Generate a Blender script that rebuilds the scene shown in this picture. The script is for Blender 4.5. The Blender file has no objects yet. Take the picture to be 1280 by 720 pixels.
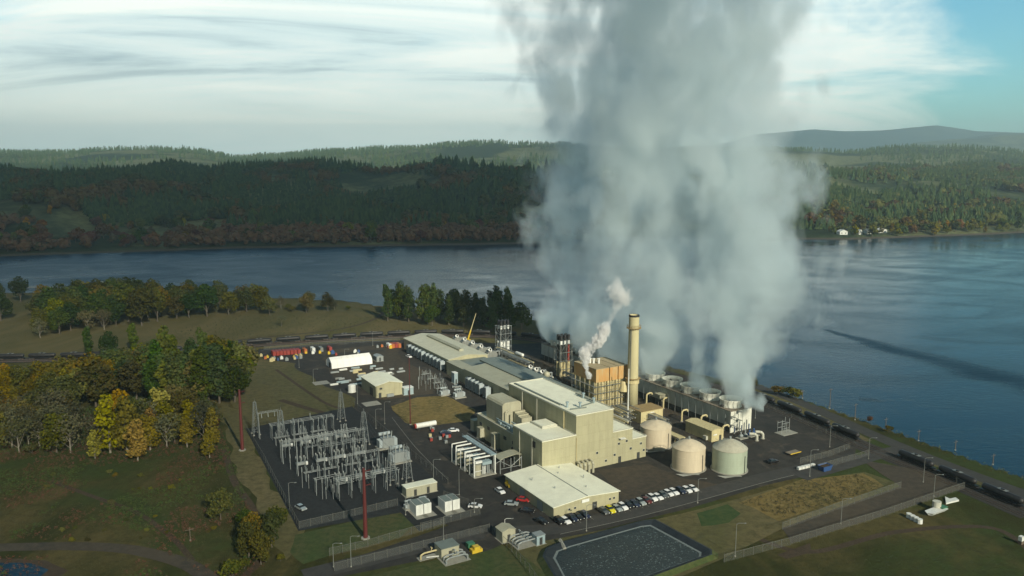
import bpy, math, random
import numpy as np
from mathutils import Vector, Matrix, noise as mnoise
random.seed(7); rng = np.random.default_rng(7)
C = bpy.context.scene
COL = C.collection
R = math.radians
# ------------------------------------------------------------------ survey
CAMH = 100.0; FPX = 1000.0; PIT = math.atan(155/1000.0)
SUN_EL = R(28); SUN_DIR = Vector((0.47*math.cos(SUN_EL), -0.883*math.cos(SUN_EL), math.sin(SUN_EL))).normalized()
def G(px, py, z=0.0):
    """ground point surveyed from the photograph (world metres)"""
    dx = (px-640)/FPX; dy = (360-py)/FPX
    c, s = math.cos(PIT), math.sin(PIT)
    Y = c+dy*s; Z = -s+dy*c
    t = (z-CAMH)/Z
    return (dx*t, Y*t)
def scr(x, y, z):
    c, s = math.cos(PIT), math.sin(PIT); zz = z-CAMH
    d = y*c-zz*s; u = y*s+zz*c
    return (640+FPX*x/d, 360-FPX*u/d)
c30, s30 = math.cos(R(30)), math.sin(R(30))
def W2L(x, y): return (x*c30+y*s30, -x*s30+y*c30)
def L2W(x, y): return (x*c30-y*s30, x*s30+y*c30)
def L(px, py, z=0.0): return W2L(*G(px, py, z))
def hgt(px, pyb, pyt):
    x, y = G(px, pyb); lo, hi = 0, 150
    for _ in range(40):
        m = (lo+hi)/2
        if scr(x, y, m)[1] > pyt: lo = m
        else: hi = m
    return lo
def lerp(a, b, t): return a+(b-a)*t
def sstep(a, b, x):
    t = min(1, max(0, (x-a)/(b-a))); return t*t*(3-2*t)

# ------------------------------------------------------------------ materials
def newmat(name):
    m = bpy.data.materials.new(name); m.use_nodes = True
    nt = m.node_tree; b = nt.nodes['Principled BSDF']; return m, nt, b
def N(nt, t, **kw):
    n = nt.nodes.new(t)
    for k, v in kw.items(): setattr(n, k, v)
    return n
def math_(nt, op, a, b=None, clamp=False):
    n = nt.nodes.new('ShaderNodeMath'); n.operation = op; n.use_clamp = clamp
    for i, v in enumerate((a, b)):
        if v is None: continue
        if isinstance(v, (int, float)): n.inputs[i].default_value = v
        else: nt.links.new(v, n.inputs[i])
    return n.outputs[0]
def ramp(nt, fac, stops, interp='LINEAR'):
    n = nt.nodes.new('ShaderNodeValToRGB'); n.color_ramp.interpolation = interp
    el = n.color_ramp.elements
    while len(el) < len(stops): el.new(0.5)
    for e, (p, c) in zip(el, stops):
        e.position = p; e.color = (*c, 1) if len(c) == 3 else c
    nt.links.new(fac, n.inputs[0]); return n.outputs[0]
def noise(nt, vec, scale, detail=4, rough=0.55, dist=0.0):
    n = nt.nodes.new('ShaderNodeTexNoise'); n.inputs['Scale'].default_value = scale
    n.inputs['Detail'].default_value = detail; n.inputs['Roughness'].default_value = rough
    n.inputs['Distortion'].default_value = dist
    if vec is not None: nt.links.new(vec, n.inputs['Vector'])
    return n.outputs['Fac']
def mixc(nt, f, a, b, mode='MIX'):
    n = nt.nodes.new('ShaderNodeMix'); n.data_type = 'RGBA'; n.blend_type = mode
    if isinstance(f, (int, float)): n.inputs[0].default_value = f
    else: nt.links.new(f, n.inputs[0])
    for i, v in ((6, a), (7, b)):
        if isinstance(v, tuple): n.inputs[i].default_value = (*v, 1)
        else: nt.links.new(v, n.inputs[i])
    return n.outputs[2]
def coords(nt, kind='Object', scale=(1, 1, 1), rot=0):
    t = nt.nodes.new('ShaderNodeTexCoord'); mp = nt.nodes.new('ShaderNodeMapping')
    mp.inputs['Scale'].default_value = scale; mp.inputs['Rotation'].default_value = (0, 0, rot)
    nt.links.new(t.outputs[kind], mp.inputs[0]); return mp.outputs[0]
def world_pos(nt, scale=(1, 1, 1), rot=0):
    g = nt.nodes.new('ShaderNodeNewGeometry'); mp = nt.nodes.new('ShaderNodeMapping')
    mp.inputs['Scale'].default_value = scale; mp.inputs['Rotation'].default_value = (0, 0, rot)
    nt.links.new(g.outputs['Position'], mp.inputs[0]); return mp.outputs[0]
def bump(nt, b, h, strength, dist):
    n = nt.nodes.new('ShaderNodeBump'); n.inputs['Strength'].default_value = strength; n.inputs['Distance'].default_value = dist
    nt.links.new(h, n.inputs['Height']); nt.links.new(n.outputs[0], b.inputs['Normal'])
MATS = {}
def paint(name, col, rough=0.6, metal=0.0, dirt=0.25, scale=0.6, streak=True, dirtcol=(0.09, 0.075, 0.055), rib=0):
    """painted / sheet material with weather streaks of its own"""
    if name in MATS: return MATS[name]
    m, nt, b = newmat(name)
    v = coords(nt, 'Object', (1, 1, 0.18) if streak else (1, 1, 1))
    n1 = noise(nt, v, scale*2.2, 6, 0.65); n2 = noise(nt, coords(nt, 'Object'), scale*0.35, 3)
    f = math_(nt, 'MULTIPLY', math_(nt, 'SUBTRACT', n1, 0.42, True), 3.2, True)
    f = math_(nt, 'MULTIPLY', f, dirt, True)
    base = mixc(nt, math_(nt, 'MULTIPLY', n2, 0.35), col, tuple(c*0.78 for c in col))
    c = mixc(nt, f, base, dirtcol)
    if rib:
        w = N(nt, 'ShaderNodeTexWave'); w.bands_direction = 'DIAGONAL' if rib < 0 else 'X'
        w.inputs['Scale'].default_value = abs(rib); nt.links.new(coords(nt, 'Object'), w.inputs[0])
        bump(nt, b, w.outputs['Fac'], 0.35, 0.06)
        c = mixc(nt, math_(nt, 'MULTIPLY', math_(nt, 'GREATER_THAN', w.outputs['Fac'], 0.86), 0.22), c, tuple(k*0.5 for k in col))
    if rib == 0.8:
        tq = N(nt, 'ShaderNodeTexCoord'); sq = N(nt, 'ShaderNodeSeparateXYZ'); nt.links.new(tq.outputs['Object'], sq.inputs[0])
        cq = N(nt, 'ShaderNodeCombineXYZ'); nt.links.new(math_(nt, 'ADD', sq.outputs[0], sq.outputs[1]), cq.inputs[0]); nt.links.new(sq.outputs[2], cq.inputs[1])
        br = N(nt, 'ShaderNodeTexBrick'); br.inputs['Scale'].default_value = 1.0; br.inputs['Brick Width'].default_value = 2.4; br.inputs['Row Height'].default_value = 3.1; br.inputs['Mortar Size'].default_value = 0.035; br.offset = 0.0
        br.inputs['Color1'].default_value = (1, 1, 1, 1); br.inputs['Color2'].default_value = (0.93, 0.935, 0.93, 1); br.inputs['Mortar'].default_value = (0.74, 0.74, 0.7, 1)
        nt.links.new(cq.outputs[0], br.inputs['Vector']); c = mixc(nt, 1.0, c, br.outputs['Color'], 'MULTIPLY')
    nt.links.new(c, b.inputs['Base Color']); b.inputs['Roughness'].default_value = rough; b.inputs['Metallic'].default_value = metal
    MATS[name] = m; return m
CREAM = paint('cream_cladding', (0.41, 0.39, 0.25), 0.6, 0, 0.22, 0.3, rib=0.8)
CREAM2 = paint('cream_cladding_pale', (0.42, 0.41, 0.30), 0.6, 0, 0.25, 0.3, rib=0.8)
WROOF = paint('white_roof', (0.80, 0.81, 0.66), 0.7, 0, 0.22, 0.12, False, (0.25, 0.25, 0.2))
GROOF = paint('grey_metal_roof', (0.34, 0.34, 0.25), 0.6, 0, 0.35, 0.15, False, (0.14, 0.15, 0.12), rib=0.6)
CROOF = paint('cream_metal_roof', (0.52, 0.52, 0.40), 0.6, 0, 0.3, 0.12, False, (0.22, 0.22, 0.17), rib=0.6)
TROOF = paint('teal_grey_roof', (0.16, 0.19, 0.17), 0.6, 0, 0.4, 0.2, False, (0.07, 0.09, 0.08))
BROOF = paint('brown_rusty_roof', (0.30, 0.22, 0.10), 0.8, 0, 0.5, 0.4, False, (0.14, 0.07, 0.03))
TRIM = paint('pale_trim', (0.5, 0.5, 0.42), 0.6, 0, 0.2)
WHITE = paint('white_paint', (0.72, 0.74, 0.70), 0.5, 0, 0.22)
TENTW = paint('white_tent_fabric', (0.8, 0.8, 0.78), 0.7, 0, 0.06, 0.2, False)
GALV = paint('galvanised_steel', (0.28, 0.31, 0.31), 0.5, 0.15, 0.2)
INSUL = paint('brown_insulator', (0.30, 0.33, 0.32), 0.4, 0, 0.1)
STEEL = paint('grey_steel', (0.22, 0.235, 0.22), 0.55, 0.2, 0.4)
DSTEEL = paint('dark_steel', (0.045, 0.05, 0.05), 0.6, 0.2, 0.3)
BLACK = paint('black_paint', (0.012, 0.013, 0.016), 0.55, 0, 0.2)
ORANGE = paint('rust_orange_casing', (0.46, 0.25, 0.08), 0.8, 0, 0.85, 0.35, True, (0.42, 0.36, 0.2))
YCREAM = paint('yellow_cream_paint', (0.56, 0.49, 0.27), 0.6, 0, 0.4, 0.5, True, (0.16, 0.12, 0.06))
CONC = paint('concrete', (0.30, 0.30, 0.26), 0.9, 0, 0.35, 0.3, False)
CHIM = paint('chimney_concrete', (0.47, 0.43, 0.25), 0.85, 0, 0.3, 0.12)
PINKT = paint('pinkish_cream_tank_paint', (0.60, 0.52, 0.38), 0.55, 0, 0.22, 0.25)
GREENT = paint('pale_green_tank_paint', (0.38, 0.44, 0.34), 0.55, 0, 0.25, 0.25)
TANKTOP = paint('tank_top_paint', (0.44, 0.43, 0.34), 0.6, 0, 0.35, 0.3, False)
REDBR = paint('red_brown_steel', (0.11, 0.018, 0.018), 0.6, 0.1, 0.2)
RED = paint('red_paint', (0.30, 0.035, 0.025), 0.6, 0, 0.3)
ORG = paint('orange_paint', (0.45, 0.13, 0.03), 0.6, 0, 0.3)
YEL = paint('yellow_paint', (0.60, 0.42, 0.03), 0.5, 0, 0.15)
BLUE = paint('blue_paint', (0.03, 0.08, 0.22), 0.5, 0, 0.15)
LBLUE = paint('light_blue_paint', (0.28, 0.37, 0.40), 0.5, 0, 0.2)
GREEN = paint('green_paint', (0.04, 0.16, 0.08), 0.5, 0, 0.2)
CTWALL = paint('cooling_tower_cladding', (0.42, 0.45, 0.42), 0.7, 0, 0.35, 0.3, rib=1.1)
CTEND = paint('white_cooling_tower_end', (0.68, 0.69, 0.60), 0.7, 0, 0.3, 0.4, rib=1.1)
DECK = paint('weathered_deck', (0.20, 0.17, 0.13), 0.85, 0, 0.4, 0.3, False)
BASEM = paint('dark_louvres', (0.05, 0.06, 0.06), 0.8, 0, 0.3)
WOODP = paint('weathered_wood', (0.14, 0.11, 0.08), 0.9, 0, 0.3)
RAILM = paint('rusty_rail', (0.16, 0.12, 0.10), 0.6, 0.3, 0.3)
def glass(name='dark_glass', col=(0.02, 0.028, 0.033)):
    m, nt, b = newmat(name); b.inputs['Base Color'].default_value = (*col, 1); b.inputs['Roughness'].default_value = 0.15
    MATS[name] = m; return m
GLASS = glass()

def ground_mat(name, c1, c2, c3, s1, s2, rough=0.95, bs=0.4, bscale=1.2, dots=None):
    m, nt, b = newmat(name); v = world_pos(nt, (1, 1, 1))
    v2 = world_pos(nt, (1, 0.45, 1), R(-12))
    a = noise(nt, v2, s1, 6, 0.62, 0.6); d = noise(nt, v, s2, 6, 0.7)
    c = mixc(nt, ramp(nt, a, [(0.36, (0, 0, 0)), (0.62, (1, 1, 1))]), c1, c2)
    c = mixc(nt, ramp(nt, d, [(0.42, (0, 0, 0)), (0.70, (1, 1, 1))]), c, c3)
    if dots:
        e = noise(nt, v, dots[0], 5, 0.6, 0.3)
        c = mixc(nt, ramp(nt, e, [(dots[1], (0, 0, 0)), (dots[1]+0.08, (1, 1, 1))]), c, dots[2])
    nt.links.new(c, b.inputs['Base Color']); b.inputs['Roughness'].default_value = rough
    b.inputs['Specular IOR Level'].default_value = 0.15
    bump(nt, b, noise(nt, v, bscale, 6, 0.75), bs, 0.5)
    return m
FIELD = ground_mat('field_ground', (0.040, 0.046, 0.017), (0.060, 0.053, 0.026), (0.028, 0.034, 0.014), 0.028, 0.35, bs=0.7, dots=(0.018, 0.56, (0.026, 0.048, 0.018)))
DRY = ground_mat('dry_grass_ground', (0.090, 0.090, 0.036), (0.14, 0.115, 0.055), (0.060, 0.058, 0.026), 0.03, 0.4, bs=0.6)
GOLD = ground_mat('golden_grass_ground', (0.17, 0.125, 0.042), (0.080, 0.072, 0.026), (0.25, 0.19, 0.075), 0.07, 0.55, bs=0.9)
LAWN = ground_mat('lawn_ground', (0.050, 0.078, 0.024), (0.085, 0.080, 0.035), (0.030, 0.050, 0.016), 0.05, 0.6, bs=0.5)
GREENP = ground_mat('bright_green_grass', (0.034, 0.064, 0.022), (0.07, 0.085, 0.03), (0.02, 0.05, 0.016), 0.06, 0.5)
ASPH = ground_mat('asphalt', (0.036, 0.036, 0.034), (0.050, 0.046, 0.040), (0.024, 0.024, 0.025), 0.05, 0.3, 0.9, 0.15, 3, dots=(0.11, 0.58, (0.070, 0.062, 0.050)))
ASPHB = ground_mat('brown_gravel_lot', (0.066, 0.055, 0.041), (0.044, 0.040, 0.034), (0.082, 0.069, 0.050), 0.05, 0.5, 0.95, 0.3, 3)
YARD = ground_mat('dark_crushed_stone', (0.026, 0.029, 0.032), (0.034, 0.037, 0.039), (0.020, 0.022, 0.024), 0.06, 0.7, 0.95, 0.4, 4)
ROADM = ground_mat('worn_road', (0.052, 0.052, 0.050), (0.062, 0.061, 0.057), (0.04, 0.04, 0.04), 0.06, 0.4, 0.9, 0.1, 3)
BALL = ground_mat('rail_ballast', (0.042, 0.040, 0.038), (0.055, 0.051, 0.047), (0.03, 0.03, 0.03), 0.1, 1.2, 0.95, 0.5, 5)
LINER = ground_mat('pond_liner', (0.018, 0.024, 0.030), (0.026, 0.032, 0.038), (0.014, 0.018, 0.022), 0.1, 0.4, 0.5, 0.2, 1)
SOIL = ground_mat('bare_soil', (0.060, 0.045, 0.030), (0.075, 0.055, 0.036), (0.04, 0.03, 0.022), 0.1, 0.8)
LINEP = paint('road_line_paint', (0.26, 0.26, 0.23), 0.8, 0, 0.5, 1.5, False)

def terrain_mat():
    m, nt, b = newmat('terrain'); g = N(nt, 'ShaderNodeNewGeometry'); sp = N(nt, 'ShaderNodeSeparateXYZ')
    nt.links.new(g.outputs['Position'], sp.inputs[0]); Y = sp.outputs[1]; X = sp.outputs[0]; Z = sp.outputs[2]
    v = world_pos(nt, (1, 1, 1)); v2 = world_pos(nt, (1, 0.4, 1), R(-10))
    a = noise(nt, v2, 0.02, 7, 0.62, 1.0); d = noise(nt, v, 0.30, 6, 0.75); e = noise(nt, v, 0.012, 5, 0.6, 0.8)
    c = mixc(nt, ramp(nt, a, [(0.42, (0, 0, 0)), (0.56, (1, 1, 1))]), (0.040, 0.046, 0.015), (0.105, 0.088, 0.036))
    c = mixc(nt, ramp(nt, e, [(0.50, (0, 0, 0)), (0.60, (1, 1, 1))]), c, (0.048, 0.068, 0.022))
    c = mixc(nt, math_(nt, 'MULTIPLY', ramp(nt, d, [(0.45, (0, 0, 0)), (0.68, (1, 1, 1))]), 0.65), c, (0.034, 0.032, 0.014))
    # farther dry meadow behind the works
    f1 = ramp(nt, math_(nt, 'DIVIDE', math_(nt, 'SUBTRACT', math_(nt, 'ADD', Y, math_(nt, 'MULTIPLY', a, 60)), 400), 60), [(0, (0, 0, 0)), (1, (1, 1, 1))])
    dry = mixc(nt, ramp(nt, a, [(0.4, (0, 0, 0)), (0.6, (1, 1, 1))]), (0.098, 0.092, 0.040), (0.15, 0.125, 0.062))
    c = mixc(nt, math_(nt, 'MULTIPLY', f1, 0.85), c, dry)
    # hills across the river: fields, clearings and forest floor
    f2 = math_(nt, 'GREATER_THAN', Y, 860)
    n3 = noise(nt, v, 0.0022, 6, 0.62, 0.5); n4 = noise(nt, v, 0.05, 5, 0.7)
    hill = mixc(nt, ramp(nt, n3, [(0.46, (0, 0, 0)), (0.56, (1, 1, 1))], 'EASE'), (0.035, 0.055, 0.028), (0.16, 0.175, 0.085))
    hill = mixc(nt, math_(nt, 'MULTIPLY', ramp(nt, n4, [(0.4, (0, 0, 0)), (0.6, (1, 1, 1))]), 0.5), hill, (0.016, 0.026, 0.014))
    c = mixc(nt, f2, c, hill)
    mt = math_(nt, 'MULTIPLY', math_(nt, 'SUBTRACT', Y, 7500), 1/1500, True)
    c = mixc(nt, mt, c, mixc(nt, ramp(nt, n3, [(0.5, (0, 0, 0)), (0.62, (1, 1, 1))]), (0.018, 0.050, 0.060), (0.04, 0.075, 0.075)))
    # beach
    bz = math_(nt, 'LESS_THAN', Z, -0.9)
    c = mixc(nt, bz, c, (0.085, 0.078, 0.062))
    nt.links.new(c, b.inputs['Base Color']); b.inputs['Roughness'].default_value = 1; b.inputs['Specular IOR Level'].default_value = 0.05
    bump(nt, b, noise(nt, v, 0.9, 6, 0.8), 0.7, 0.8)
    return m
TERR = terrain_mat()

def foliage(name, cols, var=0.35, transl=0.25):
    m, nt, b = newmat(name)
    g = N(nt, 'ShaderNodeNewGeometry'); oi = N(nt, 'ShaderNodeObjectInfo')
    r = math_(nt, 'ADD', math_(nt, 'MULTIPLY', g.outputs['Random Per Island'], 0.55), math_(nt, 'MULTIPLY', oi.outputs['Random'], 0.45))
    n = len(cols); c = ramp(nt, r, [((i+0.5)/n, col) for i, col in enumerate(cols)])
    hs = N(nt, 'ShaderNodeHueSaturation'); nt.links.new(c, hs.inputs['Color'])
    if var > 0.1:
        r2_ = math_(nt, 'FRACT', math_(nt, 'MULTIPLY', oi.outputs['Random'], 7.31)); r3_ = math_(nt, 'FRACT', math_(nt, 'MULTIPLY', oi.outputs['Random'], 23.7))
        nt.links.new(math_(nt, 'ADD', math_(nt, 'MULTIPLY', r2_, 0.07), 0.465), hs.inputs['Hue']); nt.links.new(math_(nt, 'ADD', math_(nt, 'MULTIPLY', r3_, 0.4), 0.90), hs.inputs['Saturation'])
    nt.links.new(math_(nt, 'ADD', math_(nt, 'MULTIPLY', oi.outputs['Random'], var*1.7), 1-var*0.85), hs.inputs['Value'])
    nt.links.new(hs.outputs[0], b.inputs['Base Color']); b.inputs['Roughness'].default_value = 0.8
    b.inputs['Specular IOR Level'].default_value = 0.1
    tr = N(nt, 'ShaderNodeBsdfTranslucent'); nt.links.new(hs.outputs[0], tr.inputs[0])
    mx = N(nt, 'ShaderNodeMixShader'); mx.inputs[0].default_value = transl
    nt.links.new(b.outputs[0], mx.inputs[1]); nt.links.new(tr.outputs[0], mx.inputs[2])
    nt.links.new(mx.outputs[0], nt.nodes['Material Output'].inputs[0]); return m
F_DARK = foliage('dark_green_leaves', [(0.028, 0.048, 0.014), (0.048, 0.072, 0.020), (0.078, 0.092, 0.026)])
F_OLIVE = foliage('olive_leaves', [(0.050, 0.060, 0.016), (0.092, 0.092, 0.025), (0.13, 0.110, 0.032)])
F_GREEN = foliage('mid_green_leaves', [(0.042, 0.068, 0.018), (0.070, 0.102, 0.026), (0.100, 0.122, 0.034)])
F_YEL = foliage('yellow_autumn_leaves', [(0.12, 0.10, 0.016), (0.21, 0.16, 0.020), (0.30, 0.22, 0.028)])
F_ORG = foliage('orange_brown_leaves', [(0.075, 0.045, 0.016), (0.125, 0.070, 0.020), (0.17, 0.11, 0.028)])
F_PALE = foliage('pale_grey_green_leaves', [(0.060, 0.064, 0.036), (0.095, 0.095, 0.052), (0.11, 0.10, 0.05)])
F_BARE = foliage('reddish_bare_twigs', [(0.085, 0.045, 0.032), (0.13, 0.068, 0.046), (0.12, 0.085, 0.055)])
F_RUST = foliage('muted_rust_leaves', [(0.07, 0.045, 0.02), (0.11, 0.065, 0.022), (0.13, 0.10, 0.03)], 0.0)
F_YG = foliage('yellow_green_leaves', [(0.060, 0.068, 0.016), (0.105, 0.105, 0.022), (0.16, 0.135, 0.026)])
F_CON = foliage('dark_needles', [(0.010, 0.022, 0.012), (0.018, 0.034, 0.016), (0.028, 0.046, 0.018)], 0.3, 0.08)
F_FAR = foliage('forest_canopy', [(0.018, 0.042, 0.022), (0.034, 0.070, 0.030), (0.056, 0.094, 0.036), (0.095, 0.115, 0.036)], 0.0, 0.05)
F_FARR = foliage('sunlit_forest_canopy', [(0.024, 0.052, 0.026), (0.048, 0.090, 0.034), (0.080, 0.120, 0.042), (0.14, 0.145, 0.042)], 0.0, 0.05)  # lighter copy of forest_canopy, sunlight put into the leaf colours
BARK = paint('bark', (0.10, 0.085, 0.065), 0.95, 0, 0.4)
PBARK = paint('pale_bark', (0.22, 0.20, 0.16), 0.95, 0, 0.3)

# ------------------------------------------------------------------ mesh builder
class MB:
    def __init__(s): s.v = []; s.f = []
    def add(s, vs, fs):
        o = len(s.v); s.v += [tuple(p) for p in vs]; s.f += [tuple(i+o for i in f) for f in fs]; return s
    def box(s, x0, x1, y0, y1, z0, z1):
        return s.add([(x0,y0,z0),(x1,y0,z0),(x1,y1,z0),(x0,y1,z0),(x0,y0,z1),(x1,y0,z1),(x1,y1,z1),(x0,y1,z1)],
                     [(0,3,2,1),(4,5,6,7),(0,1,5,4),(1,2,6,5),(2,3,7,6),(3,0,4,7)])
    def bbox(s, cx, cy, cz, sx, sy, sz): return s.box(cx-sx/2, cx+sx/2, cy-sy/2, cy+sy/2, cz-sz/2, cz+sz/2)
    def bar(s, p, q, r, n=4, r2=None, caps=True):
        p, q = Vector(p), Vector(q); d = (q-p)
        if d.length < 1e-6: return s
        d.normalize(); u = d.orthogonal().normalized(); w = d.cross(u); r2 = r if r2 is None else r2; vs = []
        for c, rr in ((p, r), (q, r2)):
            for i in range(n):
                a = 2*math.pi*(i+0.5)/n; vs.append(c+(u*math.cos(a)+w*math.sin(a))*rr)
        fs = [(i, (i+1) % n, n+(i+1) % n, n+i) for i in range(n)]
        if caps: fs += [tuple(range(n))[::-1], tuple(range(n, 2*n))]
        return s.add(vs, fs)
    def tube(s, pts, r, n=6):
        for a, b in zip(pts, pts[1:]): s.bar(a, b, r, n)
        return s
    def lathe(s, cx, cy, prof, n=24, cap0=False, cap1=False):
        vs = []; fs = []
        for r, z in prof:
            for i in range(n):
                a = 2*math.pi*i/n; vs.append((cx+r*math.cos(a), cy+r*math.sin(a), z))
        for k in range(len(prof)-1):
            for i in range(n):
                j = (i+1) % n; fs.append((k*n+i, k*n+j, (k+1)*n+j, (k+1)*n+i))
        if cap0: fs.append(tuple(range(n))[::-1])
        if cap1: fs.append(tuple(range((len(prof)-1)*n, len(prof)*n)))
        return s.add(vs, fs)
    def cyl(s, cx, cy, z0, z1, r, n=16, r2=None): return s.lathe(cx, cy, [(r, z0), (r if r2 is None else r2, z1)], n, True, True)
    def prism(s, poly, z0, z1):
        a = sum(p[0]*q[1]-q[0]*p[1] for p, q in zip(poly, poly[1:]+poly[:1]))
        if a < 0: poly = poly[::-1]
        n = len(poly)
        vs = [(x, y, z0) for x, y in poly]+[(x, y, z1) for x, y in poly]
        return s.add(vs, [tuple(range(n))[::-1], tuple(range(n, 2*n))]+[(i, (i+1) % n, n+(i+1) % n, n+i) for i in range(n)])
    def gable_body(s, x0, x1, y0, y1, z0, ze, zr):   # ridge along y
        xm = (x0+x1)/2
        return s.add([(x0,y0,z0),(x1,y0,z0),(x1,y0,ze),(xm,y0,zr),(x0,y0,ze),(x0,y1,z0),(x1,y1,z0),(x1,y1,ze),(xm,y1,zr),(x0,y1,ze)],
                     [(0,1,2,3,4),(9,8,7,6,5),(0,4,9,5),(1,6,7,2),(0,5,6,1),(4,3,8,9),(3,2,7,8)])
    def gable_roof(s, x0, x1, y0, y1, ze, zr, t=0.18, o=0.35):
        xm = (x0+x1)/2; k = (zr-ze)/(xm-x0)*o; y0 -= o; y1 += o
        a = [(x0-o, ze-k), (xm, zr), (x1+o, ze-k)]
        vs = []
        for y in (y0, y1):
            for x, z in a: vs.append((x, y, z+0.02))
            for x, z in a: vs.append((x, y, z+t))
        return s.add(vs, [(3,4,10,9),(4,5,11,10),(0,6,7,1),(1,7,8,2),(0,1,4,3),(1,2,5,4),(6,9,10,7),(7,10,11,8),(0,3,9,6),(2,8,11,5)])
    def build(s, name, mat, parent=None, label=None, smooth=False, kind=None, base=None):
        me = bpy.data.meshes.new(name)
        b = base or (parent.get('_b') if parent is not None else None)
        v = s.v
        if parent is not None and '_b' in BASES.get(parent.name, {}): pass
        bb = BASES.get(parent.name if parent is not None else '', None)
        if base is not None: bb = base
        if bb is not None: v = [(x-bb[0], y-bb[1], z-bb[2]) for x, y, z in v]
        me.from_pydata(v, [], s.f); me.update()
        if smooth: me.polygons.foreach_set('use_smooth', [True]*len(me.polygons))
        me.materials.append(mat)
        o = bpy.data.objects.new(name, me); COL.objects.link(o)
        if parent is not None: o.parent = parent
        if parent is not None and parent.type == 'MESH': pass
        if label: o['label'] = label
        if kind: o['kind'] = kind
        return o
BASES = {}
def thing(name, label, cat, loc=(0, 0, 0), group=None, rot=30, local=True):
    """Empty at the base of a thing. loc in plant grid metres (turned 30 degrees) when local."""
    o = bpy.data.objects.new(name, None); COL.objects.link(o)
    z = loc[2] if len(loc) > 2 else 0
    x, y = L2W(loc[0], loc[1]) if local else (loc[0], loc[1])
    o.location = (x, y, z); o.rotation_euler = (0, 0, R(rot)); o.empty_display_size = 0.5
    BASES[o.name] = (loc[0], loc[1], z)
    o['label'] = label; o['category'] = cat
    if group: o['group'] = group
    return o
def sub(mb, name, mat, parent, smooth=False, label=None):
    """sub-part: parent is a mesh part whose frame is its thing's"""
    BASES.setdefault(parent.name, BASES[parent.parent.name]) if parent.type == 'MESH' else None
    return mb.build(name, mat, parent, label, smooth)
def kids(o): return [c for c in CH.get(o.name, [])]
CH = {}
def index_children():
    CH.clear()
    for o in COL.objects:
        if o.parent: CH.setdefault(o.parent.name, []).append(o)
def dup(root, loc, rotz, label=None, group=None, scale=None, mats=None):
    def cp(o, par):
        c = o.copy(); COL.objects.link(c); c.parent = par
        if mats and o.type == 'MESH' and o.data.materials and o.data.materials[0].name in mats:
            c.material_slots[0].link = 'OBJECT'; c.material_slots[0].material = mats[o.data.materials[0].name]
        for k in TREE[o.name]: cp_child(k, c)
        return c
    def cp_child(k, par): cp(k, par)
    r = cp(root, None); r.location = loc; r.rotation_euler = (0, 0, rotz)
    if scale: r.scale = scale if not isinstance(scale, (int, float)) else (scale,)*3
    if label: r['label'] = label
    if group: r['group'] = group
    return r
class _Tree(dict):
    def __missing__(s, k): return []
TREE = _Tree()
def register(root):
    index_children()
    def rec(o):
        TREE[o.name] = list(CH.get(o.name, []))
        for c in TREE[o.name]: rec(c)
    rec(root); return root
class Proto:
    """first use moves the prototype itself, later uses copy it"""
    def __init__(s, root): s.r = register(root); s.used = False
    def put(s, x, y, z=0, rot=0, label=None, group=None, scale=None, mats=None, local=True):
        if local: wx, wy = L2W(x, y); rz = R(30)+rot
        else: wx, wy = x, y; rz = rot
        if not s.used and not mats:
            s.used = True; o = s.r; o.location = (wx, wy, z); o.rotation_euler = (0, 0, rz)
            if scale: o.scale = scale if not isinstance(scale, (int, float)) else (scale,)*3
            if label: o['label'] = label
            if group: o['group'] = group
            return o
        return dup(s.r, (wx, wy, z), rz, label, group, scale, mats)
    def finish(s):
        if not s.used:
            def rm(o):
                for c in TREE[o.name]: rm(c)
                bpy.data.objects.remove(o)
            rm(s.r)
def solo(mb, name, mat, label, cat, loc, group=None, rot=30, smooth=False):
    """a thing that is one mesh; coordinates in the plant grid"""
    o = mb.build(name, mat, None, label, smooth, base=(loc[0], loc[1], loc[2] if len(loc) > 2 else 0))
    x, y = L2W(loc[0], loc[1]); o.location = (x, y, loc[2] if len(loc) > 2 else 0); o.rotation_euler = (0, 0, R(rot))
    o['category'] = cat
    if group: o['group'] = group
    return o
ORD = ['first', 'second', 'third', 'fourth', 'fifth', 'sixth', 'seventh', 'eighth', 'ninth', 'tenth', 'eleventh', 'twelfth']

# ------------------------------------------------------------------ camera, world, sun
cam = bpy.data.cameras.new('camera'); co = bpy.data.objects.new('camera', cam); COL.objects.link(co); C.camera = co
cam.sensor_width = 36; cam.lens = 36*FPX/1280; cam.clip_end = 60000; cam.clip_start = 1
co.location = (0, 0, CAMH); co.rotation_euler = (R(90)-PIT, 0, 0)
sl = bpy.data.lights.new('sun', 'SUN'); so = bpy.data.objects.new('sun', sl); COL.objects.link(so)
sl.energy = 5.0; sl.angle = R(0.6); sl.color = (1.0, 0.92, 0.73)
so.rotation_euler = SUN_DIR.to_track_quat('Z', 'Y').to_euler(); so.location = (300, -600, 500)
w = bpy.data.worlds.new('World'); C.world = w; w.use_nodes = True; nt = w.node_tree
bg = nt.nodes['Background']; sky = N(nt, 'ShaderNodeTexSky'); sky.sky_type = 'NISHITA'; sky.sun_disc = False
sky.sun_elevation = SUN_EL; sky.sun_rotation = math.atan2(SUN_DIR.x, SUN_DIR.y); sky.air_density = 1.0; sky.dust_density = 0.6; sky.ozone_density = 2.0
tc = N(nt, 'ShaderNodeTexCoord'); sp = N(nt, 'ShaderNodeSeparateXYZ'); nt.links.new(tc.outputs['Generated'], sp.inputs[0])
zc = math_(nt, 'ADD', math_(nt, 'MAXIMUM', sp.outputs[2], 0.0), 0.12)
cx_ = math_(nt, 'DIVIDE', sp.outputs[0], zc); cy_ = math_(nt, 'DIVIDE', sp.outputs[1], zc)
cb = N(nt, 'ShaderNodeCombineXYZ'); nt.links.new(cx_, cb.inputs[0]); nt.links.new(cy_, cb.inputs[1])
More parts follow.
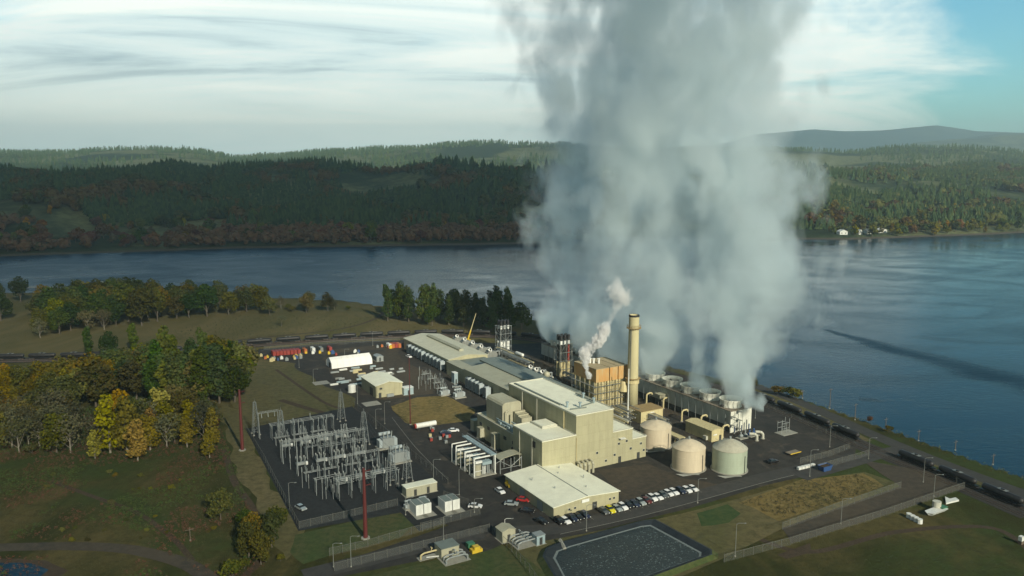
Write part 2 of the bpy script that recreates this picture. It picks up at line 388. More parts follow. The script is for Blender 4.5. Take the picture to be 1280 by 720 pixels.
def smap(sc, loc):
    mp = N(nt, 'ShaderNodeMapping'); mp.inputs['Scale'].default_value = sc; mp.inputs['Location'].default_value = loc
    nt.links.new(cb.outputs[0], mp.inputs[0]); return mp.outputs[0]
n1 = noise(nt, smap((0.42, 0.62, 1), (3.1, 1.7, 0)), 1.0, 9, 0.60, 0.8)
n2 = noise(nt, smap((0.34, 0.80, 1), (8.3, 5.2, 0)), 1.0, 9, 0.62, 0.9)
az = math_(nt, 'DIVIDE', sp.outputs[0], math_(nt, 'MAXIMUM', math_(nt, 'ABSOLUTE', sp.outputs[1]), 0.15))
cov = math_(nt, 'SUBTRACT', math_(nt, 'ADD', n1, 0.26), math_(nt, 'MULTIPLY', math_(nt, 'MAXIMUM', math_(nt, 'SUBTRACT', az, 0.14), 0.0), 0.72))
cov = math_(nt, 'SUBTRACT', cov, math_(nt, 'MULTIPLY', math_(nt, 'MAXIMUM', math_(nt, 'SUBTRACT', sp.outputs[2], 0.17), 0.0), 2.2))
mask = ramp(nt, cov, [(0.42, (0, 0, 0)), (0.66, (1, 1, 1))], 'EASE')
ccol = ramp(nt, n2, [(0.36, (0.36, 0.50, 0.55)), (0.46, (0.80, 0.96, 0.94)), (0.60, (1.12, 1.18, 1.08))])
hz = ramp(nt, sp.outputs[2], [(0.0, (1.10, 1.30, 1.22)), (0.05, (1.45, 1.48, 1.22)), (0.14, (0.95, 1.10, 1.04))])
ccol = mixc(nt, ramp(nt, sp.outputs[2], [(0.0, (0.95,)*3), (0.06, (0.6,)*3), (0.13, (0,)*3)]), ccol, hz)
sk = mixc(nt, 1.0, sky.outputs[0], (0.062, 0.125, 0.124), 'MULTIPLY')
out = mixc(nt, mask, sk, ccol)
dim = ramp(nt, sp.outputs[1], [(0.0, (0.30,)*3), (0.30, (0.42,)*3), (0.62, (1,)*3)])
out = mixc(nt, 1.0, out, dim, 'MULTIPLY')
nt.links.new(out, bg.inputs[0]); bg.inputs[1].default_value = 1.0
C.view_settings.view_transform = 'Standard'; C.view_settings.look = 'None'; C.view_settings.gamma = 1; C.view_settings.exposure = 0.25
C.view_settings.use_curve_mapping = False
cy = C.cycles
cy.use_denoising = True; cy.volume_bounces = 4; cy.max_bounces = 8; cy.transparent_max_bounces = 24
cy.diffuse_bounces = 2; cy.glossy_bounces = 2; cy.volume_step_rate = 1.0; cy.volume_max_steps = 512
cy.use_adaptive_sampling = True; cy.adaptive_threshold = 0.02

# ------------------------------------------------------------------ terrain
near_pts = [(-4000, 1200), (-900, 800), (-520, 690), G(0, 369, -2.5), G(150, 368, -2.5), G(300, 372, -2.5), G(440, 379, -2.5), G(480, 386, -2.5), G(600, 392, -2.5), G(665, 402, -2.5), G(700, 414, -2.5), (60, 415), (100, 372), G(945, 482, -2.5), G(1100, 536, -2.5), G(1280, 602, -2.5), (300, -60), (900, -1200)]
far_pts = [(-9000, 0), (-1500, 690), G(-150, 330), G(0, 318), G(150, 313), G(300, 308), G(640, 303), G(700, 299), G(760, 294), G(1050, 297.5), G(1100, 296), G(1160, 294), G(1280, 289), (1500, 1420), (9000, 2500)]
nx = np.array([p[0] for p in near_pts]); ny = np.array([p[1] for p in near_pts])
fx = np.array([p[0] for p in far_pts]); fy = np.array([p[1] for p in far_pts])
def fbm(X, Y, sc, seed=0, oc=4):
    """value noise on arrays"""
    out = np.zeros_like(X, dtype=float); amp = 1; tot = 0
    r = np.random.default_rng(seed); tab = r.random((256, 256))
    for o in range(oc):
        x = X/sc*(2**o)+17.3*o; y = Y/sc*(2**o)+9.1*o
        xi = np.floor(x).astype(int); yi = np.floor(y).astype(int); tx = x-xi; ty = y-yi
        tx = tx*tx*(3-2*tx); ty = ty*ty*(3-2*ty)
        a = tab[xi % 256, yi % 256]; b = tab[(xi+1) % 256, yi % 256]; c = tab[xi % 256, (yi+1) % 256]; d = tab[(xi+1) % 256, (yi+1) % 256]
        out += amp*((a*(1-tx)+b*tx)*(1-ty)+(c*(1-tx)+d*tx)*ty); tot += amp; amp *= 0.5
    return out/tot
def ss(a, b, x): t = np.clip((x-a)/(b-a), 0, 1); return t*t*(3-2*t)
def height(X, Y):
    X = np.asarray(X, float); Y = np.asarray(Y, float)
    yn = np.interp(X, nx, ny); dn = (yn-Y)*np.where(X > 80, 0.45, 0.9)+(fbm(X, Y, 25, 5)-0.5)*1.5
    hn = np.minimum(0.0, -2.5+dn*0.85)
    yf = np.interp(X, fx, fy); d = Y-yf+(fbm(X, Y, 60, 6)-0.5)*12
    sc_ = ss(-200, 500, X)
    az = X/np.maximum(Y, 1)
    ridge1 = (1-sc_)*74+sc_*62
    w = lerp(750.0, 900.0, sc_)
    n = fbm(X, Y, 420, 8, 5)
    h = -2.5+np.clip(d, -20, 25)*0.18+ridge1*ss(20, w, d)*(0.40+1.12*n)
    h += 22*(fbm(X, Y, 170, 31, 3)-0.5)*ss(60, 300, d)
    h += 16*np.exp(-((az+0.42)/0.035)**2)*ss(500, 900, d)*np.exp(-((d-950)/500)**2)
    dip = ss(1500, 2600, Y); h = h*(1-0.4*dip*(1-sc_)) - 0
    # second range of hills
    h2 = ss(2300, 4300, Y)*(1-ss(6500, 9000, Y)*0.3)
    prof = 150+70*np.clip(fbm(az*10000, Y*0.15, 1800, 12, 4)-0.35, 0, 1)/0.4*0.8+np.exp(-((az-0.0)/0.16)**2)*35-25*np.exp(-((az+0.34)/0.05)**2)
    h = np.maximum(h, h*(1-h2)+h2*prof*(0.90+0.2*fbm(X, Y, 700, 15)))
    # distant mountains on the right
    azk = np.array([-0.9, 0.0, 0.2, 0.30, 0.37, 0.41, 0.46, 0.52, 0.57, 0.64, 0.8]); hk = np.array([0, 0, 180, 520, 590, 560, 565, 620, 540, 530, 480.])
    mt = np.interp(az, azk, hk)
    m3 = ss(8000, 11000, Y)*mt*(0.90+0.14*fbm(X, Y, 1500, 21, 6))
    azk2 = np.array([0.2, 0.42, 0.5, 0.6, 0.8]); hk2 = np.array([0, 180, 330, 400, 380.])
    m2 = ss(6500, 8200, Y)*(1-ss(9000, 10000, Y))*np.interp(az, azk2, hk2, left=0)*(0.75+0.5*fbm(X, Y, 1200, 23, 5))
    far = np.where(m3 > 1, np.maximum(h, m3), h); far = np.where(m2 > 1, np.maximum(far, m2), far)
    far = np.minimum(far, 830)
    mid = (yn+yf)/2
    return np.where(Y < mid, np.maximum(hn, -7), np.maximum(far, -7))
na, nr = 460, 400
ang = np.linspace(R(-50), R(50), na); rad = np.concatenate([[40], np.exp(np.linspace(math.log(150), math.log(15500), nr-1))])
A_, R_ = np.meshgrid(ang, rad); X_ = R_*np.tan(A_); Y_ = R_-120.0
Z_ = height(X_, Y_)
me = bpy.data.meshes.new('ground'); vv = np.stack([X_, Y_, Z_], -1).reshape(-1, 3)
idx = np.arange(na*nr).reshape(nr, na)
ff = np.stack([idx[:-1, :-1], idx[:-1, 1:], idx[1:, 1:], idx[1:, :-1]], -1).reshape(-1, 4)
def np_mesh(name, v, f, mat, smooth=False):
    me = bpy.data.meshes.new(name); k = f.shape[1]
    me.vertices.add(len(v)); me.vertices.foreach_set('co', v.astype(np.float32).ravel())
    me.loops.add(f.size); me.loops.foreach_set('vertex_index', f.astype(np.int32).ravel())
    me.polygons.add(len(f)); me.polygons.foreach_set('loop_start', np.arange(0, f.size, k, dtype=np.int32))
    me.update(calc_edges=True)
    me.polygons.foreach_set('use_smooth', np.full(len(f), smooth, dtype=bool))
    me.materials.append(mat); o = bpy.data.objects.new(name, me); COL.objects.link(o); return o
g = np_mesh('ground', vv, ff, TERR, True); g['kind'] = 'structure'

# river
m, nt, b = newmat('river_water')
v = world_pos(nt, (1, 2.2, 1), R(20)); gg = N(nt, 'ShaderNodeNewGeometry')
b.inputs['Base Color'].default_value = (0.003, 0.028, 0.055, 1); b.inputs['IOR'].default_value = 1.26; b.inputs['Specular IOR Level'].default_value = 0.22
rp = noise(nt, v, 0.22, 5, 0.6, 0.4); rl = noise(nt, world_pos(nt, (1, 1.6, 1), R(-25)), 0.012, 4, 0.55, 1.2)
st = ramp(nt, rl, [(0.35, (0.25,)*3), (0.65, (1,)*3)])
# slick: a long tongue of ruffled water drifting off the point
sp = N(nt, 'ShaderNodeSeparateXYZ'); nt.links.new(gg.outputs['Position'], sp.inputs[0])
p0, p1 = G(1030, 412, -2.5), G(1300, 484, -2.5)
dv = Vector((p1[0]-p0[0], p1[1]-p0[1])); ln = dv.length; dv.normalize(); nv = Vector((-dv.y, dv.x))
def lin(ax, ay, off):
    return math_(nt, 'ADD', math_(nt, 'ADD', math_(nt, 'MULTIPLY', sp.outputs[0], ax), math_(nt, 'MULTIPLY', sp.outputs[1], ay)), off)
along = lin(dv.x/ln, dv.y/ln, -(p0[0]*dv.x+p0[1]*dv.y)/ln); across = lin(nv.x, nv.y, -(p0[0]*nv.x+p0[1]*nv.y))
across = math_(nt, 'ADD', across, math_(nt, 'MULTIPLY', math_(nt, 'SUBTRACT', rl, 0.5), 26))
wd = math_(nt, 'ADD', math_(nt, 'MULTIPLY', math_(nt, 'MAXIMUM', along, 0), 15.0), 2.5)
sl_ = math_(nt, 'SUBTRACT', 1.25, math_(nt, 'DIVIDE', math_(nt, 'ABSOLUTE', across), wd), True)
sl_ = math_(nt, 'MULTIPLY', sl_, math_(nt, 'GREATER_THAN', along, 0.0))
nsl = noise(nt, world_pos(nt, (1, 3.2, 1), R(28)), 0.028, 5, 0.6, 0.6)
isl = math_(nt, 'MULTIPLY', math_(nt, 'SUBTRACT', nsl, 0.66, True), 12, True)
sl_ = math_(nt, 'MAXIMUM', sl_, math_(nt, 'MULTIPLY', isl, math_(nt, 'GREATER_THAN', sp.outputs[0], 120)))
bn = N(nt, 'ShaderNodeBump'); bn.inputs['Distance'].default_value = 0.9
def bell(sock, c, w_):
    return math_(nt, 'SUBTRACT', 1.0, math_(nt, 'ABSOLUTE', math_(nt, 'DIVIDE', math_(nt, 'SUBTRACT', sock, c), w_)), True)
xw = math_(nt, 'ADD', sp.outputs[0], math_(nt, 'MULTIPLY', math_(nt, 'SUBTRACT', rl, 0.5), 160))
ruf = ramp(nt, math_(nt, 'DIVIDE', math_(nt, 'SUBTRACT', -60.0, xw), 140.0), [(0, (0,)*3), (1, (1,)*3)])
nt.links.new(math_(nt, 'ADD', math_(nt, 'ADD', math_(nt, 'MULTIPLY', st, 0.30), math_(nt, 'MULTIPLY', ruf, 0.5)), math_(nt, 'MULTIPLY', sl_, 0.7)), bn.inputs['Strength'])
nt.links.new(rp, bn.inputs['Height']); nt.links.new(bn.outputs[0], b.inputs['Normal'])
nt.links.new(math_(nt, 'ADD', math_(nt, 'ADD', math_(nt, 'MULTIPLY', st, 0.20), math_(nt, 'MULTIPLY', ruf, 0.22)), math_(nt, 'MULTIPLY', sl_, 0.25)), b.inputs['Roughness'])
WATER = m
wv = np.array([(-9000, -1500, -2.5), (9000, -1500, -2.5), (9000, 3000, -2.5), (-9000, 3000, -2.5)]); o = np_mesh('river', wv, np.array([[0, 1, 2, 3]]), WATER); o['kind'] = 'structure'

# ------------------------------------------------------------------ flat sheets
def sheet(name, pts, mat, z, px=True, wob=0.0):
    P_ = [G(*p) for p in pts] if px else pts
    if wob:
        q = []
        for a, b_ in zip(P_, P_[1:]+P_[:1]):
            d = math.hypot(b_[0]-a[0], b_[1]-a[1]); n = max(1, int(d/4))
            for i in range(n):
                t = i/n; x, y = lerp(a[0], b_[0], t), lerp(a[1], b_[1], t)
                e = mnoise.noise((x*0.12, y*0.12, z*9))*wob; q.append((x+e, y+e*0.7))
        P_ = q
    from mathutils.geometry import tessellate_polygon
    tris = tessellate_polygon([[Vector((x, y, 0)) for x, y in P_]])
    me = bpy.data.meshes.new(name)
    fs = []
    for t in tris:
        a, b_, c_ = (P_[i] for i in t)
        fs.append(t if (b_[0]-a[0])*(c_[1]-a[1])-(b_[1]-a[1])*(c_[0]-a[0]) > 0 else t[::-1])
    me.from_pydata([(x, y, z) for x, y in P_], [], fs); me.materials.append(mat)
    o = bpy.data.objects.new(name, me); COL.objects.link(o); o['kind'] = 'structure'; return o
def strip(pts, w, z, name, mat, px=True):
    P_ = [Vector(G(*p)) if px else Vector(p) for p in pts]
    # smooth resample
    Q_ = []
    for i in range(len(P_)-1):
        p0 = P_[max(i-1, 0)]; p1 = P_[i]; p2 = P_[i+1]; p3 = P_[min(i+2, len(P_)-1)]
        for k in range(8):
            t = k/8; Q_.append(0.5*((2*p1)+(p2-p0)*t+(2*p0-5*p1+4*p2-p3)*t*t+(3*p1-p0-3*p2+p3)*t**3))
    Q_.append(P_[-1]); vs = []
    for i, q in enumerate(Q_):
        d = (Q_[min(i+1, len(Q_)-1)]-Q_[max(i-1, 0)]).normalized(); n = Vector((-d.y, d.x))
        vs += [(*(q-n*w/2), z), (*(q+n*w/2), z)]
    me = bpy.data.meshes.new(name); me.from_pydata(vs, [], [(2*i, 2*i+2, 2*i+3, 2*i+1) for i in range(len(Q_)-1)]); me.materials.append(mat)
    o = bpy.data.objects.new(name, me); COL.objects.link(o); o['kind'] = 'structure'; return Q_
sheet('dry_meadow', [(330, 447), (440, 455), (520, 470), (520, 500), (450, 530), (330, 545), (285, 500), (270, 470)], DRY, 0.02, wob=3)
sheet('dry_verge', [(270, 500), (310, 520), (318, 560), (345, 610), (385, 665), (360, 700), (330, 660), (300, 600)], DRY, 0.024, wob=3)
sheet('works_lot', [(318,437),(420,428),(520,424),(640,430),(700,428),(800,455),(950,497),(1020,535),(1068,556),(1072,580),(1000,597),(960,606),(860,636),(790,653),(700,675),(640,681),(600,672),(560,694),(420,722),(380,718),(500,678),(560,657),(520,642),(490,630),(440,515),(445,498),(395,478),(378,455),(330,450)], ASPH, 0.03, wob=1.0)
sheet('gravel_lot', [(745, 588), (810, 580), (850, 598), (900, 606), (900, 615), (800, 635), (775, 632), (770, 610)], ASPHB, 0.057, wob=2)
sheet('gravel_storage_yard', [(500, 440), (700, 445), (860, 520), (800, 520), (700, 480), (640, 455)], ASPHB, 0.049, wob=2)
sheet('laydown_yard', [(400, 438), (490, 430), (510, 455), (545, 470), (560, 490), (480, 500), (440, 492), (415, 470)], ASPHB, 0.053, wob=3)
sheet('switchyard_stone', [(307, 536), (440, 508), (475, 540), (560, 612), (505, 640), (373, 664)], YARD, 0.05)
sheet('transformer_yard_stone', [(492, 632), (540, 615), (600, 640), (524, 664)], YARD, 0.055)
sheet('dry_grass_island', [(488, 508), (520, 497), (560, 495), (592, 512), (588, 526), (530, 533), (505, 528)], GOLD, 0.06, wob=2)
sheet('lawn', [(372, 668), (440, 652), (492, 636), (520, 655), (500, 672), (420, 692), (380, 705), (362, 690)], LAWN, 0.034, wob=1)
sheet('front_lawn', [(560, 697), (610, 676), (650, 690), (690, 708), (720, 760), (480, 760), (440, 725)], LAWN, 0.040, wob=1)
sheet('pond_verge', [(640, 684), (800, 654), (862, 640), (1000, 602), (1080, 590), (1130, 608), (980, 660), (900, 700), (760, 760), (700, 730)], DRY, 0.046, wob=1)
sheet('golden_meadow', [(925, 628), (1000, 600), (1078, 592), (1105, 608), (1050, 628), (978, 650)], GOLD, 0.06, wob=2)
sheet('green_grass_patch', [(862, 645), (905, 632), (932, 640), (915, 652), (880, 657)], GREENP, 0.064, wob=4)
sheet('fenced_lot', [(978, 660), (1050, 634), (1125, 608), (1075, 575), (1160, 590), (1205, 610), (1100, 646), (988, 680)], ASPHB, 0.062, wob=0.5)
sheet('soil_patch', [(975, 692), (1010, 680), (1015, 690), (985, 698)], SOIL, 0.03, wob=2)
sheet('pond_edge_left', [(-60, 697), (60, 700), (90, 712), (60, 730), (-60, 730)], SOIL, 0.015, wob=2)
strip([(-60, 686), (60, 683), (130, 684), (180, 690), (235, 706), (270, 730)], 4.5, 0.03, 'track', ASPHB)
o = sheet('marsh_water', [(-60, 703), (40, 704), (62, 712), (40, 730), (-60, 730)], WATER, 0.03, wob=1)
strip([(60, 600), (120, 622), (170, 640), (215, 672), (240, 700)], 1.6, 0.012, 'dirt_track', SOIL)
strip([(280, 560), (292, 600), (318, 640), (330, 690), (300, 725)], 2.2, 0.030, 'dirt_track', SOIL)
strip([(210, 440), (300, 425), (420, 412), (470, 398), (480, 386)], 2.4, 0.012, 'dirt_track', SOIL)
strip([(345, 462), (400, 500), (430, 512)], 1.6, 0.032, 'dirt_track', SOIL)
strip([(350, 500), (420, 520), (440, 515)], 3.0, 0.036, 'dirt_track', SOIL)
strip([(930, 665), (1010, 690), (1120, 665), (1240, 660), (1300, 700)], 2.0, 0.012, 'dirt_track', SOIL)
# roads
strip([(380, 720), (500, 690), (600, 668), (700, 660), (790, 640), (870, 620), (960, 596), (1075, 570)], 6.5, 0.07, 'plant_road', ROADM)
strip([(565, 690), (620, 668), (560, 600), (520, 560), (490, 522), (452, 492), (410, 474), (376, 458), (400, 446), (480, 438)], 6.0, 0.074, 'service_road', ASPH)
strip([(700, 668), (790, 648), (870, 627), (960, 602), (1010, 590)], 0.18, 0.08, 'road_edge_line', LINEP)
strip([(560, 600), (520, 560), (490, 522)], 0.14, 0.085, 'road_edge_line', LINEP)
strip([(930, 478), (1000, 503), (1090, 543), (1180, 580), (1300, 625)], 6.5, 0.05, 'levee_road', ROADM)
strip([(930, 484), (1000, 512), (1080, 552)], 7, 0.04, 'levee_verge', DRY)
strip([(1130, 562), (1200, 590), (1300, 632)], 7, 0.04, 'levee_verge', DRY)
strip([(1000, 597), (1060, 580), (1110, 565), (1140, 560)], 6, 0.09, 'crossing_road', ROADM)
back_track = [(-80, 452), (60, 450), (180, 445), (330, 431), (500, 421), (600, 420), (680, 427), (760, 447), (850, 472), (920, 492), (1000, 523), (1075, 556), (1160, 590), (1290, 645)]
TRK = strip(back_track, 9.5, 0.055, 'railway_ballast', BALL)
for off in (-2.2, 2.2):
    for s_ in (-0.72, 0.72):
        mb = MB()
        Q2 = []
        for i, q in enumerate(TRK):
            d = (TRK[min(i+1, len(TRK)-1)]-TRK[max(i-1, 0)]).normalized(); n = Vector((-d.y, d.x)); Q2.append(q+n*(off+s_))
        for a, b_ in zip(Q2, Q2[1:]): mb.bar((a.x, a.y, 0.16), (b_.x, b_.y, 0.16), 0.09, 4)
        o = mb.build('rail', RAILM); o['kind'] = 'structure'

# ------------------------------------------------------------------ lined pond
pp = [(680, 700), (684, 690), (700, 683), (805, 655), (818, 654), (828, 659), (888, 692), (888, 698), (760, 745), (725, 752), (700, 735)]
pw = [Vector(G(*p)) for p in pp]; cen = sum(pw, Vector((0, 0)))/len(pw)
def inset(d): return [p+(cen-p).normalized()*d for p in pw]
t = thing('lined_pond', 'dark lined basin of rippled grey water in the foreground lawn', 'pond', (cen.x, cen.y, 0), rot=0, local=False)
rings = [(inset(-2.0), 0.02), (inset(-0.4), 1.1), (inset(0.2), 1.15), (inset(0.21), 1.16), (inset(3.2), 0.12)]
n = len(pw); TROOFP = paint('pale_scum_line', (0.16, 0.19, 0.19), 0.8, 0, 0.6, 1.5, False, (0.04, 0.05, 0.055))
def ringmesh(a, b_):
    mb = MB(); vs = [(p.x, p.y, a[1]) for p in a[0]]+[(p.x, p.y, b_[1]) for p in b_[0]]
    return mb.add(vs, [(i, n+i, n+(i+1) % n, (i+1) % n) for i in range(n)])
ringmesh(rings[0], rings[1]).build('berm', LAWN, t); 
mb = ringmesh(rings[1], rings[2]); mb.build('coping', LINER, t)
ringmesh((inset(2.35), 0.42), (inset(3.0), 0.315)).build('waterline', TROOFP, t)
ringmesh((rings[2][0], 1.15), rings[4]).build('liner', LINER, t)
m, nt, b = newmat('pond_water'); v = world_pos(nt)
vo = N(nt, 'ShaderNodeTexVoronoi'); vo.inputs['Scale'].default_value = 1.3; vo.inputs['Randomness'].default_value = 1.0; nt.links.new(v, vo.inputs['Vector'])
sc_ = math_(nt, 'MULTIPLY', math_(nt, 'SUBTRACT', 0.34, vo.outputs['Distance'], True), 3, True)
sc_ = math_(nt, 'MULTIPLY', sc_, ramp(nt, noise(nt, v, 0.09, 4, 0.6, 0.4), [(0.42, (0.1,)*3), (0.5, (1,)*3)]))
b.inputs['Specular IOR Level'].default_value = 0.2
nt.links.new(mixc(nt, sc_, (0.020, 0.028, 0.030), (0.22, 0.27, 0.27)), b.inputs['Base Color']); b.inputs['Roughness'].default_value = 0.35
bump(nt, b, noise(nt, v, 1.6, 4, 0.7), 0.7, 0.2)
mb = MB(); q = inset(2.7); mb.add([(p.x, p.y, 0.30) for p in q], [tuple(range(n))[::-1]]); mb.build('water', m, t)
mb = MB(); a = Vector(G(700, 680)); b_ = Vector(G(706, 688)); mb.bar((a.x, a.y, 1.25), (b_.x, b_.y, 0.5), 0.5, 4); mb.build('ramp', CONC, t)

# ------------------------------------------------------------------ main building and halls
def door(mb, x, y, w=1.2, h=2.2, z=0.0): mb.box(x-w/2, x+w/2, y-0.06, y+0.02, z, z+h)
T = thing('boiler_hall', 'large stepped cream building with white roofs in the middle of the works', 'building', (143, 206, 0))
wall = MB().box(143.0, 158.0, 206, 250, 0, 19.2).build('wall', CREAM, T, 'tall main block')
lowb = MB().box(130, 142.95, 206.02, 224.5, 0, 12.7).build('wall', CREAM, T, 'lower front block')
s1 = MB().box(158.05, 166.3, 206.01, 222, 0, 11.1).build('wall', CREAM, T)
s2 = MB().box(166.35, 172.3, 206.02, 220, 0, 7.3).build('wall', CREAM, T)
ann = MB().box(132.3, 142.95, 224.55, 255, 0, 8.0).build('wall', CREAM, T, 'long low side annex')
def roof(x0, x1, y0, y1, z, mat=WROOF, par=0.28):
    mb = MB().box(x0-0.12, x1+0.12, y0-0.12, y1+0.12, z+0.003, z+0.16)
    r = mb.build('roof', mat, T)
    e = MB()
    for a in ((x0-0.16, x1+0.16, y0-0.16, y0+0.1), (x0-0.16, x1+0.16, y1-0.1, y1+0.16), (x0-0.16, x0+0.1, y0+0.1, y1-0.1), (x1-0.1, x1+0.16, y0+0.1, y1-0.1)):
        e.box(*a, z+0.164, z+0.16+par)
    sub(e, 'parapet', TRIM, r); return r
r1 = roof(143, 158, 206, 250, 19.2)
gl = MB().box(144.6, 145.3, 218, 249, 19.36, 19.75); sub(gl, 'walkway', TROOF, r1)
cd = MB()
cd.tube([(149, 212.5, 19.8), (156.5, 214.5, 19.8), (156.5, 226, 19.8)], 0.22, 6); cd.tube([(144.8, 212, 19.7), (150.5, 211, 19.7)], 0.22, 6)
sub(cd, 'duct', TROOF, r1)
for (x, y) in ((145.5, 215), (149, 212.5), (156, 214.5), (156.3, 221)):
    v_ = MB().cyl(x, y, 19.36, 21.0, 0.35, 10).cyl(x, y, 21.0, 21.3, 0.6, 10); sub(v_, 'vent', LBLUE, r1)
r2 = roof(130, 142.9, 206, 224.5, 12.7)
hb = MB().box(136.6, 142.6, 216.5, 223.8, 12.87, 13.5); sub(hb, 'raised_hatch', TRIM, r2); sub(MB().box(136.9, 142.3, 216.8, 223.5, 13.5, 13.62), 'hatch_cover', WROOF, r2)
roof(158.1, 166.3, 206, 222, 11.1); roof(166.4, 172.3, 206, 220, 7.3)
r3 = roof(132.3, 142.9, 224.6, 255, 8.0, GROOF)
aw = MB()
for y in range(227, 240, 3): aw.box(133.2, 135.6, y, y+2.0, 8.2, 9.0+0.3*(y % 2))
aw.tube([(134, 226, 9.6), (134, 243, 9.6)], 0.35, 8).tube([(137, 226, 9.2), (137, 241, 9.2), (141, 241, 9.2)], 0.3, 8); aw.box(137.5, 141.5, 227, 231, 8.2, 9.6)
sub(aw, 'roof_unit', LBLUE, r3)
# rounded stepped deaerator house on the annex
d = MB(); d.prism([(133.8, 238.5), (141.5, 238.5), (141.5, 250.5), (133.8, 250.5)], 8.2, 15.2)
pr = [(133.8, 15.2), (134.2, 15.9), (135.0, 16.3), (140.3, 16.3), (141.1, 15.9), (141.5, 15.2)]
d.add([(x, 238.5, z) for x, z in pr]+[(x, 250.5, z) for x, z in pr], [(0,1,2,3,4,5), (11,10,9,8,7,6)]+[(i, i+6, i+7, i+1) for i in range(5)])
sub(d, 'rooftop_house', CREAM2, r3)
d = MB()
for k in range(5): d.box(138.0+0.0*k, 142.2, 232.2+k*1.15, 233.2+k*1.15, 8.2, 11.8-0.2*(k % 2)+k*0.3)
d.tube([(134.6, 237.8, 8.2), (134.6, 237.8, 13), (136, 237.8, 13.6)], 0.35, 8).tube([(136.6, 237.6, 8.2), (136.6, 237.6, 12)], 0.3, 8)
sub(d, 'filter_bank', CREAM2, r3)
win = [(151.5, 5.2), (158.8, 3.2), (160.5, 6.8), (163.8, 7.2), (165.6, 4.2), (170.0, 5.2), (171.3, 2.6), (147.5, 3.4), (155.2, 1.8)]
for x, z in win:
    f = MB().bbox(x, 205.95, z, 0.95, 0.12, 0.95).build('window', TRIM, T)
    sub(MB().bbox(x, 205.87, z, 0.72, 0.1, 0.72), 'pane', GLASS, f)
for x in (161, 169):
    dd = MB(); door(dd, x, 205.98); dd.build('door', DSTEEL, T)
MB().box(160.4, 162.6, 204.6, 205.98, 8.6, 8.75).build('canopy', WHITE, T)
dd = MB(); dd.box(131.9, 132.28, 226, 229, 0, 3.6); dd.build('roller_door', DSTEEL, T)
MB().box(129.86, 129.98, 210, 211.6, 9.5, 11.5).build('opening', BLACK, T)
MB().bar((143.15, 205.8, 0.1), (143.15, 205.8, 12), 0.12, 6).build('downpipe', YCREAM, T)
MB().bar((142.85, 213, 12.9), (142.85, 213, 19), 0.14, 6).build('downpipe', YCREAM, T)
for y in (228, 234, 240, 246, 252):
    MB().box(132.14, 132.28, y-0.9, y+0.9, 4.6, 5.8).build('louvre', DSTEEL, T)
for y in (212, 220, 230, 240): MB().bar((129.9 if y < 224 else 142.85, y, 0.1 if y < 224 else 9), (129.9 if y < 224 else 142.85, y, 12.5 if y < 224 else 19), 0.1, 5).build('downpipe', TRIM, T)
# exhaust bends between warehouse and hall
for k in range(4):
    x = 143.2+k*1.6
    b_ = MB().tube([(x, 205.7, 3.6), (x, 204.4, 3.9), (x, 203.6, 3.6), (x, 203.2, 2.8), (x, 203.2, 0.1)], 0.42, 10); b_.build('vent_pipe', CREAM2, T)

def hall(name, label, x0, x1, y0, y1, ze, zr, roofm, wallm=CREAM, monitor=None):
    T = thing(name, label, 'building', ((x0+x1)/2, y0, 0))
    MB().gable_body(x0, x1, y0, y1, 0, ze, zr).build('wall', wallm, T)
    r = MB().gable_roof(x0, x1, y0, y1, ze, zr).build('roof', roofm, T)
    return T, r
T, r = hall('turbine_hall', 'long cream turbine hall with ridge vent at the far end of the works', 163, 184.5, 344, 400.7, 5.8, 7.3, CROOF)
m_ = MB().gable_body(172.7, 175.2, 352, 392, 7.15, 8.1, 8.6); sub(m_, 'ridge_vent', GROOF, r)
dd = MB(); door(dd, 166.5, 343.98, 3, 3.4); dd.build('door', DSTEEL, T)
MB().box(162.7, 184.8, 343.75, 343.95, 3.9, 4.1).build('trim_band', TRIM, T)
st = MB().tube([(168, 343.2, 0.1), (175, 343.2, 3.9)], 0.12, 4).tube([(168, 343.2, 1.2), (175, 343.2, 5.0)], 0.06, 4).box(175, 178, 342.4, 343.7, 3.8, 3.95); st.build('stair', STEEL, T)
T, r = hall('turbine_hall', 'lower turbine hall with grey ribbed roof between the two big cream buildings', 159.5, 181, 257, 320, 7.2, 8.2, GROOF)
sub(MB().gable_body(170.6, 181.5, 258, 326, 8.05, 8.9, 9.3), 'raised_roof', TROOF, r)
T = thing('link_building', 'small flat roofed cream annex joining the turbine halls', 'building', (163, 322, 0))
MB().box(160, 166, 321, 340, 0, 6.2).build('wall', CREAM, T); MB().box(159.8, 166.2, 320.8, 340.2, 6.2, 6.4).build('roof', GROOF, T)
MB().box(166.1, 182, 327, 343.5, 0, 5.0).build('wall', CREAM2, T); MB().box(166.1, 182.2, 326.8, 343.3, 5.0, 5.2).build('roof', TROOF, T)

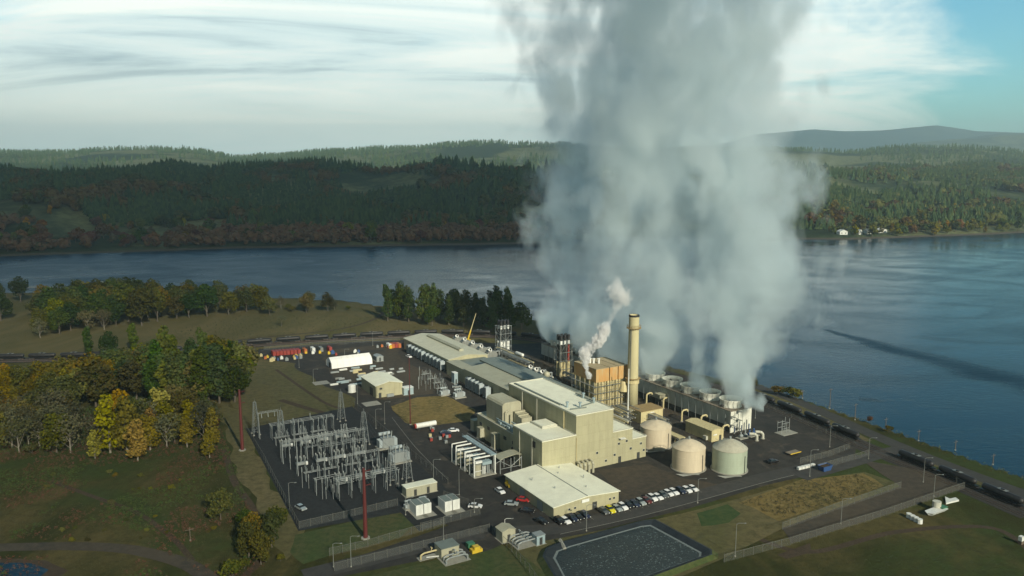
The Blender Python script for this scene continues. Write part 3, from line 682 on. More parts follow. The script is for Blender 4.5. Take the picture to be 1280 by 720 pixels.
T = thing('warehouse', 'low white roofed warehouse beside the parked cars', 'warehouse', (129, 180, 0))
MB().gable_body(117.7, 140.8, 180.2, 208.0, 0, 3.6, 4.5).build('wall', CREAM, T)
r = MB().gable_roof(117.7, 140.8, 180.2, 208.0, 3.6, 4.5, 0.2, 0.4).build('roof', WROOF, T)
sub(MB().box(129.1, 129.4, 179.9, 208.3, 4.68, 4.75), 'ridge_cap', TROOF, r)
for x, y in ((124.5, 190), (133, 186), (131.5, 199), (134.5, 203), (122, 199), (137, 193)):
    sub(MB().cyl(x, y, 3.9, 5.0, 0.16, 8), 'vent', GALV, r)
MB().bbox(128.6, 180.02, 3.35, 2.6, 0.1, 0.9).build('sign_panel', WHITE, T)
for x in (123, 125, 137.5, 139):
    f = MB().bbox(x, 180.15, 1.9, 0.8, 0.1, 0.8).build('window', TRIM, T); sub(MB().bbox(x, 180.08, 1.9, 0.6, 0.1, 0.6), 'pane', GLASS, f)
dd = MB(); door(dd, 132, 180.17, 1.6, 2.2); dd.build('door', DSTEEL, T)
dd = MB(); dd.box(117.58, 117.68, 186, 189, 0, 2.8); dd.build('roller_door', GALV, T)
dd = MB(); dd.box(117.58, 117.68, 196, 199, 0, 2.8); dd.build('roller_door', GALV, T)

T = thing('workshop', 'small cream workshop with pale gabled roof beside the laydown yard', 'building', (122.3, 318.6, 0))
MB().gable_body(116.2, 128.4, 318.6, 337.0, 0, 5.4, 6.7).build('wall', CREAM, T)
MB().gable_roof(116.2, 128.4, 318.6, 337.0, 5.4, 6.7).build('roof', WROOF, T)
dd = MB(); door(dd, 118, 318.56, 1.2, 2.2); dd.build('door', DSTEEL, T)
dd = MB(); dd.box(116.06, 116.16, 322, 326, 0, 3.6); dd.build('roller_door', DSTEEL, T)
f = MB().bbox(118.5, 318.54, 4.0, 1.2, 0.1, 0.8).build('window', DSTEEL, T)
MB().box(121, 124, 317.6, 318.5, 0, 1.3).build('bin_rack', GALV, T)
T = thing('storage_tent', 'long bright white fabric storage tent in the back yard', 'tent', (125, 377, 0))
mb = MB(); pr = [(377, 0), (377.2, 2.6), (379.2, 4.0), (381.5, 4.9), (383.8, 4.0), (385.8, 2.6), (386, 0)]
nn = len(pr); mb.add([(115, y, z) for y, z in pr]+[(136, y, z) for y, z in pr], [tuple(range(nn)), tuple(range(nn, 2*nn))[::-1]]+[(i, i+nn, i+1+nn, i+1) for i in range(nn-1)])
mb.build('cover', TENTW, T); MB().box(114.85, 114.98, 378.6, 381.2, 0.02, 2.7).build('door', DSTEEL, T)
for k in range(8):
    x = 115+k*3; MB().tube([(x, y*1.0+(0.06 if y > 381.5 else -0.06), z+0.05) for y, z in pr], 0.06, 4).build('rib', WHITE, T)

# cabinets: white air handling units along the halls
COOLP = paint('blue_grey_cabinet_paint', (0.36, 0.42, 0.44), 0.5, 0, 0.25)
T = thing('air_cooler', 'white louvred air cooler on legs against the hall wall', 'air cooler')
MB().box(-1.2, 1.2, -1.4, 1.4, 0.6, 3.6).build('cabinet', COOLP, T); MB().cyl(0, 0, 3.6, 3.95, 1.0, 14).build('fan_ring', COOLP, T)
MB().cyl(0, 0, 3.96, 3.98, 0.85, 14).build('fan', BLACK, T); lg = MB()
for sx in (-1, 1):
    for sy in (-1.2, 1.2): MB().box(sx-0.1, sx+0.1, sy-0.1, sy+0.1, 0, 0.6).build('leg', GALV, T)
lv = MB()
for k in range(7): lv.box(-1.26, -1.21, -1.2, 1.2, 0.9+k*0.38, 1.08+k*0.38)
lv.build('louvre', DSTEEL, T)
pc = Proto(T)
for k in range(10):
    pc.put(160.9, 388-k*4.3-(1.5 if k > 4 else 0), 0, 0, f'white air cooler, {ORD[k]} from the far end of the row beside the far turbine hall', 'air coolers along the far turbine hall', scale=(1, 1, 1.3))
for k in range(5):
    pc.put(157.3, 311-k*3.6-(2.5 if k == 4 else 0), 0, 0, f'white air cooler, {ORD[k]} from the far end of the row beside the grey roofed hall', 'air coolers along the grey roofed hall', scale=(1, 1, 1.45))

# ------------------------------------------------------------------ boiler, chimney, stacks
T = thing('boiler', 'tall boiler with rusty orange casing on cream steel columns', 'boiler', (191, 250, 0))
bx0, bx1, by0, by1, bz0, bz1 = 183.2, 198.8, 250.5, 266, 14.0, 19.3
seg = [(183.2, 189.6), (190.0, 193.9), (194.3, 198.8)]
for a, b_ in seg: MB().box(a, b_, by0, by1, bz0, bz1).build('casing', ORANGE, T)
rt = MB()
for a, b_ in seg: rt.box(a-0.05, b_+0.05, by0-0.05, by1+0.05, bz1+0.004, bz1+0.2)
rf = rt.build('roof', paint('tan_dusty_roof', (0.36, 0.30, 0.18), 0.85, 0, 0.5, 0.5, False, (0.16, 0.11, 0.06)), T)
for k in range(4): sub(MB().cyl(185.5+k*1.3+(k % 2)*0.4, 261.5-k*1.2, 19.5, 21.2, 0.42, 10).cyl(185.5+k*1.3+(k % 2)*0.4, 261.5-k*1.2, 21.2, 21.6, 0.6, 10), 'silencer', WHITE, rf)
x = bx0
for i in range(11):
    x = bx0+0.5+i*1.42; r = 0.5 if i % 3 else 0.32
    MB().bar((x, by0+0.4, 0.05), (x, by0+0.4, bz0), r, 10).build('column', YCREAM, T)
for i in range(5):
    MB().bar((bx0+0.2, by0+1+i*3.4, 0.05), (bx0+0.2, by0+1+i*3.4, bz0), 0.35, 8).build('column', YCREAM, T)
MB().box(bx0+1, bx1-1, by0+2, by1-1, 0.1, bz0-0.01).build('inner_casing', YCREAM, T)
fr = MB()
for z in (3.5, 6.5, 9.5, 12.3):
    fr.box(bx0-0.5, bx1+0.5, by0-0.9, by0-0.15, z, z+0.12)
    fr.bar((bx0-0.5, by0-0.9, z+1.1), (bx1+0.5, by0-0.9, z+1.1), 0.05, 4)
    fr.box(bx0-1.3, bx0-0.2, by0-0.9, by1, z, z+0.12)
    fr.bar((bx0-1.3, by0-0.9, z+1.1), (bx0-1.3, by1, z+1.1), 0.05, 4)
for i in range(8): fr.bar((bx0-0.4+i*2.1, by0-0.9, 0.05), (bx0-0.4+i*2.1, by0-0.9, 13), 0.09, 4)
for i in range(6): fr.bar((bx0-1.3, by0+i*3, 0.05), (bx0-1.3, by0+i*3, 14), 0.09, 4)
for i in range(7): fr.bar((bx0-0.4+i*2.1, by0-0.95, 0.1+(i % 2)*6), (bx0+1.7+i*2.1, by0-0.95, 6.1-(i % 2)*0+(i % 2)*6), 0.06, 4)
fr.build('platforms', STEEL, T)
hp = MB(); 
hp.lathe(196.8, 250.0, [(2.2, 9.0), (1.6, 12.5), (1.4, 13.1)], 14, True, True); hp.build('hopper', YCREAM, T)
# ducts & clutter around boiler, each a thing
random.seed(21)
T = thing('flue_duct', 'large cream flue duct linking the boiler to the chimney foot', 'duct', (199.5, 253, 0))
MB().box(199.3, 203.0, 250.2, 255, 6.6, 11.6).build('duct', YCREAM, T)
MB().bar((200, 251.4, 0.1), (200, 251.4, 6.6), 0.25, 6).bar((203, 251.4, 0.1), (203, 251.4, 6.6), 0.25, 6).bar((200, 254.6, 0.1), (200, 254.6, 6.6), 0.25, 6).build('support', YCREAM, T)
cx, cyy = 198.9, 247.1
T = thing('chimney', 'tall round cream concrete chimney beside the boiler', 'chimney', (cx, cyy, 0))
MB().lathe(cx, cyy, [(2.3, 0), (2.2, 15), (2.1, 30), (2.05, 40.0), (2.05, 40.6), (1.78, 40.6), (1.76, 38)], 32, True).build('shaft', CHIM, T, smooth=True)
MB().lathe(cx, cyy, [(2.08, 39.9), (2.12, 40.0), (2.12, 40.65), (1.76, 40.66)], 32).build('rim', BLACK, T)
MB().cyl(cx, cyy, 38.1, 38.2, 1.74, 24).build('flue', BLACK, T)
for z in (35.2,):
    g_ = MB().lathe(cx, cyy, [(2.05, z), (3.0, z+0.02), (3.0, z+0.15), (2.05, z+0.15)], 24).build('gallery', BROOF, T)
    hr = MB()
    for i in range(16):
        a = 2*math.pi*i/16; p = (cx+2.8*math.cos(a), cyy+2.8*math.sin(a)); q = (cx+2.8*math.cos(a+math.pi/8), cyy+2.8*math.sin(a+math.pi/8))
        hr.bar((*p, z+0.15), (*p, z+1.3), 0.05, 4).bar((*p, z+1.3), (*q, z+1.3), 0.05, 4).bar((*p, z+0.75), (*q, z+0.75), 0.04, 4)
    sub(hr, 'railing', BROOF, g_)
MB().lathe(cx, cyy, [(2.19, 14.6), (3.1, 14.62), (3.1, 14.8), (2.19, 14.8)], 20).build('gallery', BROOF, T)
MB().lathe(cx, cyy, [(2.2, 12.6), (2.6, 12.7), (2.6, 13.9), (2.2, 14.0)], 20).build('collar', YCREAM, T)
ld = MB().bar((cx-2.05, cyy-1.0, 0), (cx-1.95, cyy-1.0, 35), 0.07, 4).bar((cx-2.15, cyy-0.5, 0), (cx-2.0, cyy-0.5, 35), 0.07, 4); ld.build('ladder', STEEL, T)

def stack_tower(x, y, h, label, dark):
    T = thing('stack_tower', label, 'exhaust stacks', (x, y, 0), 'lattice stack towers')
    hw, hd = 3.3, 2.6
    fr = MB(); lv = [0, 4, 8, 12, h-4.3] if h > 18 else [0, 3.5, 7, 10.5, h-3]
    for sx in (-1, 0, 1):
        for sy in (-1, 1): fr.bar((x+sx*hw, y+sy*hd, 0), (x+sx*hw, y+sy*hd, lv[-1]), 0.14, 4)
    for z in lv[1:]:
        for sy in (-1, 1): fr.bar((x-hw-0.4, y+sy*hd, z), (x+hw+0.4, y+sy*hd, z), 0.14, 4)
        for sx in (-1, 0, 1): fr.bar((x+sx*hw, y-hd, z), (x+sx*hw, y+hd, z), 0.12, 4)
    for i, (a, b_) in enumerate(zip(lv, lv[1:])):
        for sx in (0, 1):
            p, q = (x-hw+sx*hw, x+sx*hw) if (i+sx) % 2 else (x+sx*hw, x-hw+sx*hw)
            fr.bar((p, y-hd-0.05, a), (q, y-hd-0.05, b_), 0.07, 4); fr.bar((p, y+hd+0.05, a), (q, y+hd+0.05, b_), 0.07, 4)
        fr.bar((x-hw-0.05, y-hd, a), (x-hw-0.05, y+hd, b_), 0.07, 4); fr.bar((x+hw+0.05, y-hd, a), (x+hw+0.05, y+hd, b_), 0.07, 4)
    fr.build('frame', GALV if not dark else STEEL, T)
    for sx in (-1, 0, 1):
        for sy in (-0.5, 0.5):
            px_, py_ = x+sx*2.1, y+sy*2.6
            s = MB().cyl(px_, py_, 0.3, h*0.36, 0.85, 14).build('stack', YCREAM if dark else WHITE, T, smooth=False)
            sub(MB().cyl(px_, py_, h*0.36, h-4.6, 0.5, 12), 'pipe', DSTEEL if not dark else (RED if sx == 1 else DSTEEL), s)
            sub(MB().cyl(px_, py_, h-4.6, h-2.6, 0.6, 12), 'collar', WHITE, s)
            sub(MB().cyl(px_, py_, h-2.6, h, 0.75, 12), 'cap', BLACK, s)
    return T
stack_tower(206.5, 309, 20.3, 'lattice tower of six black capped exhaust stacks beside the steam', True)
stack_tower(206, 366, 17.6, 'far lattice tower of black capped exhaust stacks near the dark trees', False)

# heat recovery units along the right side of the far hall
T = thing('heat_exchanger', 'grey sloped casing with a round white hood', 'heat exchanger')
mb = MB(); pr = [(-2.2, 0), (-2.2, 4.6), (-1.2, 5.6), (2.8, 5.0), (4.5, 2.2), (4.5, 0)]
mb.add([(x, -1.5, z) for x, z in pr]+[(x, 1.5, z) for x, z in pr], [tuple(range(6)), tuple(range(6, 12))[::-1]]+[(i, i+6, (i+1) % 6+6, (i+1) % 6) for i in range(6)]); mb.build('casing', STEEL, T)
hd = MB().bar((-0.4, -0.9, 5.3), (-0.9, -1.9, 6.4), 0.95, 14).build('hood', WHITE, T)
MB().bar((-0.905, -1.905, 6.41), (-0.93, -1.93, 6.44), 0.7, 12).build('opening', BLACK, T)
MB().tube([(3, 0, 4.6), (5.5, 0, 4.6), (5.5, 0, 0.1)], 0.3, 8).build('pipe', GALV, T)
ph = Proto(T)
for k in range(5): ph.put(190.5, 391-k*9.6, 0, 0, f'grey heat exchanger with white hood, {ORD[k]} from the far end beside the far hall', 'heat exchangers beside the far hall')
for k in range(3): ph.put(190.5, 313-k*5.2, 0, 0, f'grey heat exchanger with white hood, {ORD[k]} from the far end before the dark lattice stacks', 'heat exchangers before the dark stacks', scale=1.0)

# ------------------------------------------------------------------ cooling tower
T = thing('cooling_tower', 'long pale cooling tower bank with a row of round fan stacks steaming', 'cooling tower', (221, 209, 0))
cy1 = 343
MB().box(215.6, 226.2, 209.4, cy1, 2.6, 8.2).build('wall', CTWALL, T)
MB().box(215.9, 225.9, 209.7, cy1-0.3, 0.05, 2.6).build('air_inlet', BASEM, T)
MB().box(215.5, 226.3, 209.2, 209.39, 0.05, 8.25).build('end_wall', CTEND, T)
MB().box(215.3, 226.5, 209.1, cy1+0.2, 8.26, 8.45).build('deck', DECK, T)
rl = MB()
for x in (215.4, 226.4):
    for y in range(210, 343, 4): rl.bar((x, y, 8.45), (x, y, 9.5), 0.045, 4)
    rl.bar((x, 209.3, 9.5), (x, cy1, 9.5), 0.05, 4); rl.bar((x, 209.3, 9.0), (x, cy1, 9.0), 0.04, 4)
rl.build('railing', STEEL, T)
for y in range(212, 342, 4): MB().bar((215.5, y, 0.05), (215.5, y, 8.1), 0.09, 4).build('wall_post', GALV, T)
for k in range(12):
    y = 215+k*11.1
    s = MB().lathe(221, y, [(4.2, 8.46), (3.95, 9.3), (3.9, 10.0), (4.35, 11.2), (4.35, 11.3), (4.22, 11.3), (3.8, 10.0), (3.85, 8.6)], 30).build('fan_stack', CTEND, T, smooth=True)
    fb = MB()
    for i in range(6):
        a = i*math.pi/3; fb.bar((221, y, 9.8), (221+3.7*math.cos(a), y+3.7*math.sin(a), 9.9), 0.28, 4)
    fb.cyl(221, y, 9.5, 10.1, 0.6, 10); sub(fb, 'fan', DSTEEL, s)
    rg = MB()
    for i in range(15):
        a = 2*math.pi*i/15; rg.bar((221+4.22*math.cos(a), y+4.22*math.sin(a), 8.46), (221+4.4*math.cos(a), y+4.4*math.sin(a), 11.2), 0.07, 4)
    sub(rg, 'rib', GALV, s)
    sub(MB().box(216.2, 217.2, y-0.6, y+0.6, 8.46, 9.3), 'motor', DSTEEL, s)
stt = MB()
for i in range(5):
    z = i*1.65; a, b_ = (215.7, 218.5) if i % 2 == 0 else (218.5, 215.7)
    stt.bar((a, 207.6, z+0.1), (b_, 207.6, z+1.75), 0.12, 4).box(214.9 if i % 2 else 218.2, 215.9 if i % 2 else 219.2, 206.8, 209.0, z+1.65, z+1.75)
for x in (214.9, 219.2):
    for y in (206.8, 209.0): stt.bar((x, y, 0), (x, y, 9.4), 0.09, 4)
stt.build('stair_tower', STEEL, T)
for k in range(7):
    x = 217.5+k*1.25
    MB().bar((x, 208.9, 0.1), (x, 208.9, 2.2+(k*7 % 3)*0.9), 0.16, 6).build('riser', GALV if k % 3 else BLUE, T)
# cane pipes
T = thing('cane_pipe', 'cream bent riser pipe in front of the cooling tower', 'pipe')
MB().tube([(0, 0, 0), (0, 0, 3.7), (0.3, 0, 4.3), (1.2, 0, 4.5), (2.4, 0, 4.5), (2.9, 0, 4.2), (2.9, 0, 3.7)], 0.34, 10).build('riser', YCREAM, T); MB().cyl(0, 0, 0, 0.3, 0.6, 10).build('flange', CONC, T)
pq = Proto(T)
for k, (px_, py_) in enumerate(((808, 505), (829, 511), (852, 527), (876, 534), (903, 547))):
    x, y = L(px_, py_); pq.put(x, y, 0, 0, f'cream bent riser pipe before the cooling tower, {ORD[k]} from the left', 'bent riser pipes before the cooling tower')
T = thing('elbow_pipe', 'thick pale elbow pipe at the near end of the cooling tower', 'pipe')
MB().tube([(0, 0, 0), (0, 0, 1.6), (-0.3, 0.2, 2.3), (-0.9, 0.6, 2.6), (-2.2, 1.6, 2.6)], 0.5, 12).build('pipe', TRIM, T); MB().cyl(0, 0, 0, 0.25, 0.8, 12).build('flange', CONC, T)
pq2 = Proto(T)
for k, (px_, py_) in enumerate(((946, 551), (953.5, 548.5))):
    x, y = L(px_, py_); pq2.put(x, y, 0, 0, f'thick pale elbow pipe, {("left", "right")[k]} of two by the cooling tower end', 'elbow pipes by the cooling tower end')
pm = thing('pump_set', 'cluster of blue and white pumps at the cooling tower end', 'pumps', (*L(934, 546), 0))
x, y = L(934, 546)
for k in range(4): MB().bar((x-4+k*2.2, y, 0.9), (x-2.6+k*2.2, y, 0.9), 0.55, 10).cyl(x-3.3+k*2.2, y, 1.3, 2.4+0.3*(k % 2), 0.3, 8).build('pump', BLUE if k > 1 else GALV, pm)
MB().box(x-5, x+5, y-1.4, y+1.2, 0.02, 0.3).build('plinth', CONC, pm)
# pump house etc.
T = thing('pump_house', 'long narrow cream pump house between tanks and cooling tower', 'building', (205, 205, 0))
MB().gable_body(202.2, 207.9, 205.2, 219.0, 0, 4.2, 4.7).build('wall', YCREAM, T); r = MB().gable_roof(202.2, 207.9, 205.2, 219.0, 4.2, 4.7, 0.15, 0.2).build('roof', YCREAM, T)
dd = MB(); door(dd, 206.4, 205.15, 1.0, 2.1); dd.build('door', DSTEEL, T); MB().bbox(203.8, 205.12, 2.6, 1.8, 0.1, 0.4).build('vent', WHITE, T)
MB().box(201.2, 202.1, 207, 208.6, 0.4, 1.8).build('cabinet', TRIM, T)
T = thing('brown_roofed_shed', 'cream shed with rusty brown flat roof behind the tanks', 'building', (194, 229, 0))
x0, y0 = L(801, 530)
MB().box(x0, x0+11, y0, y0+7.5, 0, 4.7).build('wall', YCREAM, T); MB().box(x0-0.2, x0+11.2, y0-0.2, y0+7.7, 4.7, 4.9).build('roof', BROOF, T)
MB().bbox(x0+5.5, y0-0.06, 2.0, 3.6, 0.1, 2.8).build('roller_door', DECK, T); MB().bbox(x0+5.5, y0-0.1, 3.9, 2.0, 0.14, 0.3).build('lamp_panel', WHITE, T)
x0, y0 = L(845, 552)
T = thing('pipe_shelter', 'narrow cream roofed shelter behind the front tanks', 'shelter', (x0, y0, 0))
MB().box(x0-1.4, x0+1.4, y0-3.4, y0+4.5, 2.3, 2.5).build('roof', YCREAM, T)
lg = MB()
for sx in (-1.2, 1.2):
    for k in range(4): MB().bar((x0+sx, y0-3.2+k*2.4, 0), (x0+sx, y0-3.2+k*2.4, 2.3), 0.1, 4).build('post', YCREAM, T)
x0, y0 = L(829, 508)
T = thing('hopper_bin', 'pale canopy hopper on legs behind the brown roofed shed', 'hopper', (x0, y0, 0))
MB().lathe(x0, y0, [(0.7, 2.0), (2.0, 4.0), (2.0, 5.6)], 4, True, True).build('bin', CREAM2, T); MB().box(x0-3.4, x0+3.4, y0-1.8, y0+1.8, 5.62, 5.8).build('canopy', CREAM2, T)
lg = MB()
for sx in (-1.4, 1.4):
    for sy in (-1.4, 1.4): MB().bar((x0+sx, y0+sy, 0), (x0+sx, y0+sy, 5.6), 0.1, 4).build('leg', STEEL, T)

# ------------------------------------------------------------------ storage tanks
def tank(px_, py_, r, h, ha, mat, label, rail=True):
    x, y = G(px_, py_); d = math.hypot(x, y); x += x/d*r; y += y/d*r; x, y = W2L(x, y)
    T = thing('storage_tank', label, 'tank', (x, y, 0), 'round storage tanks')
    MB().lathe(x, y, [(r, 0.25), (r, h)], 48).build('shell', mat, T, smooth=True)
    MB().lathe(x, y, [(r+0.1, h), (r+0.1, h+0.12), (r*0.72, h+(ha-h)*0.48), (r*0.4, h+(ha-h)*0.8), (0.5, ha)], 48, False, True).build('dome', TANKTOP if mat is not PINKT else PINKT, T)
    MB().cyl(x, y, 0.02, 0.26, r+0.5, 40).build('plinth', CONC, T)
    MB().cyl(x, y, ha-0.05, ha+0.9, 0.35, 10).build('vent', GALV, T)
    hp = MB()
    for zz in (h/3, 2*h/3): hp.lathe(x, y, [(r+0.0, zz-0.05), (r+0.05, zz-0.03), (r+0.05, zz+0.03), (r, zz+0.05)], 48)
    hp.build('hoop', mat, T)
    # ladder / pipe in front, facing the yard
    a = R(-78); dx, dy = math.cos(a)*(r+0.15), math.sin(a)*(r+0.15)
    MB().tube([(x+dx, y+dy, 0.2), (x+dx, y+dy, h*0.8)], 0.1, 6).build('level_pipe', DSTEEL, T)
    st = MB()
    for i in range(22):
        a0 = R(0)+i*R(4.2); a1 = a0+R(4.2); z0 = h*i/22; z1 = h*(i+1)/22
        p = lambda a, z, rr: (x+math.cos(a)*rr, y+math.sin(a)*rr, z)
        st.bar(p(a0, z0, r+0.5), p(a1, z1, r+0.5), 0.16, 4); st.bar(p(a0, z0+1.1, r+0.8), p(a1, z1+1.1, r+0.8), 0.05, 4)
    st.build('stair', STEEL, T)
    rr = MB()
    for i in range(10):
        a0 = R(-30)+i*R(12); q0 = (x+math.cos(a0)*(r-0.1), y+math.sin(a0)*(r-0.1)); q1 = (x+math.cos(a0+R(12))*(r-0.1), y+math.sin(a0+R(12))*(r-0.1))
        rr.bar((*q0, h), (*q0, h+1.1), 0.05, 4).bar((*q0, h+1.1), (*q1, h+1.1), 0.05, 4)
    rr.build('railing', STEEL, T)
    hr = MB()
    for i in range(6): hr.tube([(x-r-2-i*0.1, y-r+i*0.5, 0.3), (x-r*0.3, y-r-0.9-i*0.16, 0.3), (x+r*0.6, y-r-0.6, 0.3)][:2], 0.1, 6)
    hr.build('pipe', STEEL, T)
tank(819, 563, 5.5, 7.2, 9.4, PINKT, 'pinkish cream tank behind, against the stepped white roofed building')
tank(860, 592, 5.4, 7.3, 9.9, PINKT, 'pinkish cream tank standing in front, left of the pale green one')
tank(911, 594, 5.6, 7.5, 10.4, GREENT, 'pale green tank, rightmost of the three')

# ------------------------------------------------------------------ process clutter
def pipe_rack(x0, x1, y0, y1, z, label, seed, nlev=2, mat=STEEL):
    random.seed(seed)
    T = thing('pipe_rack', label, 'pipe rack', ((x0+x1)/2, (y0+y1)/2, 0), 'steel pipe racks')
    fr = MB(); n = max(2, int(abs(y1-y0)/4)+1)
    for i in range(n):
        y = lerp(y0, y1, i/(n-1))
        for x in (x0, x1): fr.bar((x, y, 0), (x, y, z), 0.12, 4)
        for l in range(nlev): fr.bar((x0, y, z*(l+1)/nlev), (x1, y, z*(l+1)/nlev), 0.12, 4)
    for x in (x0, x1): fr.bar((x, y0, z), (x, y1, z), 0.12, 4)
    for i in range(0, n-1, 2):
        fr.bar((x0, lerp(y0, y1, i/(n-1)), 0), (x0, lerp(y0, y1, (i+1)/(n-1)), z), 0.06, 4)
    fr.build('frame', mat, T)
    for l in range(nlev):
        zz = z*(l+1)/nlev+0.3; x = x0+0.4
        while x < x1-0.2:
            r = random.choice((0.12, 0.18, 0.28)); x += r
            m_ = random.choice((GALV, STEEL, TRIM, YCREAM, STEEL))
            MB().tube([(x, y0-random.uniform(0, 1.5), zz), (x, lerp(y0, y1, random.uniform(0.7, 1.05)), zz), (x+random.uniform(-1, 1), lerp(y0, y1, 1), zz-random.uniform(0, 1.5))], r, 6).build('pipe', m_, T)
            x += r+random.uniform(0.25, 0.7)
    return T
pipe_rack(193.5, 198, 322, 346, 5, 'pipe rack between the two rows of hooded exchangers', 1)
pipe_rack(200, 204, 272, 300, 4.5, 'pipe rack from the boiler back to the dark stacks', 2)
pipe_rack(184.5, 189, 284, 299, 5.5, 'pipe rack beside the grey roofed turbine hall', 3)
pipe_rack(209.5, 213, 262, 300, 4.0, 'pipe rack along the cooling tower wall', 4)
pipe_rack(172.5, 183, 228, 247, 4.5, 'tangled pipe rack at the foot of the boiler', 5, 2)
pipe_rack(186, 195.5, 238, 247.5, 4.5, 'pipe rack under the boiler front and chimney', 6, 3)
pipe_rack(161, 170, 262, 282, 9.4, 'tall pipe rack behind the white roof of the boiler hall', 7, 3)
pipe_rack(198.5, 203, 346, 362, 4, 'pipe rack by the far lattice stacks', 8)
pipe_rack(196, 200, 226, 245, 3.2, 'low pipe rack behind the brown roofed shed', 9)
# deaerator / steam drum vessels
def vessel(x, y, z, l, r, mat, label, axis='y'):
    T = thing('horizontal_vessel', label, 'vessel', (x, y, 0), 'horizontal steel vessels')
    mb = MB(); ends = [(-l/2, r*0.5), (-l/2+r*0.3, r*0.88), (-l/2+r*0.7, r), (l/2-r*0.7, r), (l/2-r*0.3, r*0.88), (l/2, r*0.5)]
    n_ = 16; vs = []; fs = []
    for t_, rr in ends:
        for i in range(n_):
            a = 2*math.pi*i/n_; u_, v_ = rr*math.cos(a), z+rr*math.sin(a)
            vs.append((x+u_, y+t_, v_) if axis == 'y' else (x+t_, y+u_, v_))
    for k in range(5):
        for i in range(n_): fs.append((k*n_+i, k*n_+(i+1) % n_, (k+1)*n_+(i+1) % n_, (k+1)*n_+i))
    fs += [tuple(range(n_))[::-1], tuple(range(5*n_, 6*n_))]
    mb.add(vs, fs); mb.build('shell', mat, T, smooth=True)
    for s in (-1, 1):
        q = (x, y+s*l*0.3) if axis == 'y' else (x+s*l*0.3, y)
        MB().bbox(q[0], q[1], z/2-r*0.3, 0.5 if axis == 'x' else r*1.2, 0.5 if axis == 'y' else r*1.2, z-r*0.5).build('saddle', CONC, T)
vessel(187, 305, 3.4, 9, 1.5, STEEL, 'grey horizontal vessel next to the dark stacks')
vessel(190.5, 278, 2.8, 7, 1.3, GALV, 'silvery horizontal vessel behind the boiler hall roof')
vessel(186, 291.5, 7.6, 3, 1.4, CREAM2, 'pale domed vessel standing above the boiler hall roof edge')
vessel(197.5, 334.5, 6.6, 7, 0.8, WHITE, 'white drum lying on the rack between the exchangers')
vessel(211.5, 318, 2, 7, 1.1, GALV, 'silvery vessel beside the far part of the cooling tower')
random.seed(5)
for k in range(26):
    x, y = random.uniform(192, 212), random.uniform(266, 352)
    if abs(x-206.5) < 5 and abs(y-309) < 5: continue
    if 193 < x < 205 and (320 < y < 348 or 270 < y < 302): continue
    w_, d_, h_ = random.uniform(1.2, 3), random.uniform(1.2, 3.4), random.uniform(1.2, 3.2)
    m_ = random.choice((STEEL, GALV, TRIM, DSTEEL, YCREAM, TROOF))
    T = thing('equipment_skid', '', 'equipment', (x, y, 0), 'equipment skids behind the halls')
    MB().box(x-w_/2, x+w_/2, y-d_/2, y+d_/2, 0.3, h_).build('cabinet', m_, T)
    MB().box(x-w_/2-0.2, x+w_/2+0.2, y-d_/2-0.2, y+d_/2+0.2, 0.02, 0.3).build('base', CONC, T)
    MB().tube([(x+w_/2, y, h_*0.6), (x+w_/2+1, y, h_*0.6), (x+w_/2+1, y-2, h_*0.6), (x+w_/2+1, y-2, 0.1)], 0.14, 6).build('pipe', GALV, T)
    T['label'] = 'small %s equipment cabinet with a bent pipe among the pipework behind the halls' % {'grey_steel': 'grey', 'galvanised_steel': 'silvery', 'pale_trim': 'pale', 'dark_steel': 'dark', 'yellow_cream_paint': 'cream', 'teal_grey_roof': 'dark teal'}[m_.name]
# light mast by boiler
T = thing('lightning_mast', 'thin white mast in front of the boiler', 'mast', (*L(784.5, 527), 0)); x, y = L(784.5, 527)
MB().bar((x, y, 0), (x, y, hgt(784.5, 527, 461)), 0.3, 8, 0.2).build('pole', WHITE, T); MB().cyl(x, y, 0, 0.3, 0.6, 10).build('base', CONC, T)

# GSU / air-intake piping bank left of the main building
random.seed(3)
def frame_unit(x, y, k):
    T = thing('inverter_bay', f'white pipe framed equipment bay, {ORD[k]} from the left beside the annex', 'equipment', (x, y, 0), 'white framed equipment bays')
    fr = MB()
    for sx in (0, 7.6): fr.bar((x+sx, y, 0), (x+sx, y, 6.6 if sx == 0 else 6.6), 0.24, 6)
    fr.tube([(x, y, 6.6), (x+7.6, y, 6.6), (x+7.6, y+3.2, 6.6)], 0.26, 6); fr.bar((x, y+3.2, 0), (x, y+3.2, 6.4), 0.2, 6).bar((x, y+3.2, 6.4), (x+7.6, y+3.2, 6.4), 0.2, 6)
    fr.tube([(x, y, 2.1), (x+2.6, y, 2.1)], 0.12, 6); fr.build('frame', WHITE, T)
    MB().cyl(x+1.9, y+1.5, 0.4, 3.9, 1.2, 14).build('tank', CREAM2, T); MB().cyl(x+4.2, y+1.5, 0.4, 2.9, 0.6, 12).build('tank', WHITE, T)
    MB().cyl(x+5.8, y+1.4, 0.4, 3.2, 0.5, 12).build('tank', GALV, T)
    MB().box(x+3.2, x+6.6, y+0.4, y+2.5, 3.6, 4.6).build('box', LBLUE, T); MB().box(x+0.6, x+3.0, y+0.2, y+1.0, 4.6, 5.3).build('box', WHITE, T)
    MB().box(x-0.3, x+8, y-0.4, y+3.6, 0.03, 0.35).build('plinth', CONC, T)
    lv = MB()
    for i in range(5): lv.tube([(x+3.0+i*0.9, y+0.3, 0.5), (x+3.0+i*0.9, y+0.3, 3.3), (x+3.4+i*0.9, y+1.5, 3.3)], 0.08, 5)
    lv.build('conduit', GALV, T)
bx, by = L(593, 598)
for k in range(3): frame_unit(bx, by+(2-k)*6.6, k)
T = thing('rack_roof', 'grey curved roof on braced white legs beside the boiler hall', 'canopy', (bx+9, by, 0))
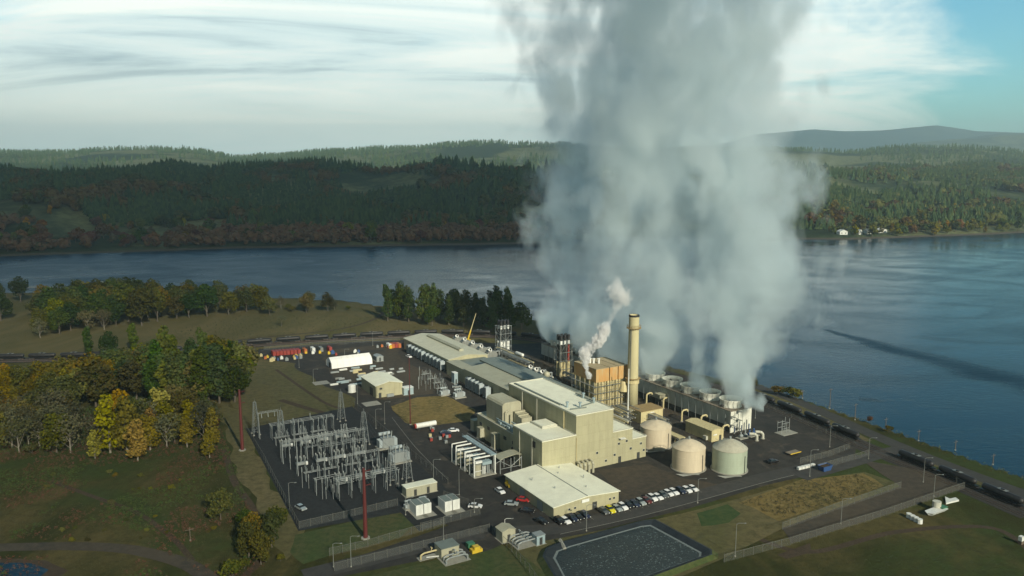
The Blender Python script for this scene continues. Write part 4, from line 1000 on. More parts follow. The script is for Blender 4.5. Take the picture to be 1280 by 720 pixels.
xa, xb, ya, yb = bx+9.0, bx+17.0, by-1.0, by+3.6
mb = MB(); prf = [(xa, 4.6), (xa+1.5, 5.1), (xb-2, 5.6), (xb, 5.2)]
mb.add([(x_, ya, z_) for x_, z_ in prf]+[(x_, yb, z_) for x_, z_ in prf]+[(x_, ya, z_+0.2) for x_, z_ in prf]+[(x_, yb, z_+0.2) for x_, z_ in prf],
       [(0,4,5,1),(1,5,6,2),(2,6,7,3),(8,9,13,12),(9,10,14,13),(10,11,15,14),(0,1,9,8),(1,2,10,9),(2,3,11,10),(4,12,13,5),(5,13,14,6),(6,14,15,7),(0,8,12,4),(3,7,15,11)]); mb.build('roof', GROOF, T)
fr = MB()
for x_ in (xa, (xa+xb)/2, xb):
    for y_ in (ya, yb): fr.bar((x_, y_, 0), (x_, y_, 4.7), 0.15, 4)
fr.bar((xa, ya, 4.4), ((xa+xb)/2, ya, 1.8), 0.1, 4).bar(((xa+xb)/2, ya, 1.8), (xb, ya, 4.4), 0.1, 4).bar((xa, ya, 1.6), (xb, ya, 1.6), 0.1, 4).bar((xa, yb, 1.6), (xb, yb, 4.4), 0.1, 4)
fr.build('frame', GALV, T)
T = thing('cable_bridge', 'long pale blue cable bridge crossing over the framed bays', 'cable bridge', (bx+6, by+9, 0))
MB().box(bx+5.6, bx+7.6, by-1, by+20, 6.95, 7.25).build('deck', LBLUE, T)
rr = MB()
for x_ in (bx+5.65, bx+7.55):
    rr.bar((x_, by-1, 8.0), (x_, by+20, 8.0), 0.06, 4)
    for i in range(8): rr.bar((x_, by-1+i*3, 7.2), (x_, by-1+i*3, 8.0), 0.05, 4)
rr.build('railing', GALV, T)
for i in range(2): MB().bar((bx+6.6, by+4.5+i*13.5, 0), (bx+6.6, by+4.5+i*13.5, 6.95), 0.2, 4).build('post', GALV, T)
for k, (px_, py_, s) in enumerate(((602, 548, 1.0), (621, 560, 1.3), (594, 538, 1.0))):
    x, y = L(px_, py_)
    T = thing('silencer_box', f'cream box silencer standing by the annex wall, {ORD[k]} in line', 'silencer', (x, y, 0), 'cream silencers by the annex')
    MB().box(x-1.3*s, x+1.3*s, y-1.3, y+1.3, 0.4, 4.2*s).build('casing', CREAM2, T); MB().box(x-1.5*s, x+1.5*s, y-1.5, y+1.5, 0.02, 0.4).build('base', CONC, T); MB().box(x-1.4*s, x+1.4*s, y-1.4, y+1.4, 4.2*s+0.003, 4.2*s+0.15).build('lid', GROOF, T)

# ------------------------------------------------------------------ small enclosures
def hut(px_, py_, w_, d_, h_, wm, rm, name, label, cat, gable=False, doors=1):
    x, y = L(px_, py_); T = thing(name, label, cat, (x+w_/2, y, 0))
    if gable:
        MB().gable_body(x, x+w_, y, y+d_, 0.1, h_, h_+w_*0.16).build('wall', wm, T); MB().gable_roof(x, x+w_, y, y+d_, h_, h_+w_*0.16, 0.1, 0.2).build('roof', rm, T)
    else:
        MB().box(x, x+w_, y, y+d_, 0.1, h_).build('wall', wm, T); MB().box(x-0.12, x+w_+0.12, y-0.12, y+d_+0.12, h_+0.003, h_+0.14).build('roof', rm, T)
    MB().box(x-0.3, x+w_+0.3, y-0.3, y+d_+0.3, 0.02, 0.098).build('plinth', CONC, T)
    for i in range(doors):
        xx = x+w_*(i+0.7)/(doors+0.4); dd = MB(); door(dd, xx, y-0.005, min(0.9, w_*0.4), min(2.0, h_*0.8), 0.1); dd.build('door', DSTEEL, T)
    return T
hut(508, 622.5, 10.2, 3.4, 2.9, CREAM2, WROOF, 'control_house', 'long pale control house at the switchyard corner', 'control house', doors=2)
hut(628, 679.5, 4.0, 3.6, 3.2, CREAM2, CREAM2, 'gas_hut', 'small cream hut beside the pipework near the pond', 'hut', True)
hut(671, 682.5, 2.6, 2.4, 2.6, LBLUE, GALV, 'cabinet_hut', 'small pale blue cabinet hut right of the valve pipework', 'hut')
hut(552, 701, 5.0, 4.2, 3.0, CREAM2, TROOF, 'meter_house', 'pale meter house on the front lawn with pipes', 'hut')
hut(505, 494.5, 4.5, 3.2, 3.2, LBLUE, WHITE, 'white_container', 'pale container unit beside the cream workshop', 'container')
hut(568, 480, 1.8, 3, 5.0, LBLUE, WHITE, 'electrical_cabinet', 'pale blue cabinet beside the link building', 'cabinet')
hut(471, 452.5, 3.6, 5, 2.6, GALV, GALV, 'steel_shed', 'grey steel shed right of the white tent', 'shed', True)
T = thing('battery_cabinet', 'tall white switchgear cabinet in the fenced transformer yard', 'cabinet')
MB().box(-1.15, 1.15, -2.6, 2.6, 0.1, 3.4).build('casing', WHITE, T); MB().box(-1.0, 1.0, -2.4, 2.4, 3.4, 3.5).build('lid', TROOF, T)
MB().box(-1.1, 1.1, -2.66, -2.61, 0.2, 3.2).build('door', WHITE, T); MB().box(-1.9, 1.9, -5.2, 2.9, 0.02, 0.098).build('slab', CONC, T)
pb = Proto(T)
x, y = L(526, 645.5)
for k, (dx, dy) in enumerate(((0, 3.4), (2.5, 3.4), (8.3, 1.6), (10.8, 1.6))):
    pb.put(x+dx, y+dy-0.3, 0, 0, f'white switchgear cabinet, {ORD[k]} from the left of four in the transformer yard', 'white switchgear cabinets', scale=(1, 0.92, 0.92))

def transformer(px_, py_, s, label, rot=0):
    x, y = L(px_, py_); T = thing('transformer', label, 'transformer', (x, y, 0), 'power transformers')
    MB().box(x-1.7*s, x+1.7*s, y-1.2*s, y+1.2*s, 0.4, 3.0*s).build('tank', GALV, T)
    f = MB()
    for i in range(8):
        yy = y-1.1*s+i*0.31*s
        f.box(x-2.7*s, x-1.75*s, yy, yy+0.1, 0.7, 2.6*s); f.box(x+1.75*s, x+2.7*s, yy, yy+0.1, 0.7, 2.6*s)
    f.build('radiator', COOLP, T)
    MB().bar((x-2.2*s, y+0.9*s, 3.9*s), (x+1.2*s, y+0.9*s, 3.9*s), 0.5*s, 12).build('conservator', COOLP, T)
    for i in range(3):
        b_ = MB().bar((x-1.1*s+i*1.1*s, y-0.4*s, 3.0*s), (x-1.3*s+i*1.3*s, y-0.6*s, 4.9*s), 0.2*s, 8, 0.1*s); b_.build('bushing', INSUL, T)
    MB().box(x-3*s, x+3*s, y-1.9*s, y+1.9*s, 0.03, 0.4).build('plinth', CONC, T)
transformer(484, 559, 1.25, 'large grey power transformer at the switchyard edge, far one')
transformer(499, 577, 1.25, 'large grey power transformer at the switchyard edge, near one')
transformer(512, 636, 0.6, 'small transformer left behind the white switchgear cabinets')
transformer(530, 631.5, 0.6, 'small transformer behind the middle of the white cabinets')
transformer(574, 497, 0.9, 'small transformer at the shaded annex end beside the golden grass')
# valve pipework
def valves(px_, py_, n_, label, mat=GALV):
    x, y = L(px_, py_); T = thing('valve_station', label, 'pipework', (x, y, 0), 'valve pipework')
    for k in range(n_):
        yy = y+k*1.5; MB().tube([(x, yy, 0.1), (x, yy, 1.2), (x+1, yy, 1.6), (x+5, yy, 1.6), (x+6, yy, 1.2), (x+6, yy, 0.1)], 0.22, 8).build('pipe', mat, T)
        MB().bar((x+3, yy, 1.5), (x+3, yy, 2.6), 0.12, 6).bar((x+3, yy-0.35, 2.6), (x+3, yy+0.35, 2.6), 0.2, 8).build('valve', mat, T)
    MB().box(x-0.6, x+6.6, y-0.8, y+n_*1.5, 0.02, 0.1).build('slab', CONC, T)
valves(648, 686, 4, 'silvery valve pipework between the two small huts')
valves(558, 706, 3, 'silvery valve pipes in front of the meter house')
valves(526, 700, 1, 'single cream pipe with valve on the front lawn', YCREAM)
T = thing('pipe_run', 'low white pipe crossing the lawn to the meter house', 'pipe', (*L(533, 700), 0)); a = L(533, 699); b_ = L(552, 697)
MB().bar((*a, 0.5), (*b_, 0.5), 0.14, 6).build('pipe', WHITE, T); mb = MB()
for i in range(3): mb.bar((lerp(a[0], b_[0], 0.1+i*0.4), lerp(a[1], b_[1], 0.1+i*0.4), 0), (lerp(a[0], b_[0], 0.1+i*0.4), lerp(a[1], b_[1], 0.1+i*0.4), 0.5), 0.08, 4)
mb.build('support', STEEL, T)
x, y = L(595, 689.5); solo(MB().box(x-1.5, x+1.5, y-0.9, y+0.9, 0.05, 0.9).box(x-0.8, x+0.8, y-0.8, y+0.8, 0.9, 1.6), 'yellow_skid', YEL, 'yellow machine on the front lawn', 'machine', (x, y, 0))
x, y = L(588, 684.5); solo(MB().box(x-1.0, x+1.0, y-0.8, y+0.8, 0.05, 1.5), 'green_bin', GREEN, 'green bin beside the yellow machine', 'bin', (x, y, 0))

# ------------------------------------------------------------------ switchyard
def A_tower(x, y, h, wd, label, axis='y', mat=GALV):
    """tapered lattice tower"""
    T = thing('lattice_tower', label, 'lattice tower', (x, y, 0), 'switchyard lattice towers'); fr = MB()
    def c(sx, sy, z):
        t = 1-z/h*0.66; return (x+sx*wd/2*t*(0.7 if axis == 'y' else 1), y+sy*wd/2*t*(0.7 if axis == 'x' else 1), z)
    for sx in (-1, 1):
        for sy in (-1, 1): fr.bar(c(sx, sy, 0), c(sx, sy, h), 0.10, 4)
    lv = [0.12, 0.32, 0.52, 0.7, 0.86, 1.0]; cs = [(-1, -1), (1, -1), (1, 1), (-1, 1)]
    for i, l in enumerate(lv):
        for a, b_ in zip(cs, cs[1:]+cs[:1]): fr.bar(c(*a, l*h), c(*b_, l*h), 0.045, 4)
        if i < 5:
            for a, b_ in zip(cs, cs[1:]+cs[:1]): fr.bar(c(*a, l*h), c(*b_, lv[i+1]*h), 0.035, 4)
    fr.build('frame', mat, T); MB().bar((x, y, h-0.2), (x, y, h+1.3), 0.05, 5, 0.03).build('spike', mat, T)
    for sx in (-1, 1):
        for sy in (-1, 1): q = c(sx, sy, 0); MB().cyl(q[0], q[1], 0.03, 0.4, 0.35, 8).build('footing', CONC, T)
    return T
def insul(mb, p, q, r=0.16, n_=7):
    p, q = Vector(p), Vector(q)
    for i in range(n_):
        a = p.lerp(q, i/n_); b_ = p.lerp(q, (i+0.55)/n_); mb.bar(a, b_, r, 6)
    mb.bar(p, q, r*0.5, 5)
def gantry(x0, x1, y, h, label, nb=2, drop=True, mat=GALV):
    T = thing('gantry', label, 'gantry', ((x0+x1)/2, y, 0), 'switchyard gantries')
    for i in range(nb+1):
        x = lerp(x0, x1, i/nb); MB().bar((x, y-0.9, 0), (x, y, h), 0.15, 6, 0.11).bar((x, y+0.9, 0), (x, y, h), 0.15, 6, 0.11).bar((x, y-0.45, h*0.5), (x, y+0.45, h*0.5), 0.09, 4).build('column', mat, T)
    bm = MB()
    for dy, dz in ((-0.35, 0), (0.35, 0), (0, 0.55)): bm.bar((x0-0.5, y+dy, h+dz), (x1+0.5, y+dy, h+dz), 0.06, 4)
    n_ = int((x1-x0)/1.0)
    for i in range(n_):
        xa_, xb_ = lerp(x0, x1, i/n_), lerp(x0, x1, (i+1)/n_)
        bm.bar((xa_, y-0.35, h), (xb_, y, h+0.55), 0.028, 4); bm.bar((xa_, y+0.35, h), (xb_, y, h+0.55), 0.028, 4)
    bm.build('beam', mat, T)
    if drop:
        for i in range(nb*3):
            x = lerp(x0, x1, (i+0.5)/(nb*3)); s = MB(); insul(s, (x, y, h-0.1), (x, y-0.3, h-1.8), 0.16); s.build('insulator', INSUL, T)
    return T
A_tower(60.8, 296.9, 12.5, 3.2, 'slim lattice tower at the far left corner of the switchyard')
A_tower(67.8, 286.5, 11.0, 3.2, 'lattice tower just inside the far left corner of the switchyard')
A_tower(93.8, 297, 11.5, 3.2, 'lattice tower at the far right corner of the switchyard')
A_tower(92.4, 266.7, 12.0, 3.6, 'tall lattice tower in the middle of the right switchyard edge')
A_tower(87.6, 228, 12.2, 3.4, 'lattice tower left of the near transformer')
A_tower(92.8, 227.5, 11.2, 3.2, 'lattice tower right next to the near transformer')
gantry(63.5, 86.4, 249.4, 11.6, 'tall two bay steel gantry across the middle of the switchyard')
gantry(62.0, 78.5, 262.5, 7.2, 'lower steel gantry behind the tall one')
gantry(69.0, 87.0, 237.5, 8.0, 'steel gantry in front of the tall one')
gantry(60.8, 67.8, 291.5, 9.5, 'short gantry at the far left corner', 1)
def bus(x0, x1, y, h, n_, label, kx=0, mat=GALV, rows=3, gap=1.5):
    T = thing('bus_support', label, 'bus bars', ((x0+x1)/2, y, 0), 'switchyard bus supports')
    for r_ in range(rows):
        yy = y+r_*gap; MB().bar((x0, yy, h), (x1, yy, h), 0.065, 6).build('bus_bar', mat, T)
        for i in range(n_):
            x = lerp(x0+0.5, x1-0.5, i/max(1, n_-1)); MB().bar((x, yy, 0.05), (x, yy, h-1.1), 0.085, 6).build('post', mat, T)
            s = MB(); insul(s, (x, yy, h-1.1), (x, yy, h-0.05), 0.15, 5); s.build('insulator', INSUL, T)
bus(64, 88, 287, 5.6, 7, 'long high bus bars along the far side of the switchyard')
bus(68.5, 88.5, 223.0, 6.2, 6, 'long bus bars along the near side of the switchyard')
bus(72, 91, 269, 5.4, 5, 'bus bars in the right middle of the switchyard', rows=2)
bus(73.5, 90.5, 258, 4.8, 5, 'bus bars between the gantries', rows=2)
bus(64, 72, 231.5, 4.6, 3, 'short bus bars at the left near corner', rows=2)
T = thing('disconnect_switch', 'grey three pole disconnect switch on steel legs', 'disconnect switch')
fr = MB()
for sx in (-2.2, 2.2): fr.bar((sx, -0.5, 0), (sx, -0.5, 2.8), 0.11, 4).bar((sx, 0.5, 0), (sx, 0.5, 2.8), 0.11, 4).bar((sx, -0.5, 0.3), (sx, 0.5, 2.6), 0.05, 4)
for dy in (-0.5, 0.5): fr.bar((-2.8, dy, 2.9), (2.8, dy, 2.9), 0.11, 4)
fr.build('stand', GALV, T)
for x in (-2, 0, 2):
    s = MB(); insul(s, (x, -0.5, 3.0), (x, -0.9, 4.6), 0.17, 5); insul(s, (x, 0.5, 3.0), (x, 0.9, 4.6), 0.17, 5); s.build('insulator', INSUL, T)
    MB().bar((x, -0.9, 4.65), (x, 0.9, 4.65), 0.08, 5).bar((x, 0, 4.65), (x+0.2, 0.3, 5.5), 0.05, 4).build('blade', GALV, T)
pd = Proto(T)
T = thing('circuit_breaker', 'grey circuit breaker with three slanted insulators', 'circuit breaker')
MB().box(-1.6, 1.6, -0.5, 0.5, 1.2, 2.1).build('tank', GALV, T)
fr = MB()
for sx in (-1.3, 1.3):
    for sy in (-0.4, 0.4): fr.bar((sx, sy, 0), (sx, sy, 1.2), 0.1, 4)
fr.build('stand', GALV, T)
for x in (-1.2, 0, 1.2):
    s = MB(); insul(s, (x, -0.2, 2.1), (x*1.15, -0.9, 4.0), 0.2, 6); s.build('insulator', INSUL, T)
    s = MB(); insul(s, (x, 0.2, 2.1), (x*1.15, 0.9, 4.0), 0.2, 6); s.build('insulator', INSUL, T)
MB().box(1.65, 2.3, -0.3, 0.4, 0.9, 2.0).build('control_box', WHITE, T)
pbk = Proto(T)
random.seed(11)
yr = {281: 'first', 275: 'second', 266: 'third', 255: 'fourth', 243: 'fifth', 235: 'sixth', 229: 'seventh'}
for yi, y in enumerate((281, 275, 266, 255, 243, 235, 229)):
    for xi, x in enumerate((66.5, 73, 79.5, 86)):
        if (yi, xi) in ((5, 0), (6, 0), (2, 0), (6, 3), (0, 3)): continue
        if yi % 2 == 0: pd.put(x+random.uniform(-.4, .4), y, 0, 0, f'grey disconnect switch, {ORD[xi]} in the {yr[y]} row from the switchyard back', 'disconnect switches in the switchyard')
        else: pbk.put(x+random.uniform(-.4, .4), y, 0, 0, f'grey circuit breaker, {ORD[xi]} in the {yr[y]} row from the switchyard back', 'circuit breakers in the switchyard')
T = thing('bus_pole', 'thin grey post with insulator', 'post')
MB().bar((0, 0, 0), (0, 0, 4.2), 0.08, 6).build('post', GALV, T); s = MB(); insul(s, (0, 0, 4.2), (0, 0, 5.5), 0.15, 5); s.build('insulator', INSUL, T)
pbp = Proto(T)
for k in range(70):
    x, y = random.uniform(62, 90), random.uniform(224, 292)
    pbp.put(x, y, 0, 0, 'thin grey post with insulator standing among the switchyard equipment', 'posts with insulators in the switchyard', scale=(1, 1, random.uniform(0.7, 1.3)))
def wire(p, q, sag, label, grp='overhead conductors'):
    mb = MB(); P0, P1 = Vector(p), Vector(q); pts = []
    for i in range(13):
        t_ = i/12; c = P0.lerp(P1, t_); c.z -= sag*4*t_*(1-t_); pts.append(tuple(c))
    mb.tube(pts, 0.035, 4); m0 = P0.lerp(P1, 0.5); solo(mb, 'overhead_wire', DSTEEL, label, 'wire', (m0.x, m0.y, 0), grp)
for k, x in enumerate((66.5, 70.5, 74, 77.5, 81.5, 85)):
    wire((x, 249.4, 9.8), (min(x, 78), 262.5, 7.0), 0.8, f'overhead wire, {ORD[k]} from the left behind the tall switchyard gantry')
    wire((x, 249.4, 9.8), (x+1, 237.5, 7.9), 0.8, f'overhead wire, {ORD[k]} from the left before the tall switchyard gantry')
for k, x in enumerate((62.5, 64.5, 66.5)): wire((x, 291.5, 9.3), (x+3, 262.5, 7.0), 1.6, f'long overhead wire, {ORD[k]} of three along the left switchyard side')
for k, z in enumerate((11.5, 9.5)): wire((87.6, 228, z), (92.4, 266.7, z), 1.5, f'{("upper", "lower")[k]} long overhead wire between the right side lattice towers')
wire((92.4, 266.7, 11.5), (93.8, 297, 11), 1.2, 'overhead wire to the far right lattice tower'); wire((60.8, 296.9, 12), (67.8, 286.5, 10.6), 0.4, 'short overhead wire between the far left lattice towers')
a_ = L(303, 563); b_ = L(457, 673)
for k in range(3): wire((b_[0]+1.7, b_[1]-0.6, 18.8-k*2), (86-k*3, 237.5, 8.2), 1.5, f'overhead wire from the near red brown pole, {("top", "middle", "bottom")[k]} of three')
for k in range(2): wire((a_[0]+1.7, a_[1]-0.6, 20.8-k*4), (63.5, 249.4, 11.6), 1.5, f'{("upper", "lower")[k]} overhead wire from the far red brown pole to the gantry')
# second small switch bay beside the workshop
for k, (px_, py_) in enumerate(((540, 480), (548, 485), (533, 474), (552, 492))):
    x, y = L(px_, py_); pd.put(x, y, 0, 0, f'disconnect switch, {ORD[k]} in the small bay beside the far turbine hall', 'switches beside the far hall', scale=0.9)
for k in range(14):
    x, y = L(random.uniform(522, 556), random.uniform(474, 492)); pbp.put(x, y, 0, 0, 'thin white post with insulator in the small bay beside the far turbine hall', 'posts in the small bay beside the far hall', scale=random.uniform(0.8, 1.2))
x, y = L(556, 494); transformer(556, 494, 0.8, 'small transformer with a pale top in the bay beside the far hall')

# ------------------------------------------------------------------ poles
def pole(px_, pyb, pyt, r, mat, name, label, cat, group=None, arm=0, cross=False, lamp=False, r2=None):
    x, y = L(px_, pyb); h = hgt(px_, pyb, pyt); T = thing(name, label, cat, (x, y, 0), group)
    MB().bar((x, y, 0), (x, y, h), r, 8, r2 or r*0.6).build('pole', mat, T); MB().cyl(x, y, 0.01, 0.35, r*2, 8).build('base', CONC, T)
    if cross:
        MB().bar((x-1.2, y, h-0.7), (x+1.2, y, h-0.7), 0.09, 4).build('crossarm', WOODP, T)
    if lamp:
        MB().tube([(x, y, h-0.1), (x+0.4, y-0.3, h+0.25), (x+1.5, y-1.1, h+0.3)], 0.06, 5).build('arm', mat, T); MB().bbox(x+1.7, y-1.25, h+0.3, 0.6, 0.35, 0.14).build('lamp_head', STEEL, T)
    return T, x, y, h
T, x, y, h = pole(303, 563, 487, 0.62, REDBR, 'transmission_pole', 'tall red brown steel pole standing at the left of the switchyard', 'pole', 'red brown steel poles')
for z in (h-1, h-5): MB().bar((x, y, z), (x+1.7, y-0.6, z+0.4), 0.12, 5).build('arm', REDBR, T)
T, x, y, h = pole(457, 673, 585, 0.62, REDBR, 'transmission_pole', 'tall red brown steel pole on the lawn in front of the switchyard', 'pole', 'red brown steel poles')
for z in (h-1, h-5): MB().bar((x, y, z), (x+1.7, y-0.6, z+0.4), 0.12, 5).build('arm', REDBR, T)
pole(513, 531, 447, 0.22, REDBR, 'transmission_pole', 'slim dark pole at the edge of the golden grass island', 'pole')
lamps = [(733, 664, 632, 'before the warehouse'), (872, 629, 599, 'at the right end of the parked cars'), (542, 605, 575, 'behind the pale control house'), (574, 619, 587, 'beside the main plant road'), (554.5, 675, 646, 'between lawn and transformer yard'), (507, 644, 622, 'at the left of the white cabinets'), (564, 637, 619, 'at the right of the white cabinets'), (593, 641, 624, 'by the white car near the yard corner'), (439, 709, 671, 'by the front lawn road'), (362, 637, 604, 'at the near left switchyard edge'), (1051, 655, 624, 'along the fenced lot'), (919, 696, 655, 'right of the pond'), (1012, 596, 563, 'by the gate near the blue skip'), (1154, 603, 573, 'by the near train'), (1167, 621, 594, 'at the right end of the fenced lot'), (1037, 559, 533, 'beside the upper train'), (1085.5, 574, 548, 'by the rail crossing'), (944, 523, 501, 'right of the cooling tower'), (374, 460, 442, 'in the container yard'), (447, 505, 480, 'left of the cream workshop'), (481, 530, 503, 'at the left of the golden island'), (470, 536, 512, 'near the switchyard far right corner'), (392, 478, 462, 'at the bend of the service road'), (431, 455, 437, 'behind the white tent'), (466, 432, 415, 'by the back track'), (417, 709, 680, 'at the yellow marker by the front road')]
for px_, b_, t_, wl in lamps: pole(px_, b_, t_, 0.10, STEEL, 'lamp_post', f'slim grey lamp post standing {wl}', 'lamp post', 'lamp posts around the works', lamp=True)
x0_, y0_ = L(631, 664); pole(631, 664, 649, 0.12, WHITE, 'lamp_post', 'short white lamp post left of the small cream hut', 'lamp post', 'lamp posts around the works', lamp=True)
for k, (px_, b_, t_) in enumerate(((1003, 498, 487), (1037, 511, 485), (1068.6, 525, 504), (1107, 534, 522), (1148, 551, 537), (1194, 563, 550), (1241, 581, 567))):
    pole(px_, b_, t_, 0.15, WOODP, 'utility_pole', f'wooden pole on the river bank, {ORD[k]} from the left', 'utility pole', 'wooden poles along the river bank', cross=True)
T, x, y, h = pole(238, 676, 659, 0.12, WOODP, 'utility_pole', 'lone wooden pole in the left scrub field beside the track', 'utility pole', cross=True)
pole(108, 468, 452, 0.12, WOODP, 'utility_pole', 'wooden pole between the left train and the wood', 'utility pole', cross=True)

# ------------------------------------------------------------------ fences
m, nt, b = newmat('chain_link'); b.inputs['Base Color'].default_value = (0.34, 0.36, 0.33, 1); b.inputs['Roughness'].default_value = 0.6
v = coords(nt, 'Generated'); ch = N(nt, 'ShaderNodeTexWave'); tr = N(nt, 'ShaderNodeBsdfTransparent'); mx = N(nt, 'ShaderNodeMixShader'); mx.inputs[0].default_value = 0.09
nt.links.new(tr.outputs[0], mx.inputs[1]); nt.links.new(b.outputs[0], mx.inputs[2]); nt.links.new(mx.outputs[0], nt.nodes['Material Output'].inputs[0]); CHAIN = m
FPOST = paint('dull_fence_steel', (0.11, 0.115, 0.10), 0.7, 0.1, 0.3)
def fence(pts, label, h=2.1, step=3.2):
    P_ = [L(*p) for p in pts]; T = thing('chain_link_fence', label, 'fence', (*P_[0], 0), 'chain link fences'); ms = MB(); rl = MB(); posts = 0
    for a, b_ in zip(P_, P_[1:]):
        d = math.hypot(b_[0]-a[0], b_[1]-a[1]); n_ = max(1, round(d/step))
        nx_, ny_ = -(b_[1]-a[1])/d*0.02, (b_[0]-a[0])/d*0.02
        ms.add([(a[0]-nx_, a[1]-ny_, 0.05), (b_[0]-nx_, b_[1]-ny_, 0.05), (b_[0]-nx_, b_[1]-ny_, h), (a[0]-nx_, a[1]-ny_, h)], [(0, 1, 2, 3)])
        rl.bar((*a, h), (*b_, h), 0.05, 4)
        for i in range(n_+(1 if b_ is P_[-1] else 0)):
            x, y = lerp(a[0], b_[0], i/n_), lerp(a[1], b_[1], i/n_); posts += 1
            if posts <= 95: MB().bar((x, y, 0), (x, y, h+0.25), 0.07, 5).build('post', FPOST, T)
    ms.build('mesh', CHAIN, T); rl.build('top_rail', FPOST, T)
fence([(418, 714), (500, 693), (600, 667), (612, 664)], 'chain link fence along the near side of the entrance road')
fence([(412, 695), (460, 684), (500, 672), (556, 657)], 'chain link fence between lawn and entrance road')
fence([(526, 663), (600, 643), (585, 632), (555, 622)], 'chain link fence around the transformer yard')
fence([(307, 537), (330, 575), (374, 661), (430, 648), (497, 632)], 'chain link fence along the left and near sides of the switchyard')
fence([(440, 505), (480, 540), (520, 574), (560, 605)], 'chain link fence along the right side of the switchyard', step=4)
fence([(978, 662), (1050, 636), (1126, 610)], 'chain link fence on the upper side of the fenced lot')
fence([(905, 703), (988, 681), (1100, 647), (1205, 611), (1195, 604)], 'chain link fence on the lower side of the fenced lot')
fence([(1000, 580), (1035, 571), (1062, 561)], 'short chain link fence by the gate and rail line')
fence([(1022, 588), (1060, 577), (1085, 570)], 'short chain link fence beside the blue skip')
fence([(616, 667), (640, 690), (662, 716), (675, 735)], 'chain link fence running down left of the pond')
fence([(330, 438), (420, 430), (500, 426)], 'chain link fence behind the red containers', step=5)
fence([(930, 497), (1000, 528), (1068, 558)], 'chain link fence between works and upper train', step=5)

# ------------------------------------------------------------------ vehicles
def car_proto():
    T = thing('parked_car', 'car', 'car'); pr = [(-2.2, 0.35), (-2.25, 0.75), (-1.5, 0.95), (-0.9, 1.0), (2.0, 1.0), (2.2, 0.8), (2.2, 0.35)]
    mb = MB(); W_ = 0.88; n_ = len(pr); mb.add([(-W_, y, z) for y, z in pr]+[(W_, y, z) for y, z in pr], [tuple(range(n_))[::-1], tuple(range(n_, 2*n_))]+[(i, (i+1) % n_, n_+(i+1) % n_, n_+i) for i in range(n_)])
    pr2 = [(-0.95, 0.99, W_*0.96), (-0.35, 1.42, W_*0.78), (1.2, 1.44, W_*0.78), (1.85, 0.99, W_*0.94)]
    mb.build('body', CARP, T)
    gl = MB(); gl.add([(-w_, y, z) for y, z, w_ in pr2]+[(w_, y, z) for y, z, w_ in pr2], [(0,3,2,1),(4,5,6,7),(0,1,5,4),(1,2,6,5),(2,3,7,6)]); gl.build('windows', GLASS, T)
    MB().box(-W_*0.76, W_*0.76, -0.33, 1.22, 1.43, 1.49).build('roof', CARP, T)
    for sx in (-1, 1):
        for y in (-1.4, 1.35): MB().bar((sx*0.72, y, 0.34), (sx*0.93, y, 0.34), 0.34, 12).build('wheel', BLACK, T)
        MB().box(sx*0.7-0.16, sx*0.7+0.16, -2.28, -2.2, 0.55, 0.72).build('headlight', WHITE, T)
    return T
CARP = paint('car_paint_white', (0.75, 0.76, 0.76), 0.3, 0, 0.03)
CM = {'white': CARP, 'dark blue': paint('car_paint_navy', (0.015, 0.022, 0.05), 0.3, 0, 0.03), 'black': paint('car_paint_black', (0.01, 0.01, 0.012), 0.3, 0, 0.03), 'grey': paint('car_paint_grey', (0.12, 0.13, 0.13), 0.3, 0.3, 0.03), 'silver': paint('car_paint_silver', (0.38, 0.42, 0.42), 0.3, 0.3, 0.03), 'yellow': paint('car_paint_yellow', (0.62, 0.55, 0.02), 0.3, 0, 0.03), 'dark red': paint('car_paint_red', (0.10, 0.012, 0.012), 0.3, 0, 0.03), 'red': paint('car_paint_bright_red', (0.4, 0.03, 0.03), 0.3, 0, 0.03)}
pcar = Proto(car_proto())
row = [(395, 370, 'black'), (425, 367, 'white'), (460, 357, 'dark blue'), (490, 347, 'black'), (522, 341, 'dark blue'), (617, 320, 'grey'), (648, 315, 'yellow'), (682, 306, 'silver'), (710, 300, 'white'), (738, 290, 'black'), (770, 284, 'dark blue'), (800, 277, 'silver'), (830, 266, 'dark red'), (858, 256, 'white'), (886, 248, 'white'), (912, 240, 'grey'), (938, 231, 'white'), (965, 224, 'white'), (1000, 219, 'dark blue'), (1030, 214, 'white'), (1062, 206, 'white')]
for k, (a, b_, c_) in enumerate(row):
    x, y = L(600+a/4, 560+b_/4+1.5); ln_ = 'before the warehouse wall' if k < 5 else 'along the lot edge'
    ordn = ('leftmost' if k == 0 else f'{ORD[k]} from the left' if k < 11 else f'{ORD[20-k]} from the right' if k < 20 else 'rightmost')
    pcar.put(x, y, 0.09, R(0)+random.uniform(-0.04, 0.04), f'{c_} car parked in the long row {ln_}, {ordn}', 'cars parked in the long row', scale=(0.92, 0.92, random.choice((0.95, 1.05, 1.2))), mats=None if c_ == 'white' else {'car_paint_white': CM[c_]})
for k, (a, b_, c_) in enumerate(row):
    x, y = L(600+a/4, 560+b_/4+1.5); o = MB().box(x+1.35, x+1.45, y-2.6, y+2.6, 0.0, 0.004).build('stall_line', LINEP, None, base=(0, 0, 0)); o.rotation_euler = (0, 0, R(30)); o.location = (0, 0, 0.088); o['kind'] = 'structure'
